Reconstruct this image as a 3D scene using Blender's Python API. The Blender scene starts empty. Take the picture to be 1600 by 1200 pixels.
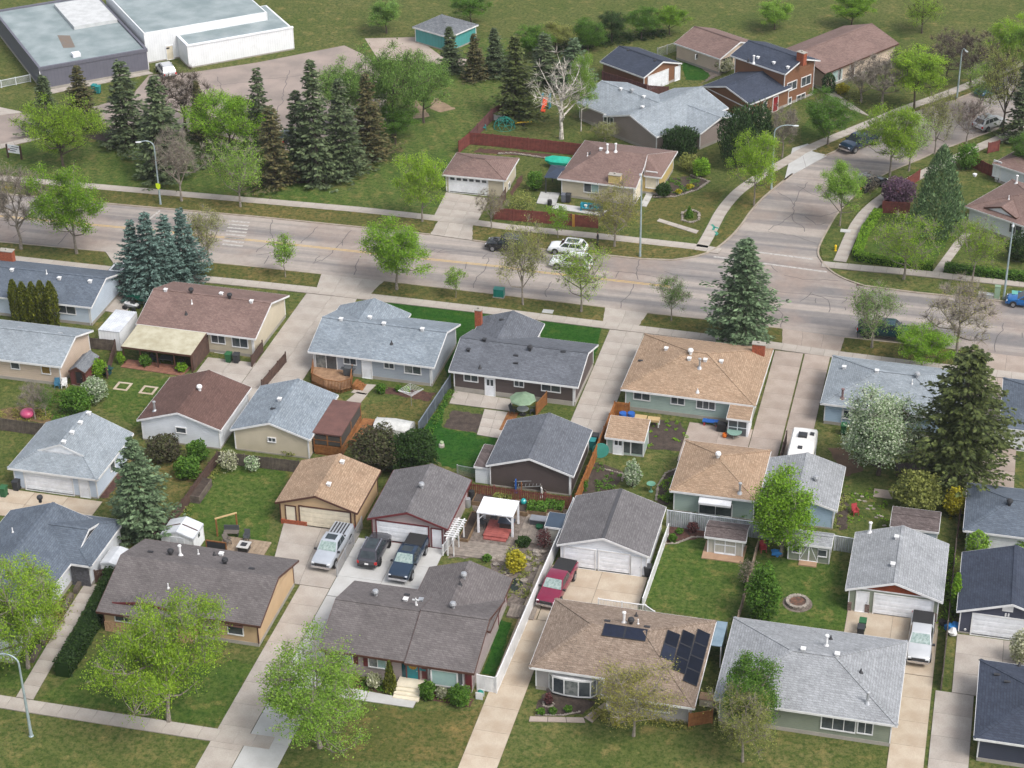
import bpy, math, random
import numpy as np
from mathutils import Vector, Matrix

# ---------------------------------------------------------------- camera, sky, sun, exposure
SC = bpy.context.scene
COL = SC.collection
CAM_H, PITCH, YAW, ROLL = 105.0, math.radians(30.44), math.radians(14.41), math.radians(-0.78)
FPX = 3111.0                       # a 70 mm equivalent lens on a 1600 pixel wide frame
_cy, _sy, _cp, _sp = math.cos(YAW), math.sin(YAW), math.cos(PITCH), math.sin(PITCH)
FW = Vector((-_sy*_cp, _cy*_cp, -_sp))
_r0 = Vector((_cy, _sy, 0)); _u0 = _r0.cross(FW)
RI = _r0*math.cos(ROLL) + _u0*math.sin(ROLL)
UP = -_r0*math.sin(ROLL) + _u0*math.cos(ROLL)
cam = bpy.data.cameras.new('camera'); camo = bpy.data.objects.new('camera', cam); COL.objects.link(camo)
cam.sensor_width = 36.0; cam.lens = 36.0*FPX/1600.0; cam.clip_start = 1.0; cam.clip_end = 3000.0
m3 = Matrix((RI, UP, -FW)).transposed()
camo.matrix_world = Matrix.Translation((0, 0, CAM_H)) @ m3.to_4x4()
SC.camera = camo

SUN_EL, SUN_AZ = math.radians(52), math.radians(118)       # azimuth from +Y (away) towards +X (right)
W = bpy.data.worlds.new('World'); SC.world = W; W.use_nodes = True
nt = W.node_tree; bg = nt.nodes['Background']
sky = nt.nodes.new('ShaderNodeTexSky'); sky.sky_type = 'NISHITA'; sky.sun_disc = False
sky.sun_elevation = SUN_EL; sky.sun_rotation = SUN_AZ
sky.air_density = 1.0; sky.dust_density = 4.0; sky.ozone_density = 1.0
hs = nt.nodes.new('ShaderNodeHueSaturation'); hs.inputs['Saturation'].default_value = 0.42   # thin high cloud
nt.links.new(sky.outputs[0], hs.inputs['Color']); nt.links.new(hs.outputs[0], bg.inputs['Color'])
bg.inputs['Strength'].default_value = 0.15
sl = bpy.data.lights.new('sun', 'SUN'); sl.energy = 1.25; sl.angle = math.radians(22); sl.color = (1.0, 0.97, 0.93)
so = bpy.data.objects.new('sun', sl); COL.objects.link(so)
sd = Vector((math.sin(SUN_AZ)*math.cos(SUN_EL), math.cos(SUN_AZ)*math.cos(SUN_EL), math.sin(SUN_EL)))
so.rotation_euler = sd.to_track_quat('Z', 'Y').to_euler(); so.location = (0, 150, 200)
SC.view_settings.view_transform = 'Standard'; SC.view_settings.look = 'None'
SC.view_settings.exposure = 0.84; SC.view_settings.gamma = 1.0; SC.view_settings.use_curve_mapping = False
SC.cycles.max_bounces = 6; SC.cycles.diffuse_bounces = 3; SC.cycles.transparent_max_bounces = 8

# ---------------------------------------------------------------- geometry helpers
def at(px, py, z=0.0):
    """The point of the place at height z that the surveyed photo pixel shows."""
    d = FW + RI*((px-800)/FPX) - UP*((py-600)/FPX)
    return Vector((0, 0, CAM_H)) + d*((z-CAM_H)/d.z)
def proj(P):
    d = Vector(P)-Vector((0, 0, CAM_H)); k = d.dot(FW)
    return 800+FPX*d.dot(RI)/k, 600-FPX*d.dot(UP)/k
def ppm(P):
    return FPX/(Vector(P)-Vector((0, 0, CAM_H))).dot(FW)

class MB:
    def __init__(s): s.v = []; s.f = []; s.m = []
    def poly(s, pts, m=0):
        n = len(s.v); s.v += [tuple(p) for p in pts]; s.f.append(tuple(range(n, n+len(pts)))); s.m.append(m); return s
    def idx(s, verts, faces, m=0):
        n = len(s.v); s.v += [tuple(p) for p in verts]
        for f in faces: s.f.append(tuple(i+n for i in f)); s.m.append(m)
        return s
    def box(s, x0, x1, y0, y1, z0, z1, m=0):
        v = [(x, y, z) for z in (z0, z1) for y in (y0, y1) for x in (x0, x1)]
        return s.idx(v, [(0, 2, 3, 1), (4, 5, 7, 6), (0, 1, 5, 4), (2, 6, 7, 3), (0, 4, 6, 2), (1, 3, 7, 5)], m)
    def cbox(s, c, sx, sy, sz, m=0, rz=0.0):
        v = []
        for z in (-.5, .5):
            for y in (-.5, .5):
                for x in (-.5, .5):
                    a, b = x*sx, y*sy
                    v.append((c[0]+a*math.cos(rz)-b*math.sin(rz), c[1]+a*math.sin(rz)+b*math.cos(rz), c[2]+z*sz))
        return s.idx(v, [(0, 2, 3, 1), (4, 5, 7, 6), (0, 1, 5, 4), (2, 6, 7, 3), (0, 4, 6, 2), (1, 3, 7, 5)], m)
    def prism(s, pts, z0, z1, m=0, mside=None):
        n = len(pts); a = sum(pts[i][0]*pts[(i+1) % n][1]-pts[(i+1) % n][0]*pts[i][1] for i in range(n))
        if a < 0: pts = pts[::-1]
        v = [(p[0], p[1], z0) for p in pts]+[(p[0], p[1], z1) for p in pts]
        k = len(s.v); s.v += v
        s.f.append(tuple(k+n+i for i in range(n))); s.m.append(m)
        s.f.append(tuple(k+n-1-i for i in range(n))); s.m.append(m)
        for i in range(n):
            j = (i+1) % n; s.f.append((k+i, k+j, k+n+j, k+n+i)); s.m.append(m if mside is None else mside)
        return s
    def beam(s, p, q, w, h, m=0, drop=0.0):
        """a bar from p to q, w wide (level), h high, its top at p/q minus drop"""
        p, q = Vector(p), Vector(q); d = q-p; t = Vector((-d.y, d.x, 0))
        if t.length < 1e-6: t = Vector((1, 0, 0))
        t.normalize(); t *= w/2; v = []
        for z in (-h-drop, -drop):
            for P in (p, q):
                for k in (-1, 1): v.append(P+t*k+Vector((0, 0, z)))
        return s.idx(v, [(0, 1, 3, 2), (4, 6, 7, 5), (0, 4, 5, 1), (2, 3, 7, 6), (0, 2, 6, 4), (1, 5, 7, 3)], m)
    def tube(s, p, q, r0, r1, n=6, m=0, cap=True):
        p, q = Vector(p), Vector(q); d = (q-p)
        if d.length < 1e-6: return s
        d.normalize(); a = d.orthogonal().normalized(); b = d.cross(a); v = []
        for P, r in ((p, r0), (q, r1)):
            for i in range(n):
                t = 2*math.pi*i/n; v.append(P+a*(r*math.cos(t))+b*(r*math.sin(t)))
        f = [(i, (i+1) % n, n+(i+1) % n, n+i) for i in range(n)]
        if cap: f += [tuple(range(n-1, -1, -1)), tuple(range(n, 2*n))]
        return s.idx(v, f, m)
    def path(s, pts, r, n=6, m=0):
        rs = r if isinstance(r, (list, tuple)) else [r]*len(pts)
        for i in range(len(pts)-1): s.tube(pts[i], pts[i+1], rs[i], rs[i+1], n, m)
        return s
    def lathe(s, prof, n=12, c=(0, 0, 0), m=0, axis='z'):
        v = []
        for r, z in prof:
            for i in range(n):
                t = 2*math.pi*i/n; x, y = r*math.cos(t), r*math.sin(t)
                v.append((c[0]+x, c[1]+y, c[2]+z) if axis == 'z' else (c[0]+x, c[1]+z, c[2]+y))
        f = []
        for k in range(len(prof)-1):
            for i in range(n):
                j = (i+1) % n; f.append((k*n+i, k*n+j, k*n+n+j, k*n+n+i) if axis == 'z' else (k*n+i, k*n+n+i, k*n+n+j, k*n+j))
        f.append(tuple(range(n-1, -1, -1)) if axis == 'z' else tuple(range(n)))
        L = len(prof)-1
        f.append(tuple(L*n+i for i in range(n)) if axis == 'z' else tuple(L*n+n-1-i for i in range(n)))
        return s.idx(v, f, m)
    def blob(s, c, rx, ry, rz, seed=0, n=7, k=5, rough=.18, m=0):
        rg = random.Random(seed); v = [(c[0], c[1], c[2]-rz)]
        for i in range(1, k):
            ph = math.pi*i/k
            for j in range(n):
                t = 2*math.pi*(j+.5*(i % 2))/n; q = 1+rg.uniform(-rough, rough)
                v.append((c[0]+rx*q*math.sin(ph)*math.cos(t), c[1]+ry*q*math.sin(ph)*math.sin(t), c[2]-rz*q*math.cos(ph)))
        v.append((c[0], c[1], c[2]+rz)); f = []
        for j in range(n):
            f.append((0, 1+(j+1) % n, 1+j)); f.append((len(v)-1, len(v)-1-n+j, len(v)-1-n+(j+1) % n))
        for i in range(k-2):
            for j in range(n):
                a = 1+i*n; f.append((a+j, a+(j+1) % n, a+n+(j+1) % n, a+n+j))
        return s.idx(v, f, m)
    def mesh(s, name, mats):
        me = bpy.data.meshes.new(name); me.from_pydata(s.v, [], s.f)
        for mm in (mats if isinstance(mats, (list, tuple)) else [mats]): me.materials.append(mm)
        if any(s.m): me.polygons.foreach_set('material_index', s.m)
        me.update(); return me
    def build(s, name, mats, parent=None, smooth=None, loc=None, rz=0.0):
        me = s.mesh(name, mats)
        if smooth: me.shade_smooth(); me.set_sharp_from_angle(angle=math.radians(smooth))
        return link(name, me, parent, loc, rz)
def link(name, data, parent=None, loc=None, rz=0.0):
    o = bpy.data.objects.new(name, data); COL.objects.link(o)
    if parent is not None: o.parent = parent
    if loc is not None: o.location = loc
    if rz: o.rotation_euler = (0, 0, rz)
    return o
def tag(o, label, cat=None, group=None, kind=None):
    o['label'] = label
    if cat: o['category'] = cat
    if group: o['group'] = group
    if kind: o['kind'] = kind
    return o
def thing(name, label, cat, loc=(0, 0, 0), rz=0.0, group=None):
    return tag(link(name, None, None, loc, rz), label, cat, group)
def struct(name, label=None):
    o = link(name, None); o['kind'] = 'structure'
    if label: o['label'] = label
    return o

# ---------------------------------------------------------------- materials
def lin(c):
    return tuple((x/255/12.92 if x/255 <= .04045 else ((x/255+.055)/1.055)**2.4) for x in c)
MATS = {}
def S(r, g, b, k=1.0):
    return tuple(min(1.0, x*k) for x in lin((r, g, b)))
def nodes(name):
    m = bpy.data.materials.new(name); m.use_nodes = True; t = m.node_tree
    return m, t, t.nodes['Principled BSDF']
def N(t, typ, **kw):
    n = t.nodes.new(typ)
    for k, v in kw.items(): setattr(n, k, v)
    return n
def noise(t, vec, scale, detail=3.0, rough=.55):
    n = N(t, 'ShaderNodeTexNoise'); n.inputs['Scale'].default_value = scale
    n.inputs['Detail'].default_value = detail; n.inputs['Roughness'].default_value = rough
    if vec is not None: t.links.new(vec, n.inputs['Vector'])
    return n.outputs[0]
def ramp(t, fac, lo, hi, a=0.0, b=1.0):
    n = N(t, 'ShaderNodeMapRange'); n.inputs[1].default_value = lo; n.inputs[2].default_value = hi
    n.inputs[3].default_value = a; n.inputs[4].default_value = b; t.links.new(fac, n.inputs[0]); return n.outputs[0]
def mix(t, fac, a, b, mode='MIX'):
    n = N(t, 'ShaderNodeMix', data_type='RGBA', blend_type=mode)
    for i, x in ((0, fac), (6, a), (7, b)):
        if isinstance(x, (int, float)): n.inputs[i].default_value = x
        elif isinstance(x, tuple): n.inputs[i].default_value = (*x[:3], 1)
        else: t.links.new(x, n.inputs[i])
    return n.outputs[2]
def scalec(t, col, fac):
    n = N(t, 'ShaderNodeVectorMath', operation='SCALE')
    t.links.new(col, n.inputs[0])
    if isinstance(fac, (int, float)): n.inputs[3].default_value = fac
    else: t.links.new(fac, n.inputs[3])
    return n.outputs[0]
def mapping(t, vec, sc=(1, 1, 1), rot=(0, 0, 0)):
    n = N(t, 'ShaderNodeMapping'); n.inputs['Scale'].default_value = sc; n.inputs['Rotation'].default_value = rot
    t.links.new(vec, n.inputs['Vector']); return n.outputs[0]
def bump(t, bs, h, strength=.3, dist=.02):
    b = N(t, 'ShaderNodeBump'); b.inputs['Strength'].default_value = strength; b.inputs['Distance'].default_value = dist
    t.links.new(h, b.inputs['Height']); t.links.new(b.outputs[0], bs.inputs['Normal'])
def coord(t, kind='Object'):
    return N(t, 'ShaderNodeTexCoord').outputs[kind]
def PM(name, c, c2=None, sc=1.2, fine=.12, rough=.75, bmp=.0, metal=0.0, rnd=0.0, fs=14.0):
    """plain weathered surface: two tones in soft patches, fine speckle, optional relief, tint per object"""
    if name in MATS: return MATS[name]
    m, t, b = nodes(name); v = coord(t)
    c2 = c2 or tuple(x*.82 for x in c)
    col = mix(t, ramp(t, noise(t, v, sc, 4), .35, .65), c, c2)
    col = scalec(t, col, ramp(t, noise(t, v, fs, 2), .25, .75, 1-fine, 1+fine))
    if rnd:
        col = scalec(t, col, ramp(t, N(t, 'ShaderNodeObjectInfo').outputs['Random'], 0, 1, 1-rnd, 1+rnd))
    t.links.new(col, b.inputs['Base Color']); b.inputs['Roughness'].default_value = rough; b.inputs['Metallic'].default_value = metal
    if bmp: bump(t, b, noise(t, v, fs*2, 3), bmp)
    MATS[name] = m; return m
def shingle(name, c, c2, var=.5):
    """asphalt shingle courses: tabs of mixed tone, a shadow line under each course, weathered streaks"""
    if name in MATS: return MATS[name]
    m, t, b = nodes(name); v = coord(t)
    sp = N(t, 'ShaderNodeSeparateXYZ'); t.links.new(v, sp.inputs[0])
    ad = N(t, 'ShaderNodeMath', operation='ADD'); t.links.new(sp.outputs[0], ad.inputs[0]); t.links.new(sp.outputs[1], ad.inputs[1])
    mu = N(t, 'ShaderNodeMath', operation='MULTIPLY'); t.links.new(sp.outputs[2], mu.inputs[0]); mu.inputs[1].default_value = 3.1
    cb = N(t, 'ShaderNodeCombineXYZ'); t.links.new(ad.outputs[0], cb.inputs[0]); t.links.new(mu.outputs[0], cb.inputs[1])
    br = N(t, 'ShaderNodeTexBrick'); t.links.new(cb.outputs[0], br.inputs['Vector'])
    br.inputs['Scale'].default_value = 1.0; br.inputs['Brick Width'].default_value = .42; br.inputs['Row Height'].default_value = .20
    br.inputs['Mortar Size'].default_value = .016; br.inputs['Mortar Smooth'].default_value = .4; br.offset = .37
    br.inputs['Color1'].default_value = (0, 0, 0, 1); br.inputs['Color2'].default_value = (1, 1, 1, 1); br.inputs['Mortar'].default_value = (.3, .3, .3, 1)
    nz = noise(t, mapping(t, cb.outputs[0], (2.6, 5.2, 1)), 1.0, 2, .7)
    f = mix(t, .5, br.outputs['Color'], ramp(t, nz, .3, .7))
    col = mix(t, f, c, c2)
    col = scalec(t, col, ramp(t, br.outputs['Fac'], 0, 1, 1.0, .58))
    col = scalec(t, col, ramp(t, noise(t, v, .45, 4), .3, .7, .88, 1.12))
    col = scalec(t, col, ramp(t, noise(t, mapping(t, cb.outputs[0], (2.2, .12, 1)), 1.0, 3), .3, .7, .92, 1.08))
    col = scalec(t, col, ramp(t, noise(t, v, 11, 2), .25, .75, 1-.3*var, 1+.3*var))
    t.links.new(col, b.inputs['Base Color']); b.inputs['Roughness'].default_value = .92
    b.inputs['Specular IOR Level'].default_value = .25
    bump(t, b, br.outputs['Fac'], -.5, .02)
    MATS[name] = m; return m
def siding(name, c, pitch=.2, vert=False, dark=.72):
    """lapped boards: a groove and a shaded lip for each course"""
    if name in MATS: return MATS[name]
    m, t, b = nodes(name); v = coord(t)
    sp = N(t, 'ShaderNodeSeparateXYZ'); t.links.new(v, sp.inputs[0])
    if vert:
        s_ = N(t, 'ShaderNodeMath', operation='ADD'); t.links.new(sp.outputs[0], s_.inputs[0]); t.links.new(sp.outputs[1], s_.inputs[1]); src = s_.outputs[0]
    else: src = sp.outputs[2]
    d = N(t, 'ShaderNodeMath', operation='DIVIDE'); t.links.new(src, d.inputs[0]); d.inputs[1].default_value = pitch
    fr = N(t, 'ShaderNodeMath', operation='FRACT'); t.links.new(d.outputs[0], fr.inputs[0])
    col = mix(t, ramp(t, noise(t, v, .9, 4), .3, .7), c, tuple(x*.88 for x in c))
    col = scalec(t, col, ramp(t, fr.outputs[0], 0.0, .16, dark, 1.0))
    col = scalec(t, col, ramp(t, noise(t, v, 20, 2), .3, .7, .95, 1.05))
    t.links.new(col, b.inputs['Base Color']); b.inputs['Roughness'].default_value = .6
    bump(t, b, fr.outputs[0], .4, .03)
    MATS[name] = m; return m
def grass(name, a, b_, c, dry=.5, stripe=0.0):
    """turf: greens and straw in patches of several sizes, with a fine blade speckle"""
    if name in MATS: return MATS[name]
    m, t, b = nodes(name); v = coord(t)
    n1 = ramp(t, noise(t, v, .11, 4, .6), .36, .64)
    n2 = ramp(t, noise(t, v, .8, 5, .65), .3, .7)
    n3 = noise(t, mapping(t, v, (1, .6, 1), (0, 0, .4)), 7, 3, .7)
    col = mix(t, n2, a, b_)
    mm = N(t, 'ShaderNodeMath', operation='MULTIPLY'); t.links.new(n1, mm.inputs[0]); t.links.new(ramp(t, noise(t, v, 1.7, 4), .35, .75), mm.inputs[1])
    m2 = N(t, 'ShaderNodeMath', operation='MULTIPLY'); t.links.new(mm.outputs[0], m2.inputs[0]); m2.inputs[1].default_value = dry*1.6; m2.use_clamp = True
    col = mix(t, m2.outputs[0], col, c)
    col = mix(t, ramp(t, noise(t, v, 2.4, 4, .7), .46, .62, 0, .85), col, tuple(x*y for x, y in zip(b_, (.5, .72, .5))))
    col = mix(t, ramp(t, noise(t, v, .55, 5, .75), .54, .70, 0, .85), col, tuple(x*y for x, y in zip(c, (1.15, 1.08, 1.0))))
    col = scalec(t, col, ramp(t, n3, .25, .75, .74, 1.26))
    if stripe:
        w = N(t, 'ShaderNodeTexWave'); w.inputs['Scale'].default_value = .16; w.inputs['Distortion'].default_value = 1.2; w.inputs['Detail'].default_value = 1
        t.links.new(mapping(t, v, (1, 1, 1), (0, 0, -.45)), w.inputs['Vector'])
        col = scalec(t, col, ramp(t, w.outputs[1], 0, 1, 1-stripe, 1+stripe))
    t.links.new(col, b.inputs['Base Color']); b.inputs['Roughness'].default_value = .95; b.inputs['Specular IOR Level'].default_value = .1
    bump(t, b, n3, .6, .06)
    MATS[name] = m; return m
def leafmat(name, c, c2, var=.2, trans=.45):
    if name in MATS: return MATS[name]
    if trans > .3: c, c2 = tuple(min(.8, x*1.22) for x in c), tuple(min(.8, x*1.22) for x in c2)
    m, t, b = nodes(name)
    g = N(t, 'ShaderNodeNewGeometry'); r = g.outputs['Random Per Island']
    col = mix(t, r, c, c2)
    col = scalec(t, col, ramp(t, N(t, 'ShaderNodeObjectInfo').outputs['Random'], 0, 1, .88, 1.12))
    mt = N(t, 'ShaderNodeMath', operation='MULTIPLY'); t.links.new(r, mt.inputs[0]); mt.inputs[1].default_value = 37.7
    fr = N(t, 'ShaderNodeMath', operation='FRACT'); t.links.new(mt.outputs[0], fr.inputs[0])
    col = scalec(t, col, ramp(t, fr.outputs[0], 0, 1, 1-var, 1+var))
    t.links.new(col, b.inputs['Base Color']); b.inputs['Roughness'].default_value = .65; b.inputs['Specular IOR Level'].default_value = .2
    tr = N(t, 'ShaderNodeBsdfTranslucent'); t.links.new(col, tr.inputs['Color'])
    mx = N(t, 'ShaderNodeMixShader'); mx.inputs[0].default_value = trans
    t.links.new(b.outputs[0], mx.inputs[1]); t.links.new(tr.outputs[0], mx.inputs[2])
    t.links.new(mx.outputs[0], t.nodes['Material Output'].inputs['Surface'])
    MATS[name] = m; return m
def paint(name, c, rough=.28, coat=.6, metal=.25):
    if name in MATS: return MATS[name]
    m, t, b = nodes(name); v = coord(t)
    col = scalec(t, mix(t, ramp(t, noise(t, v, 1.5, 3), .3, .7), c, tuple(x*.9 for x in c)), ramp(t, noise(t, v, 60, 2), .2, .8, .96, 1.04))
    t.links.new(col, b.inputs['Base Color']); b.inputs['Roughness'].default_value = rough; b.inputs['Metallic'].default_value = metal
    b.inputs['Coat Weight'].default_value = coat; b.inputs['Coat Roughness'].default_value = .08
    MATS[name] = m; return m
WHITE = PM('white_paint', S(226, 228, 232, .95), fine=.05, rough=.55)
TRIM = PM('white_trim', S(222, 222, 222, .9), fine=.06, rough=.5)
GLASS = PM('window_glass', (.030, .038, .045), (.075, .085, .09), sc=.9, fine=.1, rough=.06)
CURTAIN = PM('curtained_glass', (.22, .23, .22), (.09, .1, .1), sc=2.5, fine=.1, rough=.1)
TEALPANE = PM('pale_blind_glass', (.30, .42, .40), (.26, .37, .36), sc=1, fine=.05, rough=.12)
DARK = PM('dark_metal', (.025, .025, .028), fine=.1, rough=.5)
BLACK = PM('black_rubber', (.014, .014, .015), fine=.2, rough=.8)
STEEL = PM('galvanised_steel', (.45, .46, .47), (.36, .37, .39), fine=.08, rough=.4, metal=.6)
CONC = PM('concrete', S(188, 180, 170, .70), S(174, 164, 154, .68), sc=.5, fine=.1, rough=.9, bmp=.1, rnd=.05, fs=9)
CONCN = PM('new_concrete', S(198, 198, 196, .72), S(188, 187, 184, .70), sc=.6, fine=.05, rough=.9, bmp=.08, rnd=.03, fs=9)
CONCP = PM('pink_concrete', S(184, 170, 158, .68), S(168, 152, 140, .66), sc=.45, fine=.1, rough=.9, bmp=.1, rnd=.06, fs=9)
CONCT = PM('tan_concrete', S(202, 188, 168, .70), S(186, 168, 146, .68), sc=.5, fine=.08, rough=.9, bmp=.1, rnd=.04, fs=9)
SOIL = PM('garden_soil', S(98, 84, 74, .5), S(72, 60, 52, .5), sc=1.5, fine=.3, rough=1, bmp=.6, fs=7)
MULCH = PM('red_mulch', S(110, 74, 62, .55), S(84, 56, 48, .5), sc=2, fine=.35, rough=1, bmp=.6, fs=10)
GRAVEL = PM('gravel', S(150, 138, 128, .55), S(118, 106, 98, .5), sc=2.5, fine=.35, rough=1, bmp=.7, fs=9)
STONE = PM('pale_stone', S(186, 176, 164, .6), S(140, 128, 118, .55), sc=3, fine=.2, rough=.9, bmp=.3, rnd=.2)
CEDAR = PM('cedar_wood', S(168, 112, 60, .6), S(140, 88, 44, .55), sc=3, fine=.2, rough=.75, rnd=.08)
BROWNF = PM('brown_fence_stain', S(104, 78, 66, .6), S(84, 62, 54, .55), sc=2, fine=.2, rough=.85, rnd=.1)
GREYF = PM('weathered_fence_wood', S(122, 110, 98, .6), S(92, 82, 74, .55), sc=2, fine=.22, rough=.9, rnd=.1)
REDF = PM('red_fence_stain', S(146, 76, 66, .62), S(118, 58, 52, .58), sc=2, fine=.16, rough=.8, rnd=.08)
BARK = PM('grey_bark', S(168, 158, 146, .62), S(134, 124, 112, .58), sc=4, fine=.3, rough=1)
BARKD = PM('dark_bark', S(116, 102, 90, .5), S(92, 80, 70, .46), sc=4, fine=.3, rough=1)
BARKB = PM('birch_bark', S(228, 222, 210, .75), S(150, 140, 130, .6), sc=3, fine=.2, rough=.8)
# ---------------------------------------------------------------- ground, roads, pavements
GR = grass('turf', S(104, 114, 60, .62), S(84, 98, 48, .6), S(140, 130, 86, .62), .55)
GRD = grass('dry_turf', S(104, 104, 58, .62), S(88, 96, 48, .6), S(142, 124, 80, .62), .8)
GRM = grass('mown_turf', S(96, 118, 52, .6), S(70, 98, 38, .58), S(136, 130, 80, .6), .4)
GRS = grass('school_turf', S(98, 118, 56, .61), S(78, 104, 44, .59), S(138, 130, 84, .62), .6, .07)
GRL = grass('lush_turf', S(58, 102, 36, .6), S(42, 88, 28, .58), S(84, 108, 46, .6), .2)
def gp(pts, z=0.0): return [(at(*p, z).x, at(*p, z).y) for p in pts]
def plen(P): return [math.hypot(P[i+1][0]-P[i][0], P[i+1][1]-P[i][1]) for i in range(len(P)-1)]
def resample(P, n):
    L = plen(P); T = sum(L); out = []
    for k in range(n+1):
        s = T*k/n; i = 0
        while i < len(L)-1 and s > L[i]: s -= L[i]; i += 1
        t = min(1, s/max(L[i], 1e-9)); out.append((P[i][0]+(P[i+1][0]-P[i][0])*t, P[i][1]+(P[i+1][1]-P[i][1])*t))
    return out
def offset(P, d):
    """shift a polyline to its right-hand side by d"""
    out = []
    for i in range(len(P)):
        a, b = P[max(0, i-1)], P[min(len(P)-1, i+1)]; dx, dy = b[0]-a[0], b[1]-a[1]; l = math.hypot(dx, dy)
        out.append((P[i][0]+dy/l*d, P[i][1]-dx/l*d))
    return out
def clipx(P, a, b):
    def yy(x):
        for i in range(len(P)-1):
            if P[i][0] <= x <= P[i+1][0]: return P[i][1]+(P[i+1][1]-P[i][1])*(x-P[i][0])/(P[i+1][0]-P[i][0])
        return P[-1][1]
    return [(a, yy(a))]+[p for p in P if a < p[0] < b]+[(b, yy(b))]
def smoothline(P, k=2):
    for _ in range(k):
        Q = [P[0]]
        for i in range(len(P)-1):
            a, b = P[i], P[i+1]
            Q += [(a[0]*.75+b[0]*.25, a[1]*.75+b[1]*.25), (a[0]*.25+b[0]*.75, a[1]*.25+b[1]*.75)]
        P = Q+[P[-1]]
    return P
def slabs(parent, mat, A, B, step=1.5, m=1, top=.09, gap=.026):
    n = max(1, round(sum(plen(A))/step)); a, b = resample(A, n), resample(B, n)
    if abs(a[0][0]*1.0) > 1e9: return
    for i in range(n):
        for j in range(m):
            q = []
            for (k, f) in ((i, j/m), (i+1, j/m), (i+1, (j+1)/m), (i, (j+1)/m)):
                q.append((a[k][0]*(1-f)+b[k][0]*f, a[k][1]*(1-f)+b[k][1]*f))
            cx, cy = sum(p[0] for p in q)/4, sum(p[1] for p in q)/4
            w = min(math.dist(q[0], q[1]), math.dist(q[0], q[3])); s = 1-gap/max(w, .3)
            MB().prism([((p[0]-cx)*s, (p[1]-cy)*s) for p in q], 0, top).build('slab', mat, parent, loc=(cx, cy, .006))
_BZ = [0.0]
JOINT = PM('joint_grit', S(128, 118, 108, .5), fine=.2, rough=1)
def base(parent, P, z=.005, mat=None):
    _BZ[0] += .0001; z = .0440+_BZ[0]
    MB().poly([(x, y, z) for x, y in P]).build('base', mat or JOINT, parent)
def pave(name, label, mat, quads, step=2.5, m=1, top=.07):
    o = struct(name, label)
    for k, Q in enumerate(quads):
        if len(Q) > 4: mm, Q = Q[4], Q[:4]
        else: mm = m
        slabs(o, mat, [Q[0], Q[3]], [Q[1], Q[2]], step, mm, top)
        base(o, Q, .004+.0007*k)
    return o
def R4(x0, x1, y0, y1): return [(x0, y1), (x1, y1), (x1, y0), (x0, y0)]
def ragged(P, j, seed=1):
    rg = random.Random(seed); Q = []
    for i in range(len(P)):
        a, b = P[i], P[(i+1) % len(P)]; n = max(1, int(math.dist(a, b)/.45))
        for k in range(n): t = k/n; Q.append((a[0]+(b[0]-a[0])*t+rg.uniform(-j, j), a[1]+(b[1]-a[1])*t+rg.uniform(-j, j)))
    return Q
_FZ = [0.0]
def flat(name, label, pts, mat, z=.008, kind='structure', metric=False, h=0.0):
    _FZ[0] += .0006; z = .008+_FZ[0] if z > .0078 else z
    P = pts if metric else gp(pts)
    if name in ('lawn', 'soil_bed', 'gravel_yard'): P = ragged(P, .14, int(abs(P[0][0]*31)))
    mb = MB()
    if h: mb.prism(P, 0, h)
    else:
        a = sum(P[i][0]*P[(i+1) % len(P)][1]-P[(i+1) % len(P)][0]*P[i][1] for i in range(len(P)))
        mb.poly([(x, y, z) for x, y in (P if a > 0 else P[::-1])])
    o = mb.build(name, mat); o['kind'] = kind; o['label'] = label; return o

g = MB().poly([(-700, -50, 0), (500, -50, 0), (500, 1200, 0), (-700, 1200, 0)]).build('ground', GR); g['kind'] = 'structure'; g['label'] = 'patchy spring turf covering the whole neighbourhood'

NC = [(-80, 371), (0, 379), (165, 394), (310, 409), (400, 418), (502, 429), (600, 440), (777, 461), (945, 481), (1012, 490), (1112, 501), (1222, 514), (1320, 528), (1600, 558), (1720, 571)]
NT = [(-80, 390), (25, 401), (172, 417), (300, 430), (400, 440), (495, 450), (580, 460), (790, 484), (942, 503), (1000, 510), (1200, 534), (1312, 550), (1415, 563), (1600, 584), (1720, 597)]
FC = [(-80, 295), (0, 303), (172, 319), (400, 339), (607, 360), (672, 367), (737, 376), (847, 390), (962, 401), (1000, 405), (1050, 407)]
FCs = [(1050, 407), (1087, 402), (1115, 392), (1135, 377), (1155, 357), (1175, 327), (1200, 302), (1245, 267), (1287, 245), (1315, 232), (1360, 204), (1407, 180), (1450, 168), (1495, 155), (1522, 145), (1570, 122), (1640, 88)]
FT = [(-80, 267), (0, 275), (250, 297), (400, 310), (570, 325), (660, 335), (740, 344), (800, 352), (950, 367), (1087, 382), (1128, 389)]
RCs = [(1640, 166), (1600, 184), (1570, 198), (1512, 220), (1462, 238), (1437, 250), (1375, 275), (1342, 300), (1310, 331), (1297, 352), (1282, 380), (1277, 395), (1282, 407), (1297, 424), (1320, 437), (1350, 447)]
RC = [(1350, 447), (1425, 457), (1582, 473), (1720, 487)]
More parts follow.
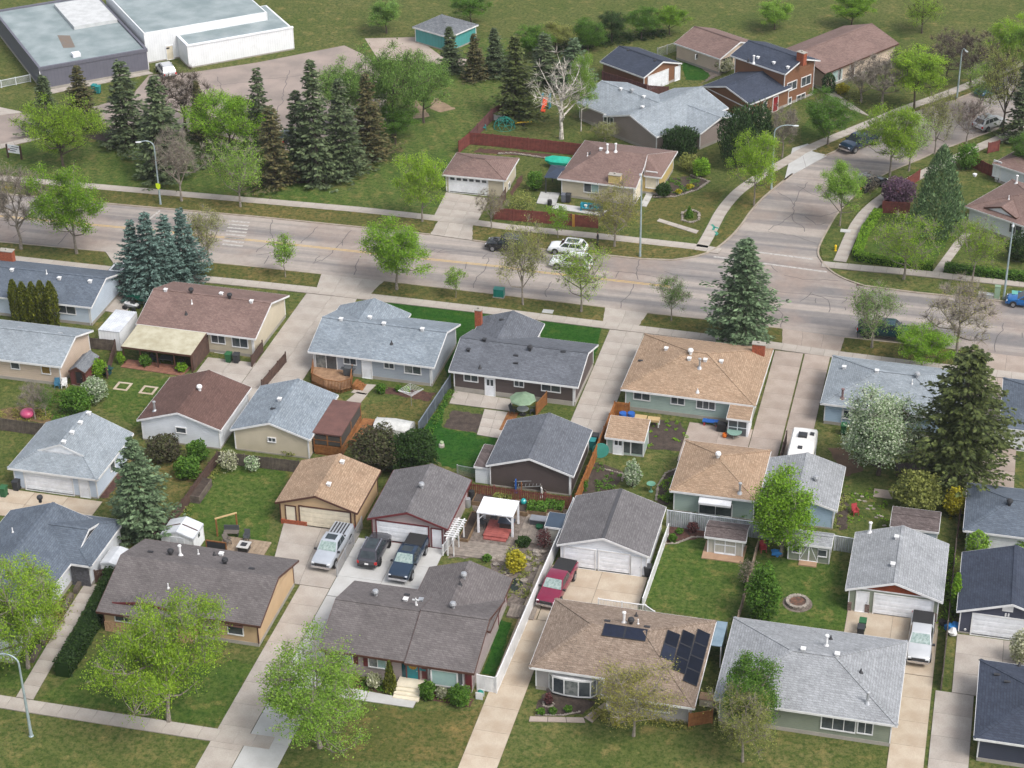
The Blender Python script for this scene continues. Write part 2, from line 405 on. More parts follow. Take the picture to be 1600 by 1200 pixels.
def roadmat():
    m, t, b = nodes('asphalt_chip_seal'); v = coord(t)
    lane = noise(t, mapping(t, v, (.012, .42, 1), (0, 0, .02)), 1.0, 4, .6)
    col = mix(t, ramp(t, lane, .40, .60), S(182, 172, 163, .66), S(140, 136, 135, .6))
    col = mix(t, ramp(t, noise(t, v, .12, 5, .6), .45, .7), col, S(164, 148, 138, .64))
    col = scalec(t, col, ramp(t, noise(t, v, 1.3, 5, .7), .3, .7, .88, 1.1))
    col = scalec(t, col, ramp(t, noise(t, v, 16, 2), .25, .75, .9, 1.1))
    t.links.new(col, b.inputs['Base Color']); b.inputs['Roughness'].default_value = .93; b.inputs['Specular IOR Level'].default_value = .25
    bump(t, b, noise(t, v, 30, 2), .25, .02); return m
ROADM = roadmat()
fcs, rcs = smoothline(gp(FCs)), smoothline(gp(RCs))
road = struct('road', 'two way street with side street, tar sealed cracks and yellow centre line')
P = gp(NC)+gp(RC)[::-1]+rcs[::-1]+fcs[::-1]+gp(FC)[::-1]
MB().poly([(x, y, .006) for x, y in P]).build('asphalt', ROADM, road)
YEL = PM('yellow_line_paint', S(226, 186, 92, .72), S(204, 174, 110, .66), sc=3, fine=.2, rough=.8)
WLP = PM('white_line_paint', S(214, 210, 204, .6), S(180, 174, 168, .55), sc=3, fine=.25, rough=.8)
TAR = PM('crack_tar', S(96, 90, 92, .5), S(112, 105, 104, .5), sc=4, fine=.2, rough=.7)
def ribbon(P, w, z, name, mat, parent, jit=0.0, seed=1):
    rg = random.Random(seed)
    if jit:
        n = max(2, int(sum(plen(P))/.7)); P = resample(P, n)
        P = [P[0]]+[(x+rg.uniform(-jit, jit), y+rg.uniform(-jit, jit)) for x, y in P[1:-1]]+[P[-1]]
    A, B = offset(P, -w/2), offset(P, w/2); mb = MB()
    for i in range(len(P)-1):
        k = rg.uniform(.6, 1.3) if jit else 1
        mb.poly([(*B[i], z), (*B[i+1], z), (*A[i+1], z), (*A[i], z)])
    return mb.build(name, mat, parent)
YL = gp([(-80, 330), (25, 340), (207, 357), (400, 376), (567, 394), (785, 417), (832, 424), (1048, 448)])
for k, d in enumerate((-.14, .14)): ribbon(offset(YL, d), .11, .0115, 'centre_line', YEL, road)
ribbon(gp([(1145, 389), (1270, 405)]), .35, .0115, 'stop_line', WLP, road)
ribbon(gp([(1115, 401), (1292, 425)]), .35, .0115, 'stop_line', WLP, road)
ribbon(gp([(234, 342), (250, 329)]), .3, .0115, 'stop_line', WLP, road)
for k in range(8):
    y = 345+k*5.2; ribbon(gp([(352-k*1.5+6, y), (390-k*1.5, y+3)]), .38, .0115, 'crosswalk_bar', WLP, road)
CR = [[(425, 343), (421, 362), (426, 372)], [(497, 354), (485, 366), (470, 380)], [(468, 381), (440, 392), (400, 399)], [(549, 360), (538, 372), (535, 384)], [(535, 378), (520, 393), (502, 408)], [(502, 406), (487, 413), (500, 400)],
      [(420, 378), (400, 394)], [(680, 389), (668, 397), (664, 405)], [(696, 389), (683, 396), (700, 392), (755, 394)], [(561, 404), (556, 420), (553, 430)], [(420, 400), (413, 412)], [(762, 396), (750, 405), (764, 403), (762, 415), (745, 434), (740, 450)], [(729, 410), (727, 420)],
      [(862, 440), (853, 455), (854, 464)], [(1000, 405), (994, 425), (997, 437)], [(990, 444), (982, 460), (970, 473), (970, 481)], [(967, 424), (962, 434)], [(888, 447), (892, 457)], [(1038, 424), (1060, 431), (1110, 433)], [(960, 424), (1010, 429), (1060, 440)],
      [(1268, 456), (1258, 466), (1250, 471)], [(1275, 466), (1275, 474)], [(1268, 459), (1295, 468), (1295, 488)], [(1324, 466), (1315, 474)], [(1200, 456), (1260, 460), (1330, 467), (1400, 476)], [(1324, 460), (1343, 468), (1343, 485), (1346, 500), (1338, 512), (1340, 528)], [(1320, 480), (1321, 485)],
      [(1458, 476), (1448, 484), (1449, 500), (1443, 516)], [(1568, 505), (1567, 518), (1558, 525), (1555, 550)], [(1597, 520), (1597, 528)], [(1225, 430), (1260, 437), (1310, 438)], [(1200, 362), (1240, 368), (1275, 380)], [(1240, 333), (1238, 345), (1252, 352), (1257, 362)], [(1310, 330), (1285, 338), (1258, 337), (1240, 333), (1225, 345), (1200, 360)],
      [(1258, 338), (1275, 352), (1290, 348)], [(1245, 290), (1270, 305), (1300, 310)], [(1262, 285), (1250, 300), (1240, 320), (1240, 333)], [(1215, 300), (1235, 312), (1240, 320)], [(1300, 270), (1285, 290), (1310, 300)], [(1205, 415), (1215, 425)], [(40, 360), (20, 372)], [(120, 350), (100, 370), (90, 382)], [(1180, 470), (1210, 480), (1225, 490), (1220, 512)], [(1103, 480), (1110, 498)],
      [(1390, 240), (1400, 225), (1440, 215)], [(1450, 230), (1440, 205)], [(1500, 190), (1490, 205)], [(640, 372), (620, 395), (612, 430)], [(300, 345), (285, 375), (270, 400)]]
for k, c in enumerate(CR): ribbon(gp(c), .085, .0095, 'crack_seal', TAR, road, .16, k)
drain = tag(MB().box(-.6, .6, -.3, .3, 0, .05).build('storm_drain', PM('rusty_iron', S(96, 62, 58, .6), fine=.3), None, loc=at(1347, 445)), 'rusty storm drain grate at the street corner curb', 'storm drain')

curb = struct('curb', 'pale concrete curb along the street')
CURBM = PM('curb_concrete', S(186, 174, 158, .62), S(166, 152, 136, .6), sc=1, fine=.1, rough=.9)
def curbline(P, w=.22, h=.12):
    A, B = offset(P, -w/2), offset(P, w/2); mb = MB()
    for i in range(len(P)-1):
        mb.prism([A[i], A[i+1], B[i+1], B[i]], 0, h)
    mb.build('curb_stone', CURBM, curb)
def seg(P, a, b): return gp(clipx(P, a, b))
for a, b in ((-80, 163), (262, 502), (600, 945), (1012, 1222), (1320, 1535), (1612, 1720)): curbline(seg(NC, a, b))
for a, b in ((-80, 672), (738, 1050)): curbline(seg(FC, a, b))
curbline(smoothline(gp(FCs[:8])+[tuple(at(1224, 283).xy)])); curbline(smoothline(gp(FCs[8:12]))); curbline(smoothline(gp(FCs[13:]))); curbline(rcs); curbline(gp(RC))
lawn = struct('lawn', 'strips of dry grass between curb and sidewalk')
def boul(P, m=GRD): P = ragged(P, .07, len(P)); MB().prism(P, 0, .09).build('grass_strip', m, lawn)
for a, b, c, d in ((-80, 163, -80, 163), (262, 502, 240, 495), (600, 945, 580, 942), (1012, 1222, 998, 1222), (1320, 1535, 1313, 1540), (1612, 1720, 1600, 1720)):
    boul(seg(NC, a, b)+seg(NT, c, d)[::-1])
FB = offset(gp(FT), 1.5)
for a, b, c, d in ((-80, 672, -80, 690), (738, 1050, 745, 1095)):
    boul(seg(FC, a, b)+[(x, y) for x, y in offset(seg(FT, c, d), 1.5)][::-1])
boul(gp([(1050, 407), (1087, 401), (1110, 393), (1095, 390)]))
boul(gp([(1112, 388), (1122, 365), (1143, 332), (1162, 306), (1190, 285), (1213, 267), (1226, 281), (1200, 302), (1175, 327), (1155, 357), (1135, 377), (1120, 389)]))
boul(gp([(1268, 237), (1292, 243), (1315, 231), (1360, 204), (1402, 181), (1372, 196)]))
boul(gp([(1414, 178), (1490, 151), (1560, 120), (1640, 84), (1640, 87), (1570, 121), (1495, 154), (1430, 174)]))
boul(gp([(1282, 381), (1297, 353), (1310, 332), (1342, 301), (1375, 276), (1437, 251), (1462, 239), (1512, 221), (1570, 199), (1640, 167), (1640, 176), (1570, 206), (1522, 226), (1480, 246), (1440, 264), (1400, 286), (1372, 304), (1343, 328), (1322, 356), (1300, 405), (1284, 406)]), GR)
boul(gp([(1297, 423), (1320, 436), (1350, 446), (1425, 456), (1582, 472), (1720, 486), (1720, 462), (1600, 451), (1417, 432), (1347, 426)]), GR)

def walk(label, A, B, step=1.5, mat=None):
    o = struct('sidewalk', label); slabs(o, mat or CONC, A, B, step, 1, .1); base(o, A+B[::-1], .0062); return o
A = gp(NT); walk('near concrete sidewalk along the street', A, offset(A, 1.5))
A = gp(FT); walk('far concrete sidewalk along the street', A, FB)
A = smoothline(gp([(1087, 386), (1102, 360), (1117, 330), (1140, 302), (1165, 283), (1200, 262), (1232, 244), (1252, 231), (1360, 187), (1400, 170), (1475, 144), (1555, 112), (1630, 80)]), 1)
walk('side street sidewalk beside the brown roofed corner house', A, offset(A, 1.45))
A = smoothline(gp([(1302, 408), (1325, 355), (1345, 328), (1374, 305), (1402, 287), (1442, 265), (1482, 247), (1524, 227), (1572, 207), (1640, 177)]), 1)
walk('side street sidewalk beside the hedge', A, offset(A, 1.5))
A = gp([(1285, 409), (1347, 415), (1417, 421), (1600, 440), (1720, 452)]); walk('far concrete sidewalk beyond the side street', A, offset(A, 1.5))
A = gp([(-60, 1078), (0, 1087), (55, 1096), (257, 1127), (340, 1140), (430, 1153)]); walk('concrete sidewalk in front of the nearest houses', A, offset(A, 1.5))

# driveways, metric rectangles between the houses
def yline(P, x):
    Q = gp(P)
    for i in range(len(Q)-1):
        if Q[i][0] <= x <= Q[i+1][0]: return Q[i][1]+(Q[i+1][1]-Q[i][1])*(x-Q[i][0])/(Q[i+1][0]-Q[i][0])
    return Q[-1][1]
def apron(p, s): return gp([p[0], p[1], s[1], s[0]])
pave('driveway', 'concrete driveway between blue grey and brown roofed houses', CONC, [apron([(165, 394), (262, 404)], [(182, 419), (242, 425)]), gp([(190, 430), (232, 437), (195, 492), (160, 486)])+[2]], 2.5, 2)
ys = yline(NT, -69)-1.55
pave('driveway', 'long concrete driveway between brown and blue grey roofed houses', CONC, [apron([(502, 429), (600, 440)], [(495, 450), (580, 460)])+[3], R4(-72.0, -66.0, 163.2, ys)+[2], R4(-77.5, -72.05, 163.2, 171.2)+[2]], 3.0)
ys = yline(NT, -35)-1.55
pave('driveway', 'concrete driveway beside dark brown house with grey roof', CONC, [apron([(945, 481), (1012, 490)], [(942, 503), (1000, 510)])+[2], R4(-36.9, -33.1, 162.6, ys)+[2], R4(-43, -36.95, 162.6, 165.2)+[2]], 2.8)
ys = yline(NT, -15.7)-1.55
pave('driveway', 'wide concrete driveway shared by tan and light grey roofed houses', CONCP, [apron([(1222, 514), (1320, 528)], [(1222, 537), (1313, 550)])+[3], R4(-18.75, -15.75, 162.2, ys)+[1], R4(-15.6, -12.9, 161.3, ys)+[1], R4(-25.2, -18.8, 162.2, 169.6)+[2]], 3.0)
pave('driveway', 'reddish driveway at the frame edge beyond the pine', CONCP, [apron([(1535, 551), (1612, 560)], [(1540, 578), (1600, 585)])+[2], R4(2.2, 6.8, 161.5, yline(NT, 4)-1.55)+[2]], 3.0)
pave('driveway', 'concrete driveway of the white door garage across the street', CONC, [gp([(697, 301), (765, 311), (747, 345), (678, 338)])+[3], gp([(680, 345), (748, 353), (737, 376), (672, 367)])+[3]], 2.6)
pave('driveway', 'pale driveway corner on the side street curve', CONCN, [gp([(1238, 232), (1262, 225), (1292, 244), (1226, 280)])+[2]], 2.2)
pave('driveway', 'driveway beside brown split level house', CONC, [gp([(1270, 134), (1300, 142), (1362, 184), (1330, 172)])+[2], gp([(1366, 187), (1398, 172), (1407, 180), (1402, 182)])], 2.6)
xs = at(527, 900).x
pave('driveway', 'tan concrete driveway beside orange brown garage', CONC, [[(-59.0, 143.4), (xs-.02, 143.4), (xs-.02, 134.6), (-57.3, 134.6), 2], R4(-54.3, xs-.02, 104, 134.55)+[1]], 2.9)
pave('driveway', 'new pale concrete driveway beside brown roofed house', CONCN, [R4(xs+.02, -43.2, 133.6, 142.7)+[2], R4(xs+.02, -48.0, 104, 133.55)+[1]], 3.4)
pave('driveway', 'tan concrete driveway beside long white fence', CONCT, [R4(-32.6, -24.4, 134.4, 142.6)+[2], R4(-34.2, -32.65, 134.4, 142.6)+[1], R4(-34.2, -31.2, 104, 134.35)+[1]], 3.1)
pave('driveway', 'tan driveway under the silver pickup', CONCT, [R4(-6.6, 1.2, 134.2, 141.9)+[2], R4(-1.6, 1.2, 104, 134.15)+[1]], 3.1)
pave('driveway', 'tan driveway below navy garage', CONC, [R4(2.8, 10.6, 132.6, 140.6)+[2], R4(1.5, 4.6, 104, 132.55)+[1]], 3.0)
pave('driveway', 'tan pad before white garage with small front gable', CONCT, [R4(-87.5, -77.0, 138.6, 142.9)+[3]], 2.2)
pave('patio', 'concrete patio behind dark brown house', CONC, [gp([(710, 611), (803, 625), (797, 643), (702, 631)])+[4], gp([(757, 640), (796, 645), (782, 686), (745, 680)])+[2]], 1.8)
pave('patio', 'red brick patio under cream awning roof', PM('brick_paving', S(168, 118, 96, .6), S(146, 98, 80, .55), sc=3, fine=.2), [gp([(200, 562), (300, 574), (285, 588), (188, 574)])+[8]], .55)
pave('path', 'concrete path to back door of blue grey house', CONC, [gp([(565, 600), (588, 602), (572, 618), (548, 614)]), gp([(558, 613), (575, 616), (562, 632), (540, 628)])], 1.5)
pave('path', 'concrete path and steps beside hedge of nearest left house', CONC, [gp([(133, 912), (152, 914), (128, 960), (104, 957)])+[1], gp([(104, 957), (128, 960), (52, 1094), (25, 1090)])+[1]], 1.6)
pave('path', 'pale concrete path before teal front door', CONCN, [gp([(510, 1068), (575, 1081), (570, 1096), (495, 1086)])+[2], gp([(575, 1081), (652, 1095), (646, 1107), (570, 1096)])], 2.5)
pave('path', 'front walk through the hedge to corner house', CONC, [gp([(1502, 364), (1517, 366), (1472, 427), (1457, 425)])], 1.4)
pave('path', 'narrow walk leading to the corner sidewalk', CONC, [gp([(1026, 346), (1030, 342), (1092, 361), (1088, 366)])], 1.4)
pave('path', 'curved pale front walk before solar panel house', CONCP, [gp([(826, 1128), (828, 1120), (912, 1122), (915, 1130)])+[1], gp([(912, 1122), (945, 1098), (952, 1104), (925, 1130)])], 1.4)
pave('patio', 'pale patio beside corner house with brown roof', CONCN, [gp([(845, 300), (875, 302), (868, 322), (838, 318)])+[2], gp([(868, 318), (950, 330), (940, 338), (862, 326)])], 1.8)
pave('path', 'pale walkway beside front door of corner house', CONCN, [gp([(1013, 296), (1024, 298), (1010, 324), (1000, 322)])], 1.6)
# school lot and yards
PARK = flat('parking_lot', 'faded school parking lot behind the spruces', [(-60, 172), (45, 176), (150, 166), (182, 156), (205, 150), (233, 117), (300, 113), (400, 98), (538, 71), (576, 89), (605, 130), (604, 188), (560, 215), (447, 237), (330, 208), (175, 203), (62, 216), (-60, 244)], PM('old_lot_asphalt', S(176, 160, 150, .64), S(154, 142, 134, .6), sc=.25, fine=.1, rough=.95, bmp=.2, fs=12), .007)
for k, c in enumerate(([(300, 140), (380, 128), (470, 118), (560, 100)], [(420, 200), (440, 160), (452, 110)], [(340, 185), (350, 150), (340, 120)], [(470, 150), (520, 140), (590, 135)], [(20, 190), (60, 195), (110, 188)])): ribbon(gp(c), .085, .0125, 'crack_seal', TAR, road, .2, k+70)
flat('lawn', 'striped mown school lawn', [(240, 310), (690, 338), (735, 215), (780, 165), (800, 60), (560, 60), (610, 130), (606, 190), (560, 218), (447, 240), (330, 212), (175, 207), (64, 219), (-80, 252), (-80, 262), (0, 272)], GRS, .0055)
pave('path', 'concrete walk along the grey school wing', CONC, [gp([(66, 143), (75, 148), (240, 115), (232, 112)])+[1], gp([(-40, 170), (0, 168), (38, 176), (0, 181)])+[1], gp([(-60, 240), (-60, 248), (64, 217), (60, 212)])+[1]], 1.8)
flat('path', 'brown dirt path behind the school trees', [(570, 60), (650, 58), (690, 88), (730, 92), (725, 104), (640, 96), (590, 92)], CONCP, .0075)
flat('soil_bed', 'bare dirt patch by the timber edging on school lawn', [(636, 158), (650, 156), (672, 182), (640, 186)], PM('pale_dirt', S(176, 150, 120, .6), S(150, 126, 100, .55), sc=1, fine=.15), .0085)
flat('soil_bed', 'gravel wedge beside timber edging on school lawn', [(678, 153), (712, 170), (690, 176), (672, 170)], PM('pale_dirt', S(176, 150, 120, .6)), .0085)
flat('soil_bed', 'dark needle litter under the school spruces', [(70, 180), (230, 215), (240, 228), (170, 222), (60, 200)], SOIL, .0082)
flat('soil_bed', 'dark needle litter under the tall spruce row', [(400, 285), (440, 288), (500, 285), (590, 250), (585, 235), (460, 262), (400, 272)], SOIL, .0084)
flat('lawn', 'lush green lawn behind dark brown house', [(664, 668), (700, 618), (690, 668), (778, 684), (770, 700), (748, 742), (690, 728), (655, 690)], GRL, .009)
flat('gravel_yard', 'grey gravel and board ground around the white pergola', [(735, 776), (892, 798), (846, 905), (800, 872), (700, 872), (742, 800)], GRAVEL, .0095)
flat('lawn', 'lush front lawn of dark brown house', [(845, 498), (942, 513), (924, 576), (880, 570), (835, 540)], GRL, .009)
flat('lawn', 'green front lawn of blue grey house', [(585, 463), (795, 494), (740, 530), (700, 590), (690, 560), (600, 500)], GRL, .009)
flat('lawn', 'backyard lawn beside the shed with double doors', [(1020, 870), (1060, 840), (1200, 860), (1160, 960), (1120, 970), (1010, 948)], GRM, .009)
flat('lawn', 'backyard lawn with round fire pit', [(1175, 870), (1330, 880), (1325, 985), (1160, 975)], GRM, .009)
flat('lawn', 'backyard lawn behind the dark brown roofed house', [(300, 745), (345, 710), (455, 735), (425, 800), (410, 870), (275, 810)], GRM, .009)
flat('lawn', 'dark lawn strip beside nearest brown house', [(782, 970), (800, 975), (775, 1058), (752, 1052)], GRL, .009)
flat('lawn', 'bright lawn panel by the navy garage', [(1065, 100), (1078, 95), (1104, 106), (1112, 116), (1100, 126), (1072, 125)], GRL, .009)
for k, c in enumerate(([(1112, 352), (1116, 356), (1114, 361)], [(1116, 356), (1123, 358)], [(1117, 363), (1121, 366), (1118, 369)])): ribbon(gp(c), .3, .118, 'utility_mark', PM('teal_marking_paint', S(60, 160, 140, .6)), struct('sidewalk_marking', 'teal utility paint on the corner sidewalk'))
flat('lawn', 'green lawn before brown split level house', [(1262, 185), (1300, 160), (1352, 185), (1255, 226), (1250, 210)], GRM, .009)
flat('lawn', 'corner lawn enclosed by clipped hedge', [(1340, 400), (1380, 330), (1500, 345), (1455, 420)], GRM, .009)
flat('lawn', 'dark front lawn under the large lime tree', [(172, 1000), (300, 1015), (395, 1040), (345, 1136), (257, 1124), (62, 1092), (110, 1058)], GRM, .009)
flat('lawn', 'straw coloured front lawn of the mauve house', [(545, 1098), (640, 1112), (738, 1110), (772, 1090), (735, 1190), (520, 1190)], GRD, .009)
flat('lawn', 'olive lawn around the silver green spruce', [(212, 692), (338, 726), (244, 850), (155, 785)], GRD, .009)
flat('lawn', 'worn backyard lawn with rotary clothes dryer', [(575, 632), (640, 622), (692, 622), (655, 682), (560, 690), (555, 650)], GRD, .009)
flat('lawn', 'green lawn beside brick awning patio', [(170, 592), (300, 590), (262, 640), (215, 668), (160, 640)], GRM, .009)
flat('lawn', 'front lawn at the lower left corner', [(-40, 960), (70, 940), (95, 960), (40, 1080), (-40, 1070)], GRM, .009)
flat('lawn', 'dry front lawn of the corner house', [(1012, 318), (1040, 310), (1100, 300), (1130, 300), (1090, 372), (1000, 360)], GRD, .009)
flat('soil_bed', 'dark tilled vegetable bed in backyard', [(708, 641), (760, 649), (745, 676), (692, 668)], SOIL, .011)
flat('soil_bed', 'tilled vegetable garden beside tan roofed garage', [(1008, 668), (1030, 655), (1062, 660), (1082, 688), (1065, 706), (1005, 700)], SOIL, .011)
flat('soil_bed', 'planting bed behind white garage', [(915, 730), (925, 720), (975, 738), (960, 765), (908, 772), (900, 768)], SOIL, .011)
flat('soil_bed', 'garden bed with curved edging beside tan garage', [(1030, 752), (1052, 735), (1062, 730), (1045, 790), (1028, 785)], SOIL, .011)
flat('soil_bed', 'dark bed beside blue grey house back door', [(588, 603), (682, 614), (670, 628), (640, 622), (600, 614)], MULCH, .011)
flat('soil_bed', 'bare brown earth behind light grey house', [(1293, 700), (1320, 700), (1350, 735), (1320, 745)], PM('bare_earth', S(128, 100, 76, .55), S(108, 86, 66, .5), sc=1, fine=.2, rough=1), .011)
flat('soil_bed', 'narrow soil strip beside small light blue garage', [(1305, 795), (1318, 770), (1326, 790), (1322, 825), (1310, 828)], SOIL, .011)
flat('soil_bed', 'dry vegetable patch at the left edge', [(0, 640), (50, 632), (85, 648), (78, 662), (0, 655)], PM('straw_soil', S(150, 124, 86, .58), S(110, 92, 60, .5), sc=3, fine=.3, rough=1), .011)
flat('soil_bed', 'red mulch bed before the brown house', [(520, 1058), (625, 1072), (620, 1087), (515, 1068)], MULCH, .011)
flat('soil_bed', 'mulch bed beside front steps of brown house', [(655, 1078), (740, 1092), (735, 1104), (655, 1092)], MULCH, .012)
flat('soil_bed', 'dark flower bed before the bow window', [(846, 1085), (858, 1078), (930, 1098), (912, 1116), (835, 1118)], SOIL, .011)
flat('soil_bed', 'mulched bed beside white shed', [(1043, 826), (1062, 820), (1105, 828), (1100, 840), (1040, 848)], MULCH, .011)
flat('soil_bed', 'long mulch bed behind corner house fence', [(748, 232), (862, 241), (855, 246), (740, 238)], MULCH, .011)
flat('soil_bed', 'front garden bed edged with stones', [(1020, 300), (1040, 280), (1080, 275), (1108, 283), (1090, 296), (1055, 307), (1025, 309)], SOIL, .011)
flat('soil_bed', 'side garden bed by the garage in corner yard', [(797, 300), (812, 275), (820, 272), (812, 290), (800, 306)], MULCH, .011)
flat('soil_bed', 'mulch strip beside white garage wall', [(150, 776), (185, 730), (195, 738), (168, 780)], MULCH, .011)
flat('soil_bed', 'bare ground at the base of the pine', [(1400, 700), (1440, 690), (1500, 740), (1480, 760), (1400, 745)], SOIL, .011)
flat('soil_bed', 'paved gravel yard behind the navy garage', [(1060, 92), (1105, 98), (1128, 116), (1095, 132), (1112, 118), (1080, 96)], GRAVEL, .0085)
flat('soil_bed', 'rock garden ground beside white fence', [(765, 880), (800, 850), (848, 860), (865, 850), (810, 960), (775, 930)], GRAVEL, .011)
# ---------------------------------------------------------------- buildings
SH = {
 'blue': shingle('blue_grey_shingles', S(160, 170, 178, .68), S(122, 133, 144, .64)),
 'lblue': shingle('pale_blue_grey_shingles', S(172, 180, 186, .66), S(138, 148, 156, .64)),
 'lgrey': shingle('light_grey_shingles', S(178, 181, 184, .66), S(148, 151, 155, .62), .8),
 'slate': shingle('slate_grey_shingles', S(118, 128, 140, .66), S(90, 100, 114, .62)),
 'char': shingle('charcoal_shingles', S(124, 128, 136, .64), S(96, 100, 108, .6)),
 'navy': shingle('navy_shingles', S(80, 88, 104, .62), S(60, 67, 83, .6)),
 'brown': shingle('red_brown_shingles', S(150, 126, 118, .66), S(124, 100, 94, .62)),
 'dbrown': shingle('dark_brown_shingles', S(130, 124, 123, .64), S(106, 100, 100, .6)),
 'tan': shingle('tan_shingles', S(192, 166, 140, .66), S(158, 130, 106, .62), .9),
 'mtan': shingle('mottled_tan_shingles', S(172, 154, 138, .66), S(126, 108, 94, .62), 1.2),
 'grey': shingle('warm_grey_shingles', S(134, 131, 132, .64), S(106, 103, 105, .6)),
 'mid': shingle('mid_grey_shingles', S(140, 144, 148, .64), S(110, 114, 120, .6)),
 'old': shingle('weathered_shingles', S(134, 122, 120, .6), S(88, 76, 74, .55), 1.2),
}
SD = {
 'white': siding('white_siding', S(222, 226, 232, .92), .2), 'lblue': siding('pale_blue_siding', S(196, 208, 222, .88), .2), 'bluegrey': siding('blue_grey_siding', S(168, 176, 186, .8), .2),
 'cream': siding('cream_siding', S(222, 208, 184, .85), .2), 'sage': siding('sage_siding', S(168, 186, 178, .8), .2), 'dbrown': siding('dark_brown_siding', S(92, 80, 78, .75), .2),
 'mauve': siding('mauve_siding', S(178, 164, 162, .8), .2), 'peach': siding('peach_stucco', S(218, 186, 146, .85), 40), 'stucco': siding('grey_stucco', S(184, 180, 178, .8), 40),
 'cstucco': siding('cream_stucco', S(218, 206, 182, .88), 40), 'brown': siding('cedar_brown_siding', S(140, 98, 72, .72), .2), 'greyv': siding('school_metal_cladding', S(108, 108, 120, .75), .5, True),
 'taupe': siding('taupe_siding', S(160, 146, 140, .78), .25), 'navy': siding('navy_siding', S(66, 70, 88, .8), .2), 'sky': siding('sky_blue_siding', S(176, 200, 222, .82), .2), 'beige': siding('beige_siding', S(206, 186, 168, .85), .25),
 'green': siding('grey_green_siding', S(140, 148, 132, .8), .2), 'shed': siding('grey_shed_siding', S(186, 184, 174, .82), .25, True), 'plain': siding('white_metal_cladding', S(226, 228, 230, .92), .35, True),
}
CEDARS = shingle('cedar_shakes', S(170, 88, 54, .65), S(120, 54, 34, .6))
BRICK = PM('orange_brick', S(180, 96, 62, .65), S(150, 78, 54, .6), sc=6, fine=.25, rough=.9)
FOUND = PM('foundation_concrete', S(176, 170, 160, .7), fine=.12, rough=.9)
MAROON = PM('maroon_trim', S(120, 52, 56, .7), fine=.06, rough=.5); BRTRIM = PM('brown_trim', S(96, 62, 50, .65), fine=.1, rough=.6)
TEAL = PM('teal_paint', S(0, 128, 140, .85), fine=.05, rough=.4); REDDOOR = PM('dark_red_paint', S(150, 34, 44, .7), fine=.05, rough=.4)
OFFW = PM('off_white_paint', S(224, 214, 192, .88), fine=.05, rough=.55)

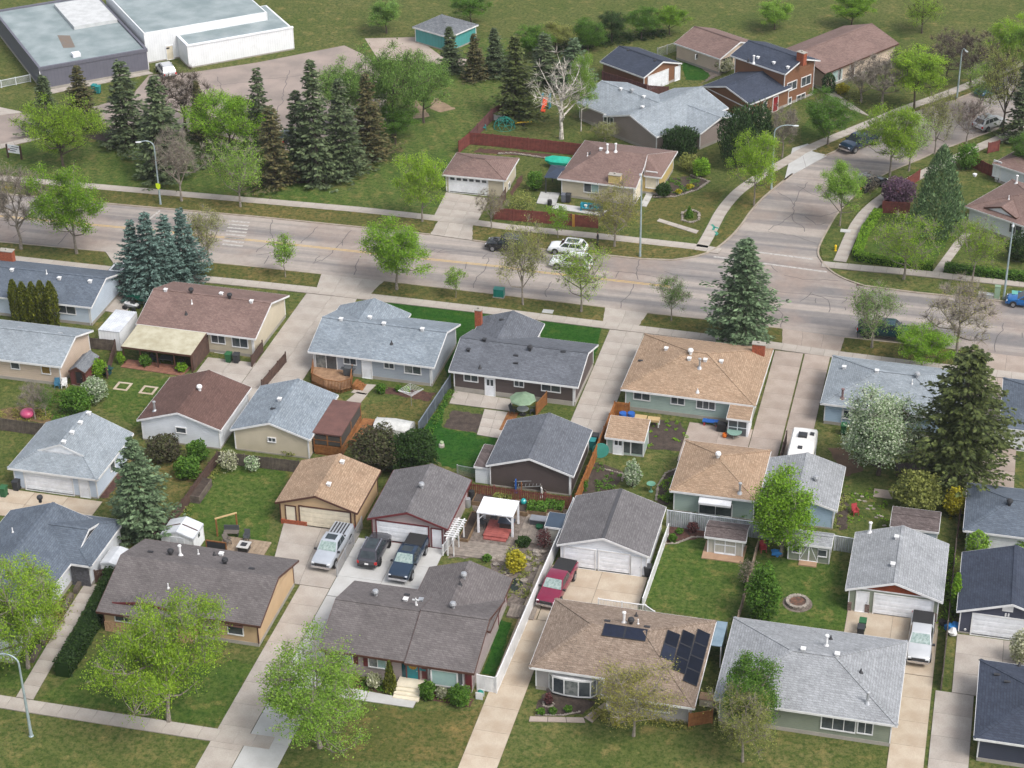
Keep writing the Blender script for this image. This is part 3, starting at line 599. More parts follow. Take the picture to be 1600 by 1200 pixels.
def inside(p, poly):
    r = False; n = len(poly)
    for i in range(n):
        a, b = poly[i], poly[(i+1) % n]
        if (a[1] > p[1]) != (b[1] > p[1]) and p[0] < (b[0]-a[0])*(p[1]-a[1])/(b[1]-a[1])+a[0]: r = not r
    return r
class B:
    def __init__(s, name, label, cat, x, y, rz=0.0, group=None):
        s.root = thing(name, label, cat, (x, y, 0), rz, group); s.x, s.y, s.rz = x, y, rz; s.faces = []; s.S = 0; s.E = 0; s.roofo = None
        s.c, s.n = math.cos(rz), math.sin(rz)
    def loc(s, P): dx, dy = P[0]-s.x, P[1]-s.y; return Vector((dx*s.c+dy*s.n, -dx*s.n+dy*s.c, P[2] if len(P) > 2 else 0))
    def lp(s, px, py, z=0.0): return s.loc(at(px, py, z))
    def on_v(s, px, py, v):
        """where the sight line meets the wall plane v = const (or roof)"""
        a, b = s.lp(px, py, 0), s.lp(px, py, 6); t = (v-a.y)/(b.y-a.y); return a+(b-a)*t
    def on_u(s, px, py, u):
        a, b = s.lp(px, py, 0), s.lp(px, py, 6); t = (u-a.x)/(b.x-a.x); return a+(b-a)*t
    def rh(s, u, v):
        best = None
        for f, nrm, d in s.faces:
            if inside((u, v), f):
                z = (d-nrm.x*u-nrm.y*v)/nrm.z; best = z if best is None else max(best, z)
        return best
    def hit(s, px, py):
        z = 9.0
        while z > 1.5:
            p = s.lp(px, py, z); h = s.rh(p.x, p.y)
            if h is not None and p.z <= h: return Vector((p.x, p.y, h))
            z -= .03
        return s.lp(px, py, 3.0)
    def walls(s, u0, u1, v0, v1, zt, mat, gable=None, p=.333, found=.35, name='wall', z0=0.0):
        mb = MB(); a = .06
        if gable == 'x':
            vm = (v0+v1)/2; pr = [(v0, z0), (v1, z0), (v1, zt), (vm, zt+p*(vm-v0)-a), (v0, zt)]
            v = [(u0, y, z) for y, z in pr]+[(u1, y, z) for y, z in pr]; f = [(4, 3, 2, 1, 0), (5, 6, 7, 8, 9)]+[(i, (i+1) % 5, (i+1) % 5+5, i+5) for i in range(5)]
            mb.idx(v, f)
        elif gable == 'y':
            um = (u0+u1)/2; pr = [(u0, z0), (u1, z0), (u1, zt), (um, zt+p*(um-u0)-a), (u0, zt)]
            v = [(x, v0, z) for x, z in pr]+[(x, v1, z) for x, z in pr]; f = [(0, 1, 2, 3, 4), (9, 8, 7, 6, 5)]+[((i+1) % 5, i, i+5, (i+1) % 5+5) for i in range(5)]
            mb.idx(v, f)
        else: mb.box(u0, u1, v0, v1, z0, zt)
        w = mb.build(name, mat, s.root); s.S, s.E, s.U0, s.N = v0, u1, u0, v1
        if found and z0 == 0: MB().box(u0-.03, u1+.03, v0-.03, v1+.03, 0, found).build('foundation', FOUND, s.root)
        for x, y in ((u0, v0), (u1, v0), (u1, v1)):
            if z0 == 0: MB().box(x-.05, x+.05, y-.05, y+.05, found, zt-.05).build('corner_trim', s.trim, s.root)
        return w
    trim = None
    def roof(s, faces, mat, fm, cap=None, name='roof', fh=.2):
        mb = MB(); t = .1; cnt = {}
        for f in faces:
            P = [Vector(p) for p in f]; nrm = (P[1]-P[0]).cross(P[2]-P[0]).normalized()
            if nrm.z < 0: P = P[::-1]; nrm = -nrm
            mb.poly(P, 0); mb.poly([p-Vector((0, 0, t)) for p in P[::-1]], 1)
            s.faces.append(([(p.x, p.y) for p in P], nrm, nrm.dot(P[0])))
            for i in range(len(P)):
                a, b = P[i], P[(i+1) % len(P)]; k = tuple(sorted([tuple(round(x, 3) for x in a), tuple(round(x, 3) for x in b)])); cnt.setdefault(k, []).append((a, b))
        fa = MB(); caps = []
        for k, e in cnt.items():
            if len(e) == 1: fa.beam(e[0][0], e[0][1], .07, fh, 0, .012)
            else:
                zz = max(e[0][0].z, e[0][1].z); 
                if cap is not None: caps.append(MB().beam(e[0][0]+Vector((0, 0, .022)), e[0][1]+Vector((0, 0, .022)), .3, .04))
        o = mb.build(name, [mat, fm], s.root); s.roofo = o
        fa.build('fascia', fm, o)
        for rc in caps: rc.build('ridge_cap', cap, o)
        return o
    def gx(s, u0, u1, v0, v1, ze, mat, p=.333, fm=None, cap=True, vr=None, name='roof'):
        vm = (v0+v1)/2 if vr is None else vr; zr = ze+p*(vm-v0)
        return s.roof([[(u0, v0, ze), (u1, v0, ze), (u1, vm, zr), (u0, vm, zr)], [(u0, vm, zr), (u1, vm, zr), (u1, v1, ze), (u0, v1, ze)]], mat, fm or s.trim, mat if cap is True else cap, name)
    def gy(s, u0, u1, v0, v1, ze, mat, p=.333, fm=None, cap=True, name='roof'):
        um = (u0+u1)/2; zr = ze+p*(um-u0)
        return s.roof([[(u0, v0, ze), (um, v0, zr), (um, v1, zr), (u0, v1, ze)], [(um, v0, zr), (u1, v0, ze), (u1, v1, ze), (um, v1, zr)]], mat, fm or s.trim, mat if cap is True else cap, name)
    def hip(s, u0, u1, v0, v1, ze, mat, p=.333, fm=None, left=True, right=True, front=True, rear=True):
        if u1-u0 >= v1-v0:
            h = (v1-v0)/2; vm = (v0+v1)/2; zr = ze+p*h; a = u0+(h if left else 0); b = u1-(h if right else 0)
            F = [[(u0, v0, ze), (u1, v0, ze), (b, vm, zr), (a, vm, zr)], [(u1, v1, ze), (u0, v1, ze), (a, vm, zr), (b, vm, zr)]]
            if left: F.append([(u0, v1, ze), (u0, v0, ze), (a, vm, zr)])
            if right: F.append([(u1, v0, ze), (u1, v1, ze), (b, vm, zr)])
        else:
            h = (u1-u0)/2; um = (u0+u1)/2; zr = ze+p*h; a = v0+(h if front else 0); b = v1-(h if rear else 0)
            F = [[(u0, v1, ze), (u0, v0, ze), (um, a, zr), (um, b, zr)], [(u1, v0, ze), (u1, v1, ze), (um, b, zr), (um, a, zr)]]
            if front: F.append([(u0, v0, ze), (u1, v0, ze), (um, a, zr)])
            if rear: F.append([(u1, v1, ze), (u0, v1, ze), (um, b, zr)])
        return s.roof(F, mat, fm or s.trim, mat)
    def shed(s, u0, u1, v0, v1, z0, z1, mat, fm=None, name='roof'):
        return s.roof([[(u0, v0, z0), (u1, v0, z0), (u1, v1, z1), (u0, v1, z1)]], mat, fm or s.trim, None, name)
    def _place(s, face, px, py, plane):
        if face == 'S': return s.on_v(px, py, s.S if plane is None else plane)
        return s.on_u(px, py, s.E if plane is None else plane)
    def opening(s, face, c, w, h, name, frame, fw=.09, depth=.08):
        """an empty-ish frame ring on a wall; local x runs along the wall, local y goes out of it"""
        mb = MB()
        mb.box(-w/2-fw, w/2+fw, -depth, 0.03, h/2, h/2+fw).box(-w/2-fw, w/2+fw, -depth-.03, .03, -h/2-fw, -h/2)
        mb.box(-w/2-fw, -w/2, -depth, .03, -h/2, h/2).box(w/2, w/2+fw, -depth, .03, -h/2, h/2)
        return mb.build(name, frame, s.root, loc=c, rz=0.0 if face == 'S' else math.pi/2)
    def win(s, face, px, py, w, h, n=2, plane=None, frame=None, glass=None, c=None):
        c = c or s._place(face, px, py, plane); o = s.opening(face, c, w, h, 'window', frame or s.trim)
        for i in range(n):
            a = -w/2+w*i/n; b = a+w/n; g = glass[i % len(glass)] if isinstance(glass, list) else (glass or GLASS)
            MB().box(a+(.03 if i else 0), b-(.03 if i < n-1 else 0), -.03, .02, -h/2, h/2).build('pane', g, o)
            if i: MB().box(a-.03, a+.03, -.07, .02, -h/2, h/2).build('mullion', frame or s.trim, o)
        return o
    def door(s, face, px, py, w=.95, h=2.05, mat=None, plane=None, lite=False, frame=None, name='door', step=True):
        c = s._place(face, px, py, plane); c.z = max(c.z, h/2+.02); o = s.opening(face, c, w, h, name, frame or s.trim, .1)
        mb = MB().box(-w/2, w/2, -.045, .02, -h/2, h/2); mb.build('door_leaf', mat or WHITE, o)
        MB().lathe([(.035, 0), (.04, .03), (.02, .05)], 8, (w/2-.1, -.10, 0), axis='y').build('knob', STEEL, o)
        for k in ((-.2, .55), (.2, .55)) if lite else ():
            MB().box(k[0]-.15, k[0]+.15, -.055, .0, k[1]-.4, k[1]+.3).build('pane', GLASS, o)
        return o
    def gdoor(s, px, py, w=4.88, h=2.13, mat=None, plane=None, frame=None, c=None, face='S', panes=0):
        c = c or s._place(face, px, py, plane); c.z = h/2+.03; o = s.opening(face, c, w, h, 'garage_door', frame or s.trim, .12)
        for i in range(4):
            z0 = -h/2+h*i/4; mb = MB().box(-w/2, w/2, -.03, .02, z0+.012, z0+h/4-.012); nn = max(2, round(w/1.2))
            for k in range(nn):
                a = -w/2+w*k/nn
                if panes == 0: mb.box(a+.12, a+w/nn-.12, -.045, 0, z0+.12, z0+h/4-.12)
            p = mb.build('door_panel', mat or WHITE, o)
        for k in range(panes):
            a = -w/2+w*(k+.5)/panes; MB().box(a-.28, a+.28, -.05, 0, h/4+.1, h/2-.1).build('pane', GLASS, o)
        return o
    def vent(s, px, py, kind='box', mat=None):
        p = s.hit(px, py); mb = MB()
        if kind == 'box': mb.cbox((0, 0, .1), .3, .3, .24).cbox((0, 0, .26), .42, .42, .08); nm = 'roof_vent'; mat = mat or TRIM
        elif kind == 'pipe': mb.lathe([(.13, -.05), (.1, .08), (.055, .1), (.055, .5)], 8); nm = 'vent_pipe'; mat = mat or TRIM
        elif kind == 'turbine': mb.lathe([(.16, -.1), (.15, .2), (.26, .28), (.3, .42), (.24, .58), (.06, .64)], 12); nm = 'turbine_vent'; mat = mat or DARK
        elif kind == 'flue': mb.lathe([(.3, -.1), (.14, .15), (.11, .2), (.11, .95), (.17, .97), (.17, 1.08), (.03, 1.14)], 10); nm = 'flue_pipe'; mat = mat or STEEL
        elif kind == 'flat': mb.cbox((0, 0, .03), .5, .25, .12); nm = 'roof_vent'; mat = mat or DARK
        elif kind == 'cone': mb.lathe([(.22, -.05), (.06, .25), (.05, .4)], 8); nm = 'vent_pipe'; mat = mat or DARK
        return mb.build(nm, mat, s.root, loc=p)
    def chimney(s, px, py, w=.9, d=.6, h=1.2, mat=None):
        p = s.hit(px, py); o = MB().box(-w/2, w/2, -d/2, d/2, -.6, h).build('chimney', mat or BRICK, s.root, loc=p)
        MB().box(-w/2-.06, w/2+.06, -d/2-.06, d/2+.06, h, h+.09).build('chimney_cap', FOUND, o)
        MB().lathe([(.12, 0), (.12, .2)], 8, (0, 0, h+.09)).build('flue', FOUND, o); return o
    def downspout(s, u, v, z): MB().box(u-.05, u+.05, v-.06, v-.003, .1, z).build('downspout', s.trim, s.root)
B.trim = TRIM
def eaves(FL, FR, RR, ze, rz=0.0):
    """eave rectangle (origin, width, depth) surveyed from three eave corners"""
    a, b, r = at(*FL, ze), at(*FR, ze), at(*RR, ze); c, n = math.cos(rz), math.sin(rz)
    def l(P): return (P.x-a.x)*c+(P.y-a.y)*n, -(P.x-a.x)*n+(P.y-a.y)*c
    lb, lr = l(b), l(r); w = (lb[0]+lr[0])/2 if abs(lb[0]-lr[0]) < 1 else lb[0]
    return a.x-n*lb[1]/2, a.y+c*lb[1]/2, w, lr[1]-lb[1]/2
OV = .45
RZ = math.radians(-1.1)
# --- row of houses facing the street (backs to us)
x, y, w, d = eaves((0, 472), (142, 480), (189, 430), 2.6)
h = B('house', 'blue grey roofed bungalow with brick chimney at the left edge', 'house', x-6, at(142, 480, 2.6).y, 0); w += 6; d = 8.6
h.walls(OV, w-OV, OV, d-OV, 2.55, SD['lblue'], 'x'); h.gx(0, w, 0, d, 2.6, SH['slate'])
h.win('S', 104, 483, 2.1, 1.0, 2); h.chimney(12, 405, 1.6, .7, 1.1)
for p in ((19, 424), (93, 437), (141, 442)): h.vent(*p)
h.vent(73, 428, 'pipe'); h.downspout(w-.6, OV, 2.5)

x, y, w, d = eaves((212, 506), (400, 529), (451, 461), 2.6, RZ)
h = B('house', 'brown roofed cream bungalow with cream awning over its patio', 'house', x, y, RZ)
h.walls(OV, w-OV, OV, d-OV, 2.55, SD['cstucco'], 'x'); h.gx(0, w, 0, d, 2.6, SH['brown'])
h.win('S', 341, 529, 1.5, 1.0); h.win('S', 375, 534, 1.7, 1.2); h.win('S', 343, 555, .9, .4)
for p in ((259, 455), (346, 461), (393, 473)): h.vent(*p)
for p in ((299, 458), (359, 466)): h.vent(*p, 'turbine')
h.vent(300, 475, 'pipe'); h.vent(291, 491, 'cone')
p = h.lp(322, 521, 2.55); q = h.lp(306, 556, 2.2); u0 = h.lp(215, 507, 2.55).x
AWN = PM('cream_awning_metal', S(202, 196, 172, .7), S(182, 174, 146, .65), sc=1, fine=.08, rough=.6)
h.shed(u0, p.x, q.y, .5, 2.2, 2.62, AWN, BRTRIM, 'patio_roof')
for k in range(5): MB().box(u0+.1+k*(p.x-u0-.2)/4-.06, u0+.1+k*(p.x-u0-.2)/4+.06, q.y+.1, q.y+.22, 0, 2.1).build('post', BRTRIM, h.root)
MB().box(p.x-.12, p.x-.04, q.y+.4, .4, 0, 2.1).build('privacy_screen', BROWNF, h.root)
h.downspout(w-.6, OV, 2.5); h.door('S', 255, 540, .95, 2.0, BRTRIM)

x, y, w, d = eaves((481, 549), (679, 574), (719, 506), 2.6, RZ)
h = B('house', 'blue grey bungalow with rounded wooden deck at its back', 'house', x, y, RZ)
h.walls(OV, w-OV, OV, d-OV, 2.55, SD['bluegrey'], 'x'); h.gx(0, w, 0, d, 2.6, SH['blue'])
nw = h.lp(642, 490, 2.6); wu = 2*h.lp(585, 465, 4.1).x-nw.x; h.walls(wu+OV, nw.x-OV, d-OV-.1, nw.y-OV, 2.55, SD['bluegrey'], 'y', name='wing_wall'); h.gy(wu, nw.x, d/2+.6, nw.y, 2.62, SH['blue'], name='wing_roof'); h.S, h.E = OV, w-OV
h.win('S', 510, 566, 2.3, 1.9, 2, glass=[CURTAIN, GLASS]); h.win('S', 547, 563, 1.3, .85); h.win('S', 608, 570, 1.0, .75); h.win('S', 645, 577, 1.7, .95, glass=[CURTAIN, GLASS])
h.door('S', 574, 584); h.vent(533, 501); h.vent(600, 508); h.vent(660, 517); h.vent(612, 538, 'cone'); h.vent(578, 498); h.downspout(w-.6, OV, 2.5)
DECK = PM('deck_boards', S(176, 142, 110, .65), S(150, 116, 88, .6), sc=2, fine=.2, rough=.85)
pts = [h.lp(*p, .6) for p in ((490, 572), (551, 579), (548, 603), (532, 608), (507, 604), (487, 594))]
MB().prism([(p.x, p.y) for p in pts], .45, .6).build('deck', DECK, h.root)
for i in range(1, 6):
    a, b = pts[i], pts[(i+1) % 6]; mb = MB().beam((a.x, a.y, 1.5), (b.x, b.y, 1.5), .09, .06); n = max(2, int((b-a).length/.16))
    for k in range(n+1): c = a.lerp(b, k/n); mb.box(c.x-.03, c.x+.03, c.y-.03, c.y+.03, .1, 1.46)
    mb.build('railing', CEDAR, h.root)
a = h.lp(551, 600, .6)
for k in range(4): MB().box(a.x+k*.28, a.x+.3+k*.28, a.y-.2, a.y+1.1, 0, .6-.15*k-.02).build('step', CEDAR, h.root)

x, y, w, d = eaves((701, 579), (904, 605), (934, 538), 2.6, RZ)
h = B('house', 'dark brown sided bungalow with charcoal roof and brick chimney', 'house', x, y, RZ)
h.walls(OV, w-OV, OV, d-OV, 2.55, SD['dbrown'], 'x', found=.55); h.gx(0, w, 0, d, 2.6, SH['char'])
nw = h.lp(851, 506, 2.6); wu = 2*h.lp(800, 485, 4.1).x-nw.x; h.walls(wu+OV, nw.x-OV, d-OV-.1, nw.y-OV, 2.55, SD['dbrown'], 'y', name='wing_wall'); h.gy(wu, nw.x, d/2+.6, nw.y, 2.62, SH['char'], name='wing_roof'); h.S, h.E = OV, w-OV
h.win('S', 736, 589, 1.4, .9); h.win('S', 811, 598, .9, .8); h.win('S', 861, 605, 1.9, .9); h.door('S', 766, 608, .95, 2.05, WHITE, lite=True)
h.chimney(748, 503, .7, .6, 1.5)
for p in ((757, 533), (732, 549), (784, 500), (806, 556), (880, 550), (806, 568)): h.vent(*p, 'flat' if p[0] > 780 else 'box', DARK)
h.vent(828, 548, 'turbine'); h.vent(750, 575, 'cone'); h.downspout(w-.6, OV, 2.5)

x, y, w, d = eaves((970, 607), (1182, 635), (1207, 545), 2.6, RZ)
h = B('house', 'sage sided bungalow with tan hip roof behind the big spruce', 'house', x, y, RZ)
h.walls(OV, w-OV, OV, d-OV, 2.55, SD['sage'], None, found=.4); h.hip(0, w, 0, d, 2.6, SH['tan'])
h.win('S', 1003, 619, 1.6, .75); h.win('S', 1059, 626, 1.3, .75); h.win('S', 1103, 632, 1.8, .95, 3)
h.chimney(1185, 552, 1.3, .6, 1.1)
h.vent(1079, 553, 'turbine', TRIM); h.vent(1093, 575, 'flue'); h.vent(1102, 565); h.vent(1077, 563); h.vent(1041, 547); h.vent(1090, 613, 'cone', TRIM); h.vent(1127, 567); h.vent(1001, 564, 'flat')
p = h.lp(1135, 653, 2.1); q = h.lp(1172, 657, 2.1)
h.shed(p.x, q.x, p.y, OV, 2.1, 2.5, SH['tan'], TRIM, 'porch_roof')
o = MB().box(p.x+.15, q.x-.15, p.y+.2, OV+.02, 0, 2.05).build('porch', WHITE, h.root)
for i in range(2):
    for j in range(2):
        a = p.x+.25+i*(q.x-p.x-.5)/2; b = a+(q.x-p.x-.5)/2-.1
        MB().box(a, b, p.y+.16, p.y+.22, .15+j*.95, .98+j*.95).build('pane', GLASS, o)
h.downspout(w-.6, OV, 2.5)

x, y, w, d = eaves((1282, 629), (1442, 650), (1482, 577), 2.6, RZ); w = 13.6; d = 9.9
h = B('house', 'pale blue bungalow with light grey roof behind white blossom tree', 'house', x, y, RZ)
h.walls(OV, w-OV, OV, d-OV, 2.55, SD['sky'], None); h.hip(0, w, 0, d, 2.6, SH['lblue'])
h.win('S', 1330, 648, 1.5, .9); h.win('S', 1420, 655, 1.3, .8)
h.vent(1319, 576); h.vent(1370, 582); h.vent(1433, 590, 'turbine', STEEL); h.vent(1316, 622, 'flue', PM('rusty_pipe', S(140, 110, 110, .6))); h.vent(1470, 606, 'flat'); h.vent(1425, 600, 'pipe')
h.downspout(2.2, OV, 2.5)

x0 = at(1562, 668, 2.6)
h = B('house', 'slate roofed house with white wall at the right edge', 'house', x0.x, x0.y, 0)
h.walls(OV, 10.5, OV, 9.4, 2.55, SD['white'], None); h.hip(0, 11, 0, 9.9, 2.6, SH['slate']); h.gdoor(1590, 698, 4.88)

# --- garages between the rows
def garage(label, FL, FR, RR, sh, sd, fm=None, ze=2.45, p=.325, cap=True):
    x, y, w, d = eaves(FL, FR, RR, ze); h = B('garage', label, 'garage', x, y, 0); h.w, h.d = w, d
    h.trim = fm or TRIM
    h.walls(.35, w-.35, .3, d-.3, ze-.03, sd, 'y', p, .15); h.gy(0, w, 0, d, ze, sh, p, fm, cap); return h
SH['rbrown'] = shingle('rust_brown_shingles', S(126, 98, 90, .62), S(100, 76, 70, .58))
h = garage('white garage with red brown gable roof and tiny window', (215, 654), (342, 674), (394, 605), SH['rbrown'], SD['white'])
h.win('S', 283, 672, 1.0, .55, 1); h.vent(312, 610, 'turbine', TRIM); h.vent(242, 642, 'flue'); h.gdoor(0, 0, 4.88, c=Vector((h.w/2, h.d-.27, 1.1)))
h = garage('cream garage with pale blue grey gable roof beside the screened gazebo', (359, 671), (484, 687), (529, 617), SH['blue'], SD['cstucco'])
h.win('S', 425, 687, .7, .4, 2); h.vent(437, 626); h.vent(427, 639, 'flat'); h.downspout(h.w-.3, .3, 2.3)
h = garage('peach garage with orange tan gable roof', (430, 784), (556, 802), (597, 735), SH['tan'], SD['peach'], BRTRIM)
h.gdoor(508, 806, 4.88, 2.13, OFFW, frame=BRTRIM); h.door('S', 455, 805, .9, 2.0, OFFW, frame=BRTRIM); h.vent(535, 724); h.vent(514, 759)
MB().box(.35, 2.9, .18, .3, 0, .5).build('brick_base', BRICK, h.root); MB().box(h.w-.42, h.w-.3, .5, h.d-.5, 0, 2.3).build('side_wall', SD['peach'], h.root)
h = garage('mauve garage with dark grey brown roof and maroon trim', (574, 809), (697, 827), (739, 750), SH['grey'], SD['mauve'], MAROON)
h.gdoor(629, 829, 4.88, 2.13, WHITE, frame=MAROON); h.door('S', 683, 841, .9, 2.0, WHITE, frame=MAROON); h.vent(659, 763, 'turbine', STEEL); h.downspout(h.w-.3, .3, 2.3)
h = garage('dark brown garage with charcoal gable roof behind the red fence', (760, 725), (895, 746), (926, 672), SH['char'], SD['dbrown'])
h.gdoor(0, 0, 4.88, c=Vector((h.w/2, h.d-.27, 1.1))); h.downspout(h.w-.45, .3, 2.3)
h.shed(-1.3, .3, .4, 4.4, 1.9, 1.95, SH['old'], TRIM, 'lean_to_roof'); MB().box(-1.2, .36, .5, 4.3, 0, 1.85).build('lean_to', SD['white'], h.root)
h = garage('white double garage with grey roof and dark ridge strip', (870, 850), (1015, 871), (1041, 792), SH['grey'], SD['white'], cap=PM('dark_ridge_cap', S(84, 84, 88, .6)))
h.gdoor(906, 874, 2.75, 2.13); h.gdoor(960, 882, 2.75, 2.13); h.door('S', 994, 888, .85, 2.0)
x, y, w, d = eaves((1046, 766), (1180, 781), (1210, 703), 2.5)
h = B('garage', 'sage garage with tan hip roof and white window awning', 'garage', x, y-.1, 0)
h.walls(.4, w-.4, .4, d-.4, 2.45, SD['sage'], None, found=.15); h.hip(0, w, 0, d, 2.5, SH['tan']); h.vent(1122, 715, 'turbine', TRIM); h.vent(1156, 770, 'flue')
o = h.win('S', 1118, 795, 3.0, 1.3, 2)
h.shed(h.on_v(1094, 783, .4).x, h.on_v(1143, 790, .4).x, -.55, .38, 1.95, 2.3, PM('awning_white', S(214, 216, 220, .85)), TRIM, 'awning')
x, y, w, d = eaves((1180, 780), (1300, 799), (1319, 729), 2.3); x += .3
h = B('garage', 'small pale blue garage with light grey gable roof beside leafy tree', 'garage', x, y, 0); h.w = w
h.walls(.35, w-.35, .3, d-.3, 2.27, SD['sky'], 'y', .3, .15); h.gy(0, w, 0, d, 2.3, SH['lgrey'], .3)
h.win('S', 1259, 803, .7, .9, 1); h.vent(1275, 752, 'turbine', STEEL)
h = garage('light grey roofed garage with cedar gable and stone base', (1321, 920), (1472, 941), (1484, 850), SH['lgrey'], SD['green'])
h.gdoor(1411, 949, 4.88, 2.13); h.door('S', 1347, 940, .95, 2.05, WHITE)
o = h.root; um = h.w/2
MB().idx([(um-2.9, .22, 2.62), (um+2.9, .22, 2.62), (um, .22, 3.52), (um-2.9, .3, 2.62), (um+2.9, .3, 2.62), (um, .3, 3.52)], [(0, 1, 2), (0, 3, 4, 1), (1, 4, 5, 2), (2, 5, 3, 0)]).build('cedar_gable', CEDARS, o)
MB().box(um-3.0, um+3.0, .2, .3, 2.5, 2.62).build('gable_trim', TRIM, o)
for a, b in ((.3, .62), (1.78, 2.16), (7.28, 7.9)): MB().box(a, b, .2, .32, 0, .95).build('stone_base', PM('field_stone', S(150, 128, 120, .6), S(104, 86, 80, .5), sc=5, fine=.3, rough=.95), o)
h.vent(1395, 884); h.vent(1401, 842); h.vent(1359, 832, 'flue', TRIM)
x0 = at(1505, 828, 2.5)
h = B('garage', 'white garage with slate hip roof beside the yellow shrub', 'garage', x0.x, x0.y, 0)
h.walls(.4, 10, .4, 7.6, 2.45, SD['white'], None, found=.15); h.hip(0, 10.5, 0, 8, 2.5, SH['slate']); h.vent(1577, 789, 'turbine'); h.gdoor(1570, 850, 4.6, 2.1)
h = garage('navy garage with white double door and navy roof', (1495, 954), (1660, 977), (1672, 884), SH['navy'], SD['navy'])
h.gdoor(1566, 975, 4.88, 2.13)
pl = h.on_v(1575, 950, .3); MB().box(-.45, .45, -.06, 0, -.35, .35).build('attic_vent', TRIM, h.root, loc=pl)
for k, (a, b) in enumerate(((-.12, 0), (.12, 0))): MB().box(a-.07, a+.07, -.05, 0, -.35, -.02).build('wall_sconce', TRIM, h.root, loc=h.on_v(1574, 958, .3))
MB().lathe([(.1, 0), (.1, .08)], 8, (0, -.08, 0), axis='y').build('wall_sconce', TRIM, h.root, loc=h.on_v(1508, 983, .3))
# white garage with small front gable
x, y, w, d = eaves((12, 730), (150, 750), (210, 677), 2.5)
h = B('garage', 'white garage with light grey roof and small gable over its door', 'garage', x, y, 0)
h.walls(.4, w-.4, .4, d-.3, 2.45, SD['lblue'], None, found=.15)
p_ = .42; um = w/2; zr = 2.5+p_*um; hd = 2.2
h.roof([[(0, 0, 2.5), (w, 0, 2.5), (w-hd, hd, 2.5+p_*hd), (hd, hd, 2.5+p_*hd)], [(0, d, 2.5), (0, 0, 2.5), (hd, hd, 2.5+p_*hd), (um, hd, zr), (um, d, zr)], [(w, 0, 2.5), (w, d, 2.5), (um, d, zr), (um, hd, zr), (w-hd, hd, 2.5+p_*hd)]], SH['lblue'], TRIM, SH['lblue'])
MB().idx([(hd-.1, hd+.05, 2.5+p_*hd), (w-hd+.1, hd+.05, 2.5+p_*hd), (um, hd+.05, zr-.02), (um, d-.3, zr-.1), (hd, d-.3, 2.6), (w-hd, d-.3, 2.6)], [(0, 1, 2), (5, 4, 3)]).build('gable_wall', WHITE, h.root)
MB().idx([(.5, d-.32, 2.4), (w-.5, d-.32, 2.4), (um, d-.32, zr-.12)], [(0, 1, 2), (2, 1, 0)]).build('rear_gable', WHITE, h.root)
h.gdoor(77, 757, 4.88, 2.13); h.door('S', 133, 767, .9, 2.0); h.win('E', 175, 726, .9, 1.0, 1)
for p in ((139, 648), (126, 663), (113, 678), (100, 693)): h.vent(*p)

# --- nearest row of houses (fronts to us)
mE = at(111, 880, 2.6).x; wE = (at(142, 885, 2.6).x+at(195, 813, 2.6).x)/2; y0w, y1w = at(142, 885, 2.6).y, at(195, 813, 2.6).y
xr = at(82, 774, 4.9).x; y1m = at(82, 774, 4.9).y
h = B('house', 'slate roofed house with stone entry at the lower left edge', 'house', xr-7, 118, 0); X = lambda x: x-h.x; Y = lambda y: y-118
mw = 2*(X(mE)-7)
h.walls(7-mw/2+OV, X(mE)-OV, .5, Y(y1m)-OV, 2.55, SD['white'], 'y', .34); h.gy(7-mw/2, X(mE), 0, Y(y1m), 2.6, SH['slate'], .34)
h.walls(X(mE)-1.5, X(wE)-OV, Y(y0w)+OV, Y(y1w)-OV, 2.55, SD['white'], None, name='wing_wall')
vm = (Y(y0w)+Y(y1w))/2; hh = (Y(y1w)-Y(y0w))/2; zr = 2.6+.34*hh; hd = 1.7; ux = X(wE); ua = X(mE)-hh
h.roof([[(ua, Y(y0w), 2.6), (ux, Y(y0w), 2.6), (ux-hd, Y(y0w)+hd, 2.6+.34*hd), (ux-hd, vm, zr), (ua, vm, zr)], [(ux, Y(y1w), 2.6), (ua, Y(y1w), 2.6), (ua, vm, zr), (ux-hd, vm, zr), (ux-hd, Y(y1w)-hd, 2.6+.34*hd)], [(ux, Y(y0w), 2.6), (ux, Y(y1w), 2.6), (ux-hd, Y(y1w)-hd, 2.6+.34*hd), (ux-hd, Y(y0w)+hd, 2.6+.34*hd)]], SH['slate'], TRIM, SH['slate'], 'wing_roof')
MB().idx([(ux-hd-.04, Y(y0w)+hd, 2.6+.34*hd), (ux-hd-.04, Y(y1w)-hd, 2.6+.34*hd), (ux-hd-.04, vm, zr-.03)], [(0, 1, 2)]).build('gable_wall', DARK, h.root)
h.vent(63, 783, 'turbine'); h.vent(20, 832, 'pipe')
MB().box(X(mE)-.3, X(wE)-OV-.02, Y(y0w)+OV-.12, Y(y0w)+OV-.01, 0, 2.5).build('stone_facing', PM('grey_stone_facing', S(112, 112, 118, .6), S(84, 84, 90, .5), sc=4, fine=.3), h.root)
h.win('E', 115, 888, .5, 1.6, 1, plane=X(mE)-OV); h.win('S', 10, 950, 2.4, 1.5, 3, plane=.5)

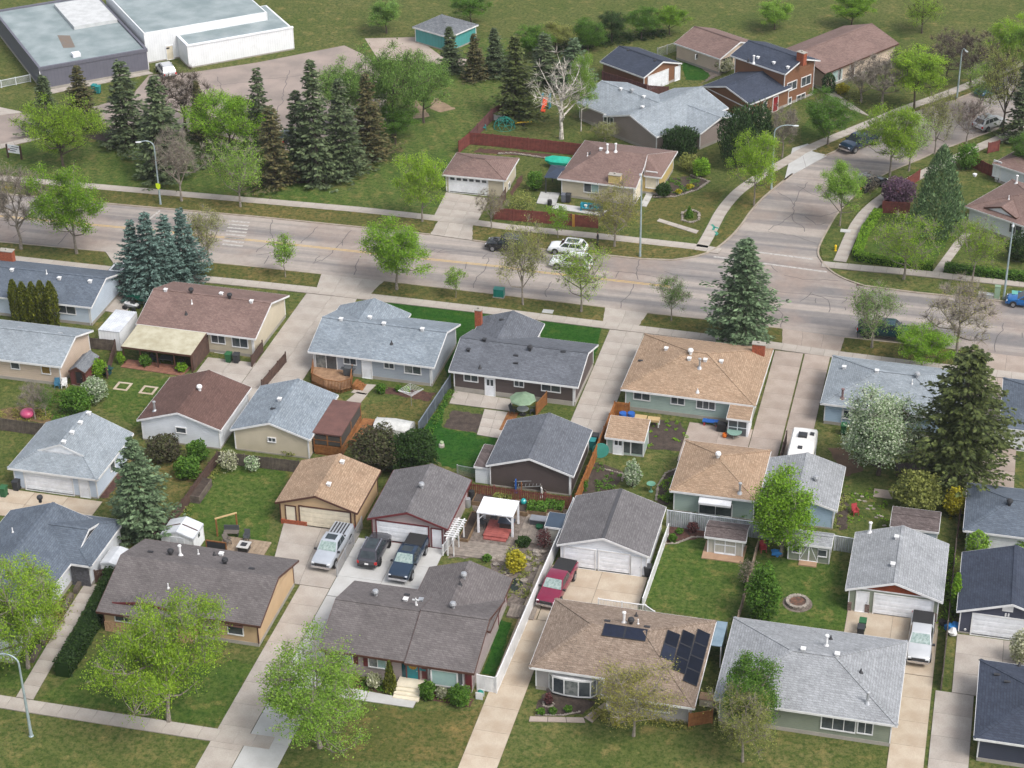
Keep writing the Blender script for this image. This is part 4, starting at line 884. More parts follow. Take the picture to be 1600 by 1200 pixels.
x1 = at(406, 979, 2.6).x; x0 = at(150, 955, 2.3).x; yS, yF = at(309, 964, 2.6).y, at(150, 955, 2.3).y; y1 = at(467, 875, 2.6).y
h = B('house', 'peach house with dark brown roof behind the large lime tree', 'house', x0, yF, 0)
h.trim = BRTRIM
w = x1-x0; a = yS-yF; d = y1-yF; xs2 = at(309, 972, 2.3).x-x0; vm = a+(d-a)/2; zr = 2.6+.333*(vm-a)
h.walls(xs2-.3, w-OV, a+OV, d-OV, 2.5, SD['peach'], None); h.walls(.4, xs2-OV, .5, d-OV, 2.25, SD['peach'], None, name='wing_wall'); h.S, h.E = a+OV, w-OV
zf = 2.3
h.roof([[(xs2, a, 2.6), (w, a, 2.6), (w, vm, zr), (xs2, vm, zr)], [(0, 0, zf), (xs2, 0, zf), (xs2, vm, zr), (0, vm, zr)], [(0, vm, zr), (w, vm, zr), (w, d, 2.6), (0, d, 2.6)]], SH['dbrown'], BRTRIM, SH['dbrown'])
MB().idx([(w-OV, a+OV, 2.45), (w-OV, d-OV, 2.45), (w-OV, vm, zr-.1), (w-OV-.3, a+OV, 2.45), (w-OV-.3, d-OV, 2.45), (w-OV-.3, vm, zr-.1)], [(0, 1, 2), (5, 4, 3), (0, 2, 5, 3), (1, 4, 5, 2)]).build('gable_wall', SD['peach'], h.root)
l, ap, r = h.hit(177, 939), h.hit(230, 940), h.hit(277, 952)
gz = ap.z+.35; zb = (l.z+r.z)/2
h.roof([[(l.x, l.y-.2, zb), (ap.x, l.y-.2, gz), (ap.x, vm-.1, gz+.02), (l.x, l.y+.8, zb+.05)], [(ap.x, l.y-.2, gz), (r.x, l.y-.2, zb), (r.x, l.y+.8, zb+.05), (ap.x, vm-.1, gz+.02)]], SH['dbrown'], MAROON, None, 'dormer_roof')
MB().idx([(l.x+.2, l.y, zb), (r.x-.2, l.y, zb), (ap.x, l.y, gz-.1)], [(0, 1, 2)]).build('dormer_wall', SD['peach'], h.root)
h.win('S', 201, 967, 2.4, .6, 3, plane=.5, frame=TRIM); h.win('S', 268, 985, .9, 1.3, 1, plane=.5, frame=TRIM, glass=TEALPANE)
h.win('S', 329, 977, 1.3, 1.0, 1, frame=TRIM); h.win('S', 368, 983, 1.3, 1.0, 1, frame=TRIM)
for p in (329, 368): q = h.on_v(p, 969, h.S); MB().poly([(q.x-.8, q.y-.5, q.z-.3), (q.x+.8, q.y-.5, q.z-.3), (q.x+.8, q.y, q.z+.05), (q.x-.8, q.y, q.z+.05)]).poly([(q.x-.8, q.y, q.z+.0), (q.x+.8, q.y, q.z+.0), (q.x+.8, q.y-.5, q.z-.36), (q.x-.8, q.y-.5, q.z-.36)]).build('awning', BRTRIM, h.root)
MB().box(.42, xs2-.6, .36, .5, 0, 1.0).build('stone_facing', PM('peach_stone', S(206, 172, 136, .7), S(170, 130, 100, .65), sc=6, fine=.3), h.root)
h.vent(267, 867, 'turbine'); h.vent(352, 881, 'turbine'); h.vent(282, 868, 'flue', TRIM); h.vent(310, 866, 'pipe'); h.vent(346, 868); h.vent(235, 863, 'flat'); h.vent(393, 889, 'flat'); h.vent(263, 919, 'pipe'); h.vent(335, 868, 'cone')

x, y, w, d = eaves((497, 1014), (745, 1050), (780, 952), 2.6); d = 9.8
h = B('house', 'mauve house with dark brown roof and teal front door', 'house', x, y, 0)
h.trim = MAROON
h.walls(OV, w-OV, OV, d-OV, 2.55, SD['mauve'], 'x')
us = h.lp(634, 1032, 2.6).x; vm = d/2
h.gx(0, us, 0, d, 2.6, SH['dbrown'], fm=BRTRIM); h.gx(us, w, -.25, d+.25, 2.66, SH['dbrown'], fm=BRTRIM, name='entry_roof')
ra = h.lp(735, 871, 4.3); rr = h.lp(803, 900, 2.6); wl = 2*ra.x-rr.x
h.walls(wl+OV, rr.x-OV, d-.6, ra.y-OV, 2.55, SD['mauve'], 'y', name='wing_wall'); h.gy(wl, rr.x, d/2+.5, ra.y, 2.68, SH['dbrown'], fm=BRTRIM, name='wing_roof'); h.S, h.E = OV, w-OV
for px, py, ww in ((537, 1026, 1.5), (590, 1035, 1.45)):
    o = h.win('S', px, py, ww, .95, 2, frame=TRIM, glass=[CURTAIN, TEALPANE])
    for k in (-1, 1): MB().box(k*(ww/2+.3)-.2, k*(ww/2+.3)+.2, -.05, .02, -.55, .5).build('shutter', MAROON, o)
h.door('S', 645, 1047, .95, 2.05, TEAL, frame=MAROON); MB().box(-.17, .17, -.05, 0, -1, 1).build('sidelight', PM('teal_glass', S(20, 90, 104, .5), rough=.15), h.root, loc=h.on_v(631, 1045, OV))
o = MB().lathe([(.32, 0), (.36, .06), (.3, .1)], 14, (0, -.12, 0), axis='y').build('wreath', PM('yellow_wreath', S(200, 160, 40, .7), S(150, 110, 40, .6), sc=8, fine=.4), h.root, loc=h.on_v(645, 1040, OV))
bw = h.on_v(697, 1054, OV)
mb = MB(); pr = [(-1.45, 0), (1.45, 0), (1.1, -.55), (-1.1, -.55)]
o = mb.prism(pr, -.85, -.7).prism(pr, .7, .85).build('bay_window', TRIM, h.root, loc=bw)
for (a, b, gl) in (((-1.42, -.02), (-1.1, -.52), GLASS), ((-1.08, -.53), (1.08, -.53), TEALPANE), ((1.1, -.52), (1.42, -.02), GLASS)):
    MB().beam((*a, .7), (*b, .7), .04, 1.4).build('pane', gl, o)
for a in ((-1.1, -.54), (1.1, -.54), (-1.43, -.02), (1.43, -.02)): MB().box(a[0]-.06, a[0]+.06, a[1]-.05, a[1]+.05, -.7, .7).build('mullion', TRIM, o)
for k in (-1, 1): MB().box(k*1.85-.22, k*1.85+.22, -.05, .02, -.75, .75).build('shutter', MAROON, h.root, loc=bw)
MB().box(-.35, .35, -.06, 0, -.1, .1).build('mailbox', TEAL, h.root, loc=h.on_v(659, 1046, OV))
st = h.on_v(645, 1062, OV)
for k in range(4): MB().box(st.x-1.1, st.x+1.1, -.75-k*.33, OV-.02 if k == 0 else -.42-k*.33, 0, .62-.155*k).build('step', OFFW, h.root)
for p in ((587, 931), (725, 904), (708, 950)): h.vent(*p, 'turbine', STEEL)
h.vent(634, 939, 'box'); h.vent(651, 946, 'pipe'); h.vent(658, 940, 'box', STEEL); h.vent(719, 914, 'cone'); h.vent(636, 930, 'flat')
pp = h.hit(650, 946); MB().box(-.3, .3, -.05, .05, .5, .6).box(-.05, .05, -.05, .05, 0, .75).build('antenna', TRIM, h.root, loc=pp); h.downspout(w-.5, OV, 2.5)

x0 = at(827, 1042, 2.6).x; x1 = at(1085, 1106, 2.13).x; yF = at(1085, 1106, 2.13).y; y1 = at(1121, 970, 2.6).y; yl = at(827, 1042, 2.6).y
h = B('house', 'grey stucco house with mottled tan roof and solar panels', 'house', x0, yF, 0)
w = x1-x0; d = y1-yF; a = yl-yF; us = at(942, 1072, 2.4).x-x0; p_ = .335; hh = a+(d-a)/2; zl = 2.6; zr = zl+p_*(hh-a); z0_ = zl-p_*a; z1_ = 2.6
h.walls(.45, us+.3, a+.5, d-.5, zl-.12, SD['stucco'], None); h.walls(us+.4, w-.5, .5, d-.5, z0_-.08, SD['stucco'], None, name='wing_wall')
hr = w-5.3; hl = 5.6
h.roof([[(us, 0, z0_), (w, 0, z0_), (hr, hh, zr), (us, hh, zr)],
        [(0, a, zl), (us, a, zl), (us, hh, zr), (hl*.75, hh, zr)], [(w, 0, z0_), (w, d, z1_), (hr, hh, zr)], [(w, d, z1_), (0, d, z1_), (hl*.75, hh, zr), (hr, hh, zr)], [(0, d, z1_), (0, a, zl), (hl*.75, hh, zr)]], SH['mtan'], TRIM, SH['mtan'])
h.S = a+.5; o = None
bw = h.on_v(895, 1067, a+.5)
o = MB().prism([(-2.0, 0), (2.0, 0), (1.6, -.45), (.6, -.62), (-.6, -.62), (-1.6, -.45)], -.95, -.8).prism([(-2.0, 0), (2.0, 0), (1.6, -.45), (.6, -.62), (-.6, -.62), (-1.6, -.45)], .65, .8).build('bow_window', TRIM, h.root, loc=bw)
bp = [(-1.97, -.02), (-1.57, -.43), (-.6, -.6), (.6, -.6), (1.57, -.43), (1.97, -.02)]
for i in range(5): MB().beam((*bp[i], .65), (*bp[i+1], .65), .04, 1.45).build('pane', GLASS if i % 2 else CURTAIN, o)
for q in bp: MB().box(q[0]-.05, q[0]+.05, q[1]-.05, q[1]+.05, -.8, .65).build('mullion', TRIM, o)
MB().box(-2.2, 2.2, -.15, .02, -bw.z, -.95).build('stone_facing', PM('grey_field_stone', S(150, 138, 130, .6), S(110, 98, 92, .5), sc=5, fine=.3), h.root, loc=bw)
h.win('S', 1024, 1101, 2.2, 1.1, 2, plane=.5, glass=[GLASS, CURTAIN]); h.win('S', 968, 1092, .9, .5, 1, plane=.5, glass=CURTAIN)
SOLAR = PM('solar_cells', (.004, .007, .018), (.006, .01, .026), sc=3, fine=.1, rough=.32)
def solar(cor):
    P = []
    for px, py in cor: q = h.hit(px, py); P.append(q+Vector((0, 0, .1)))
    A, B_, C_, D_ = P
    nn = (B_-A).cross(C_-A).normalized(); nn = nn if nn.z > 0 else -nn; lo = [q-nn*.05 for q in P]
    cc = sum(P, Vector())/4; P = [q-(cc-q).normalized()*.05 for q in P]
    o = MB().idx(P+lo, [(0, 1, 2, 3), (3, 2, 1, 0), (4, 5, 6, 7), (0, 1, 5, 4), (1, 2, 6, 5), (2, 3, 7, 6), (3, 0, 4, 7)]).build('solar_panel', SOLAR, h.root)
    mb = MB()
    for i in range(4): mb.beam(P[i]+nn*.012, P[(i+1) % 4]+nn*.012, .05, .04)
    mb.build('panel_frame', DARK, o)
def lerp2(a, b, t): return (a[0]+(b[0]-a[0])*t, a[1]+(b[1]-a[1])*t)
for k in range(2):
    t, u = k/2, (k+1)/2; solar([lerp2((946, 976), (1011, 986), t), lerp2((946, 976), (1011, 986), u), lerp2((941, 994), (1007, 1003), u), lerp2((941, 994), (1007, 1003), t)])
for tl, tr, bl, br, n in (((1044, 987), (1062, 994), (1032, 1027), (1051, 1035), 2), ((1068, 986), (1085, 994), (1051, 1046), (1070, 1054), 3), ((1091, 985), (1109, 993), (1068, 1064), (1088, 1073), 4)):
    for k in range(n): solar([lerp2(tl, bl, k/n), lerp2(tr, br, k/n), lerp2(tr, br, (k+1)/n), lerp2(tl, bl, (k+1)/n)])
h.vent(986, 975, 'turbine'); h.vent(975, 973, 'flue', TRIM); h.vent(949, 971, 'flat'); h.vent(1011, 980, 'flat'); h.vent(994, 963, 'cone'); h.vent(997, 975, 'pipe')
x, y, w, d = eaves((1115, 1092), (1405, 1133), (1415, 1012), 2.6)
h = B('house', 'light grey roofed house beside silver pickup driveway', 'house', x, y, 0); d = 11
h.walls(OV, w-OV, OV, d-OV, 2.55, SD['green'], None); h.hip(0, w, 0, d, 2.6, SH['lgrey'], .3)
for p in ((1255, 1017), (1308, 1025)): h.vent(*p)
h.vent(1291, 1009, 'flue', TRIM); h.vent(1298, 999, 'cone'); h.vent(1345, 1051, 'cone'); h.vent(1355, 1098, 'flue', STEEL)
h.win('S', 1310, 1130, 2.6, 1.3, 3); h.win('S', 1352, 1136, 1.1, 1.2, 2)
x0 = at(1531, 1030, 2.6)
h = B('house', 'navy roofed house at the lower right corner', 'house', x0.x, x0.y-10, 0)
h.walls(OV, 12, OV, 9.5, 2.55, SD['navy'], None); h.hip(0, 12.5, 0, 10, 2.6, SH['navy'], .28)
h.vent(1558, 1055, 'flat'); h.vent(1574, 1066, 'flat'); h.vent(1592, 1041, 'cone')

# --- houses across the street
a, b = at(870, 280, 2.6), at(995, 292, 2.6); rz = math.radians(-4)
h = B('house', 'brown roofed cream corner house with yellow chimney', 'house', a.x, a.y+.3, rz)
w = 12.2; d = 12.2
h.walls(OV, w-2.6, OV, d-OV, 2.5, SD['cstucco'], None, found=.3); h.walls(w-2.9, w-OV, 4.2, d-OV, 2.5, siding('yellow_stucco', S(222, 196, 130, .85), 40), None, name='side_wall', found=.3); h.S, h.E = OV, w-2.6
zr = 2.6+.3*d/2
h.roof([[(0, 0, 2.6), (w-2.2, 0, 2.6), (w-2.2, 3.8, 2.6+.3*3.8), (w-2.4, d/2, zr), (4.2, d/2, zr)], [(w-2.2, 3.8, 2.62), (w, 3.8, 2.62), (w, d, 2.62), (w-2.4, d/2, zr), (w-2.3, d/2-.6, zr-.2)], [(w, d, 2.6), (0, d, 2.6), (4.2, d/2, zr), (w-2.4, d/2, zr)], [(0, d, 2.6), (0, 0, 2.6), (4.2, d/2, zr)]], SH['brown'], TRIM, None)
h.win('S', 924, 294, 1.8, 1.1, 2, glass=[GLASS, TEALPANE]); h.chimney(961, 284, 1.5, .7, .9, siding('yellow_stucco', S(222, 196, 130, .85), 40))
h.vent(949, 238, 'flue', TRIM); h.vent(962, 237, 'flue', TRIM); h.vent(922, 241, 'cone'); h.vent(939, 235); h.vent(918, 244, 'pipe')
h.gdoor(0, 0, 2.4, 2.0, OFFW, c=Vector((w-2.6, 2.3, 1.1)), face='E'); h.door('S', 1018, 281, 1.3, 2.1, OFFW, plane=4.2)
x, y, w, d = eaves((691, 272), (789, 282), (812, 247), 2.5)
h = B('garage', 'cream garage with brown hip roof across the street', 'garage', x, y, 0)
h.walls(.4, w-.4, .4, d-.4, 2.45, SD['cstucco'], None, found=.15); h.hip(0, w, 0, d, 2.5, SH['brown'], .3); h.gdoor(732, 291, 4.88, 2.1, panes=6); h.win('E', 795, 290, .7, .7, 1)
RN = math.radians(-33)
a = at(942, 181, 2.6)
h = B('house', 'light grey roofed taupe house behind the birch', 'house', a.x, a.y, RN)
w = h.lp(1026, 214, 2.6).x; d = 13.8
h.walls(OV, w-OV, OV, d-OV, 2.55, SD['taupe'], 'y'); h.gy(0, w, 0, d, 2.6, SH['lblue'])
h.walls(-5.5, OV+.2, 1.2, 10.2, 2.5, SD['taupe'], None, name='wing_wall'); h.gx(-6, w/2, .8, 10.7, 2.58, SH['lblue'], name='wing_roof')
h.walls(w-1, w+2.6, 5.4, 12.5, 2.4, SD['taupe'], None, name='porch_wall'); h.gx(w-4.5, w+3.0, 5.0, 13.0, 2.45, SH['lblue'], .28, name='porch_roof')
h.S, h.E = OV, w-OV
h.win('S', 951, 187, 1.7, .9, 3); h.vent(987, 145, 'turbine', STEEL); h.vent(1006, 153); h.vent(970, 141); h.vent(1004, 169)
a = at(1006, 121, 2.5)
h = B('garage', 'brown garage with navy roof behind the grey house', 'garage', a.x, a.y, RN+math.pi/2); rr = 7.7
h.walls(.35, rr-.35, .3, 8.2, 2.45, SD['brown'], 'y'); h.gy(0, rr, 0, 8.5, 2.5, SH['navy']); h.gdoor(1028, 123, 4.0, 2.13); h.door('S', 1058, 117, .95, 2.0)
MB().box(.32, .4, .3, .4, .1, 2.3).build('corner_board', TRIM, h.root); h.vent(982, 79, 'flat'); h.vent(1024, 95, 'flat')
a = at(1095, 135, 2.8)
h = B('house', 'brown split level house with navy roof and white trim', 'house', a.x, a.y, RN)
w = h.lp(1172, 163, 2.8).x; h.S = 0
h.walls(OV, w-OV, OV, 8.4, 2.75, SD['brown'], 'y', .3); h.gy(0, w, 0, 8.6, 2.8, SH['navy'], .3)
MB().beam((OV, OV-.03, 2.72), (w-OV, OV-.03, 1.9), .06, .12).build('trim_board', TRIM, h.root)
h.walls(-.6, w-.6, 7.6, 13.8, 5.0, SD['brown'], 'x', .33, name='upper_wall'); u1 = w-.1
h.gx(-1.1, u1, 7.1, 14.4, 5.05, SH['navy'], .33, name='upper_roof')
E_ = w-.6
for px, py, ww, hh_ in ((1237, 134, 1.9, 1.1), (1259, 126, 1.9, 1.2), (1251, 152, 1.7, .8), (1232, 158, 1.0, .8)): h.win('E', px, py, ww, hh_, 2, plane=E_)
h.door('E', 1211, 165, .95, 2.05, REDDOOR, plane=w-OV); h.win('E', 1195, 165, .6, 1.2, 1, plane=w-OV)
for k in range(4): MB().box(w-OV+k*.32, w-OV+.34+k*.32, 1.2, 2.8, 0, .8-.2*k).build('step', OFFW, h.root)
for v_ in (1.15, 2.85): MB().beam((w-OV, v_, 1.75), (w+1.1, v_, 1.0), .07, .07).build('handrail', TRIM, h.root); [MB().box(w-OV+.2+k*.35, w-OV+.24+k*.35, v_-.02, v_+.02, .2, 1.62-.2*k).build('baluster', TRIM, h.root) for k in range(4)]
h.vent(1184, 92); h.vent(1209, 100); h.vent(1231, 107); h.vent(1177, 108, 'flue', TRIM); h.vent(1169, 103, 'cone'); h.chimney(1252, 100, 1.2, .7, 1.1)
a = at(1289, 115, 2.6)
h = B('house', 'red brown roofed cream house with tall front windows', 'house', a.x, a.y, RN+math.pi/2)
h.walls(.4, 16, .4, 9.6, 2.55, SD['beige'], 'x'); h.gx(0, 16.5, 0, 10, 2.6, SH['brown'], fm=BRTRIM)
h.win('S', 1308, 118, 2.0, 1.6, 3, glass=TEALPANE); h.win('S', 1311, 117, .6, 1.6, 1); h.door('S', 1331, 109, .95, 2.05, BRTRIM)
a = at(1125, 92, 2.5)
h = B('garage', 'white garage with brown roof and open bay at the top edge', 'garage', a.x, a.y, RN+math.pi/2)
h.walls(.3, 8.2, .3, 8.5, 2.45, SD['beige'], 'y'); h.gy(0, 8.5, 0, 8.8, 2.5, SH['brown'])
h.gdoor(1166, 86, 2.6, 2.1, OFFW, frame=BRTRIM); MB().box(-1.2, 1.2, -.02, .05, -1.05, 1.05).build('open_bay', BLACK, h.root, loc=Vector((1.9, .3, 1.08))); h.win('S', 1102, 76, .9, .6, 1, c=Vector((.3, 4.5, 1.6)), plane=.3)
a = at(1508, 322, 2.6)
h = B('house', 'red brown roofed white house behind the pale juniper', 'house', a.x, a.y, math.radians(-30))
h.walls(.45, 13, .45, 10, 2.55, SD['white'], None); h.hip(0, 13.5, 0, 10.4, 2.6, SH['brown'], .32)
h.roof([[(2.2, .6, 2.95), (4.4, .6, 3.75), (4.4, 3.2, 3.78), (2.2, 1.2, 2.98)], [(4.4, .6, 3.75), (6.6, .6, 2.95), (6.6, 1.2, 2.98), (4.4, 3.2, 3.78)]], SH['brown'], BRTRIM, None, 'gable_roof')
MB().idx([(2.4, .75, 2.85), (6.4, .75, 2.85), (4.4, .75, 3.7)], [(0, 1, 2)]).build('gable_wall', WHITE, h.root)
h.win('S', 1587, 357, 1.6, 1.3, 2); h.vent(1588, 287, 'flue', TRIM); h.vent(1560, 283, 'cone'); h.vent(1523, 275); h.vent(1576, 312, 'pipe')
a = at(1551, 255, 2.5)
h = B('house', 'white walled house with brown roof at the upper right edge', 'house', a.x, a.y, math.radians(-30))
h.walls(.4, 9.6, .4, 6.6, 2.45, SD['white'], None); h.hip(0, 10, 0, 7, 2.5, SH['brown'], .34); h.door('S', 1558, 264, .95, 2.0)
# --- school
a = at(66, 142); SR = math.radians(40.3)
h = B('school_wing', 'dark grey clad flat roofed school wing', 'school', a.x, a.y, SR)
ROOFM = PM('roof_membrane', S(168, 180, 182, .62), S(142, 158, 160, .58), sc=.35, fine=.06, rough=.9)
h.walls(0, 15.5, 0, 26, 3.1, SD['greyv'], None, found=.35)
MB().box(.25, 15.25, .25, 25.7, 2.9, 3.2).build('roof', ROOFM, h.root)
for b_ in ((-.1, 15.6, -.1, .25), (-.1, 15.6, 25.7, 26.1), (-.1, .25, .25, 25.7), (15.25, 15.6, .25, 25.7)): MB().box(*b_, 3.0, 3.45).build('parapet', SD['greyv'], h.root)
q = h.lp(119, 87, 3.3); MB().cbox((0, 0, .3), 1.1, 1.1, .5).build('roof_hatch', WHITE, h.root, loc=(q.x, q.y, 3.2))
MB().box(8.6, 15.1, 13, 24, 3.2, 3.7).build('raised_roof', PM('white_membrane', S(214, 216, 216, .7)), h.root)
h.faces = []; MB().poly([(5.2, 6.5, 3.215), (6.8, 6, 3.215), (7.4, 11, 3.215), (5.8, 12, 3.215)]).build('roof_patch', PM('rust_stain', S(136, 128, 120, .55), S(150, 130, 112, .5), sc=1.5), h.root)
a = at(284, 100); b = at(296, 108)
h = B('school_hall', 'white flat roofed school hall with loading door', 'school', at(232, 113).x+.1, at(232, 113).y+1.2, SR)
q = h.lp(286, 99); h.walls(0, q.x+14, 2.5, 22, 4.6, SD['plain'], None, found=.2); c0 = h.lp(296, 107)
h.walls(c0.x, c0.x+16, c0.y, c0.y+11, 3.3, SD['plain'], None, found=.2, name='annex_wall')
MB().box(c0.x+.3, c0.x+15.7, c0.y+.3, c0.y+10.7, 3.2, 3.36).build('roof', ROOFM, h.root)
for b_ in ((c0.x-.1, c0.x+16.1, c0.y-.1, c0.y+.3), (c0.x-.1, c0.x+.3, c0.y+.3, c0.y+11)): MB().box(*b_, 3.3, 3.5).build('parapet', WHITE, h.root)
MB().box(.2, q.x+13.8, 2.7, 21.8, 4.6, 4.66).build('hall_roof', ROOFM, h.root)
h.S = 2.5; h.door('S', 266, 88, .95, 2.05, OFFW, frame=WHITE); MB().box(-.25, .25, -.1, 0, -.1, .1).build('wall_lamp', DARK, h.root, loc=h.on_v(262, 75, 2.5))
a = at(690, 78)
h = B('school_portable', 'teal painted small building at the top behind spruces', 'building', a.x, a.y, math.radians(-25)); h.walls(-5, 1.5, 0, 6, 2.4, siding('teal_panels', S(90, 180, 178, .6), .6, True), None, found=.2); h.hip(-5.3, 1.8, -.3, 6.3, 2.45, SH['mid'], .15)
# ---------------------------------------------------------------- trees and plants
def quadmesh(name, V):
    """V: (n,4,3) array of small leaf faces"""
    n = len(V); me = bpy.data.meshes.new(name)
    me.vertices.add(4*n); me.vertices.foreach_set('co', np.ascontiguousarray(V, dtype=np.float32).ravel())
    me.loops.add(4*n); me.loops.foreach_set('vertex_index', np.arange(4*n, dtype=np.int32))
    me.polygons.add(n); me.polygons.foreach_set('loop_start', np.arange(0, 4*n, 4, dtype=np.int32))
    me.update(calc_edges=True); me.validate(); return me
def unit(v): return v/np.maximum(np.linalg.norm(v, axis=-1, keepdims=True), 1e-9)
def leafquads(C, L, Wd, rng, axis=None, up=1.0, jitter=.6):
    """diamond leaves at C, length L, width Wd, long axis near 'axis' when given"""
    n = len(C); nr = rng.normal(size=(n, 3)); nr[:, 2] = np.abs(nr[:, 2])+up; nr = unit(nr)
    a = rng.normal(size=(n, 3)) if axis is None else axis+rng.normal(size=(n, 3))*jitter
    a = unit(a-nr*np.sum(a*nr, 1, keepdims=True)) if axis is None else unit(a)
    b = unit(np.cross(nr, a)); s = rng.uniform(.65, 1.35, (n, 1)); a = a*L*s*.5; b = b*Wd*s*.5
    return np.stack([C-a, C+b-a*.1, C+a, C-b-a*.1], 1)
def grow(seed, H=9.0, R=4.0, th=2.4, ncl=60, per=130, ls=.21, clr=.55, nmain=8, twigs=5, tr=.16, lobes=.25, flat=1.0, twl=.9, birch=False):
    rng = np.random.default_rng(seed); cz, rz_ = th+(H-th)*.52, (H-th)*.5*flat
    ph = rng.uniform(0, 6.28, 4); T = []
    while len(T) < ncl:
        d = unit(rng.normal(size=3)); az = math.atan2(d[1], d[0])
        r = rng.uniform(.12, 1)**.45*(1+lobes*(math.sin(2*az+ph[0])+.7*math.sin(3*az+ph[1])+.6*math.sin(5*d[2]+ph[2]))*.5)*.88
        p = np.array([d[0]*R*r, d[1]*R*r, cz+d[2]*rz_*r])
        if p[2] > th*.95: T.append(p)
    T = np.array(T); mb = MB(); top = th+(H-th)*.55
    tp = [np.array([0, 0, 0.])]
    for k in range(1, 6): tp.append(np.array([rng.normal()*.05*k, rng.normal()*.05*k, top*k/5]))
    mb.path([tuple(p) for p in tp], [tr*1.25]+[tr*(1-.17*k) for k in range(1, 6)], 7)
    M = [int(rng.integers(ncl))]
    while len(M) < nmain:
        dd = np.min(np.linalg.norm(T[:, None]-T[M][None], axis=2), 1); M.append(int(np.argmax(dd)))
    paths = []
    for m in M:
        e = T[m]; z0 = rng.uniform(th*.75, min(top*.9, max(th, e[2]-.6))); s = np.array([0, 0, z0]); mid = s*.45+e*.55+np.array([0, 0, -.1*np.linalg.norm(e[:2])])+rng.normal(size=3)*.2
        P = [s, s*.6+mid*.4, mid, mid*.4+e*.6+rng.normal(size=3)*.12, e]; rr = [tr*.55, tr*.42, tr*.3, tr*.2, tr*.08]
        mb.path([tuple(p) for p in P], rr, 5); paths.append(P)
    A = np.array([p for P in paths for p in P[1:]]+[tp[-1], tp[-2]])
    for i, t in enumerate(T):
        d = np.linalg.norm(A-t, axis=1)+np.maximum(0, A[:, 2]-t[2])*1.2; s = A[int(np.argmin(d))]
        if np.linalg.norm(t-s) > .15:
            mid = (s+t)/2+rng.normal(size=3)*.12; mb.path([tuple(s), tuple(mid), tuple(t)], [tr*.16, tr*.1, tr*.05], 4)
        for k in range(twigs):
            q = t+unit(unit(t-np.array([0, 0, th]))*.7+rng.normal(size=3)*.8+np.array([0, 0, .25]))*rng.uniform(.4, 1)*twl
            mb.tube(tuple(t), tuple(q), .022, .008, 3, 0, False)
    C = np.repeat(T, per, 0) if per else np.zeros((0, 3))
    if per:
        keep = rng.uniform(size=len(C)) < np.repeat(rng.uniform(.18, 1, ncl), per); C = C[keep]
        C = C+rng.normal(size=C.shape)*np.array([clr, clr, clr*.62])
        V = leafquads(C, ls*1.35, ls, rng)
        crown = quadmesh('crown', V)
    else: crown = None
    return crown, mb, (H, 2*R*.95)
def spruce(seed, H=12.0, R=3.0, z0=.05, droop=.30, lev=27, dens=1.8, wsp=.17, lsp=.62, pw=.78, rag=.42):
    rng = np.random.default_rng(seed); V = []; mb = MB().tube((0, 0, 0), (0, 0, H*.96), .02*H, .02, 7)
    for i in range(lev):
        f = z0+(1-z0)*(i/lev)**.95; zb = f*H; r = R*(1-f)**pw*rng.uniform(1-rag, 1.08)+.1; nb = 9 if f < .6 else 7
        for k in range(nb):
            zb = (f+rng.uniform(-.6, .6)/lev)*H; az = 6.283*(k+rng.uniform(-.4, .4))/nb+i*2.1; L = r*rng.uniform(.7, 1.12)*(1+.22*math.sin(az+seed)+.16*math.sin(2*az+f*9+seed)); d = np.array([math.cos(az), math.sin(az), 0])
            n = int((5+14*L/R)*dens); t = rng.uniform(.1, 1, n)**.75
            c = d*L*t[:, None]; c[:, 2] = zb-droop*L*np.sin(t*2.2)+.10*L*t**3
            side = np.where(rng.uniform(size=n) < .5, -1, 1)*rng.uniform(.15, 1.0, n); pa = np.array([-d[1], d[0], 0])
            ax = d*(1-.35*np.abs(side))[:, None]+pa*side[:, None]; ax[:, 2] -= .22
            l = (lsp*(1-.45*t))*rng.uniform(.7, 1.2, n)
            c = c+pa*(side*.16*L*(1-t*.6))[:, None]+ax*l[:, None]*.3
            V.append(leafquads(c, l[:, None], wsp*(1+.5*rng.uniform(size=(n, 1))), rng, ax, 1.2, .18))
            if L > .5: mb.tube((0, 0, zb), (d[0]*L*.8, d[1]*L*.8, zb-droop*L*.8), .02, .006, 3, 0, False)
    return quadmesh('crown', np.concatenate(V)), mb, (H, 1.5*R)
def shrub(seed, shape='ball', n=2600, ls=.16, inner=.55, vert=False, lump=.18):
    """unit plant: half width 1, height 1"""
    rng = np.random.default_rng(seed); d = unit(rng.normal(size=(n, 3))); rr = rng.uniform(inner**3, 1, n)**(1/3)
    ph = rng.uniform(0, 6.28, 5); az = np.arctan2(d[:, 1], d[:, 0])
    lum = 1+lump*(np.sin(3*az+ph[0]+2*d[:, 2])+np.sin(5*az+ph[1]-4*d[:, 2])+np.sin(7*d[:, 2]+ph[2]))/2
    if shape == 'ball': C = d*(rr*lum*.92)[:, None]; C[:, 2] = np.maximum(.0, C[:, 2]*.5+.5)
    elif shape == 'cone':
        z = 1-rng.uniform(0, 1, n)**.6; rad = (1-z)**.62*(.5+.5*np.minimum(1, z*8+.4))*rr*lum; C = np.stack([np.cos(az)*rad, np.sin(az)*rad, z], 1)
    elif shape == 'column':
        z = rng.uniform(0, 1, n); rad = np.minimum(1, (1-z)*3.2+.05)**.6*np.minimum(1, .75+z)*np.sqrt(rng.uniform(inner, 1, n))*lum; C = np.stack([np.cos(az)*rad, np.sin(az)*rad, z], 1)
    else:
        C = rng.uniform(-1, 1, (n, 3)); k = rng.integers(0, 3, n); s = np.sign(rng.uniform(-1, 1, n)); C[np.arange(n), k] = s*rng.uniform(.8, 1.03, n); C[:, 2] = np.abs(C[:, 2]*.5+.5)
    return C, rng, vert, ls
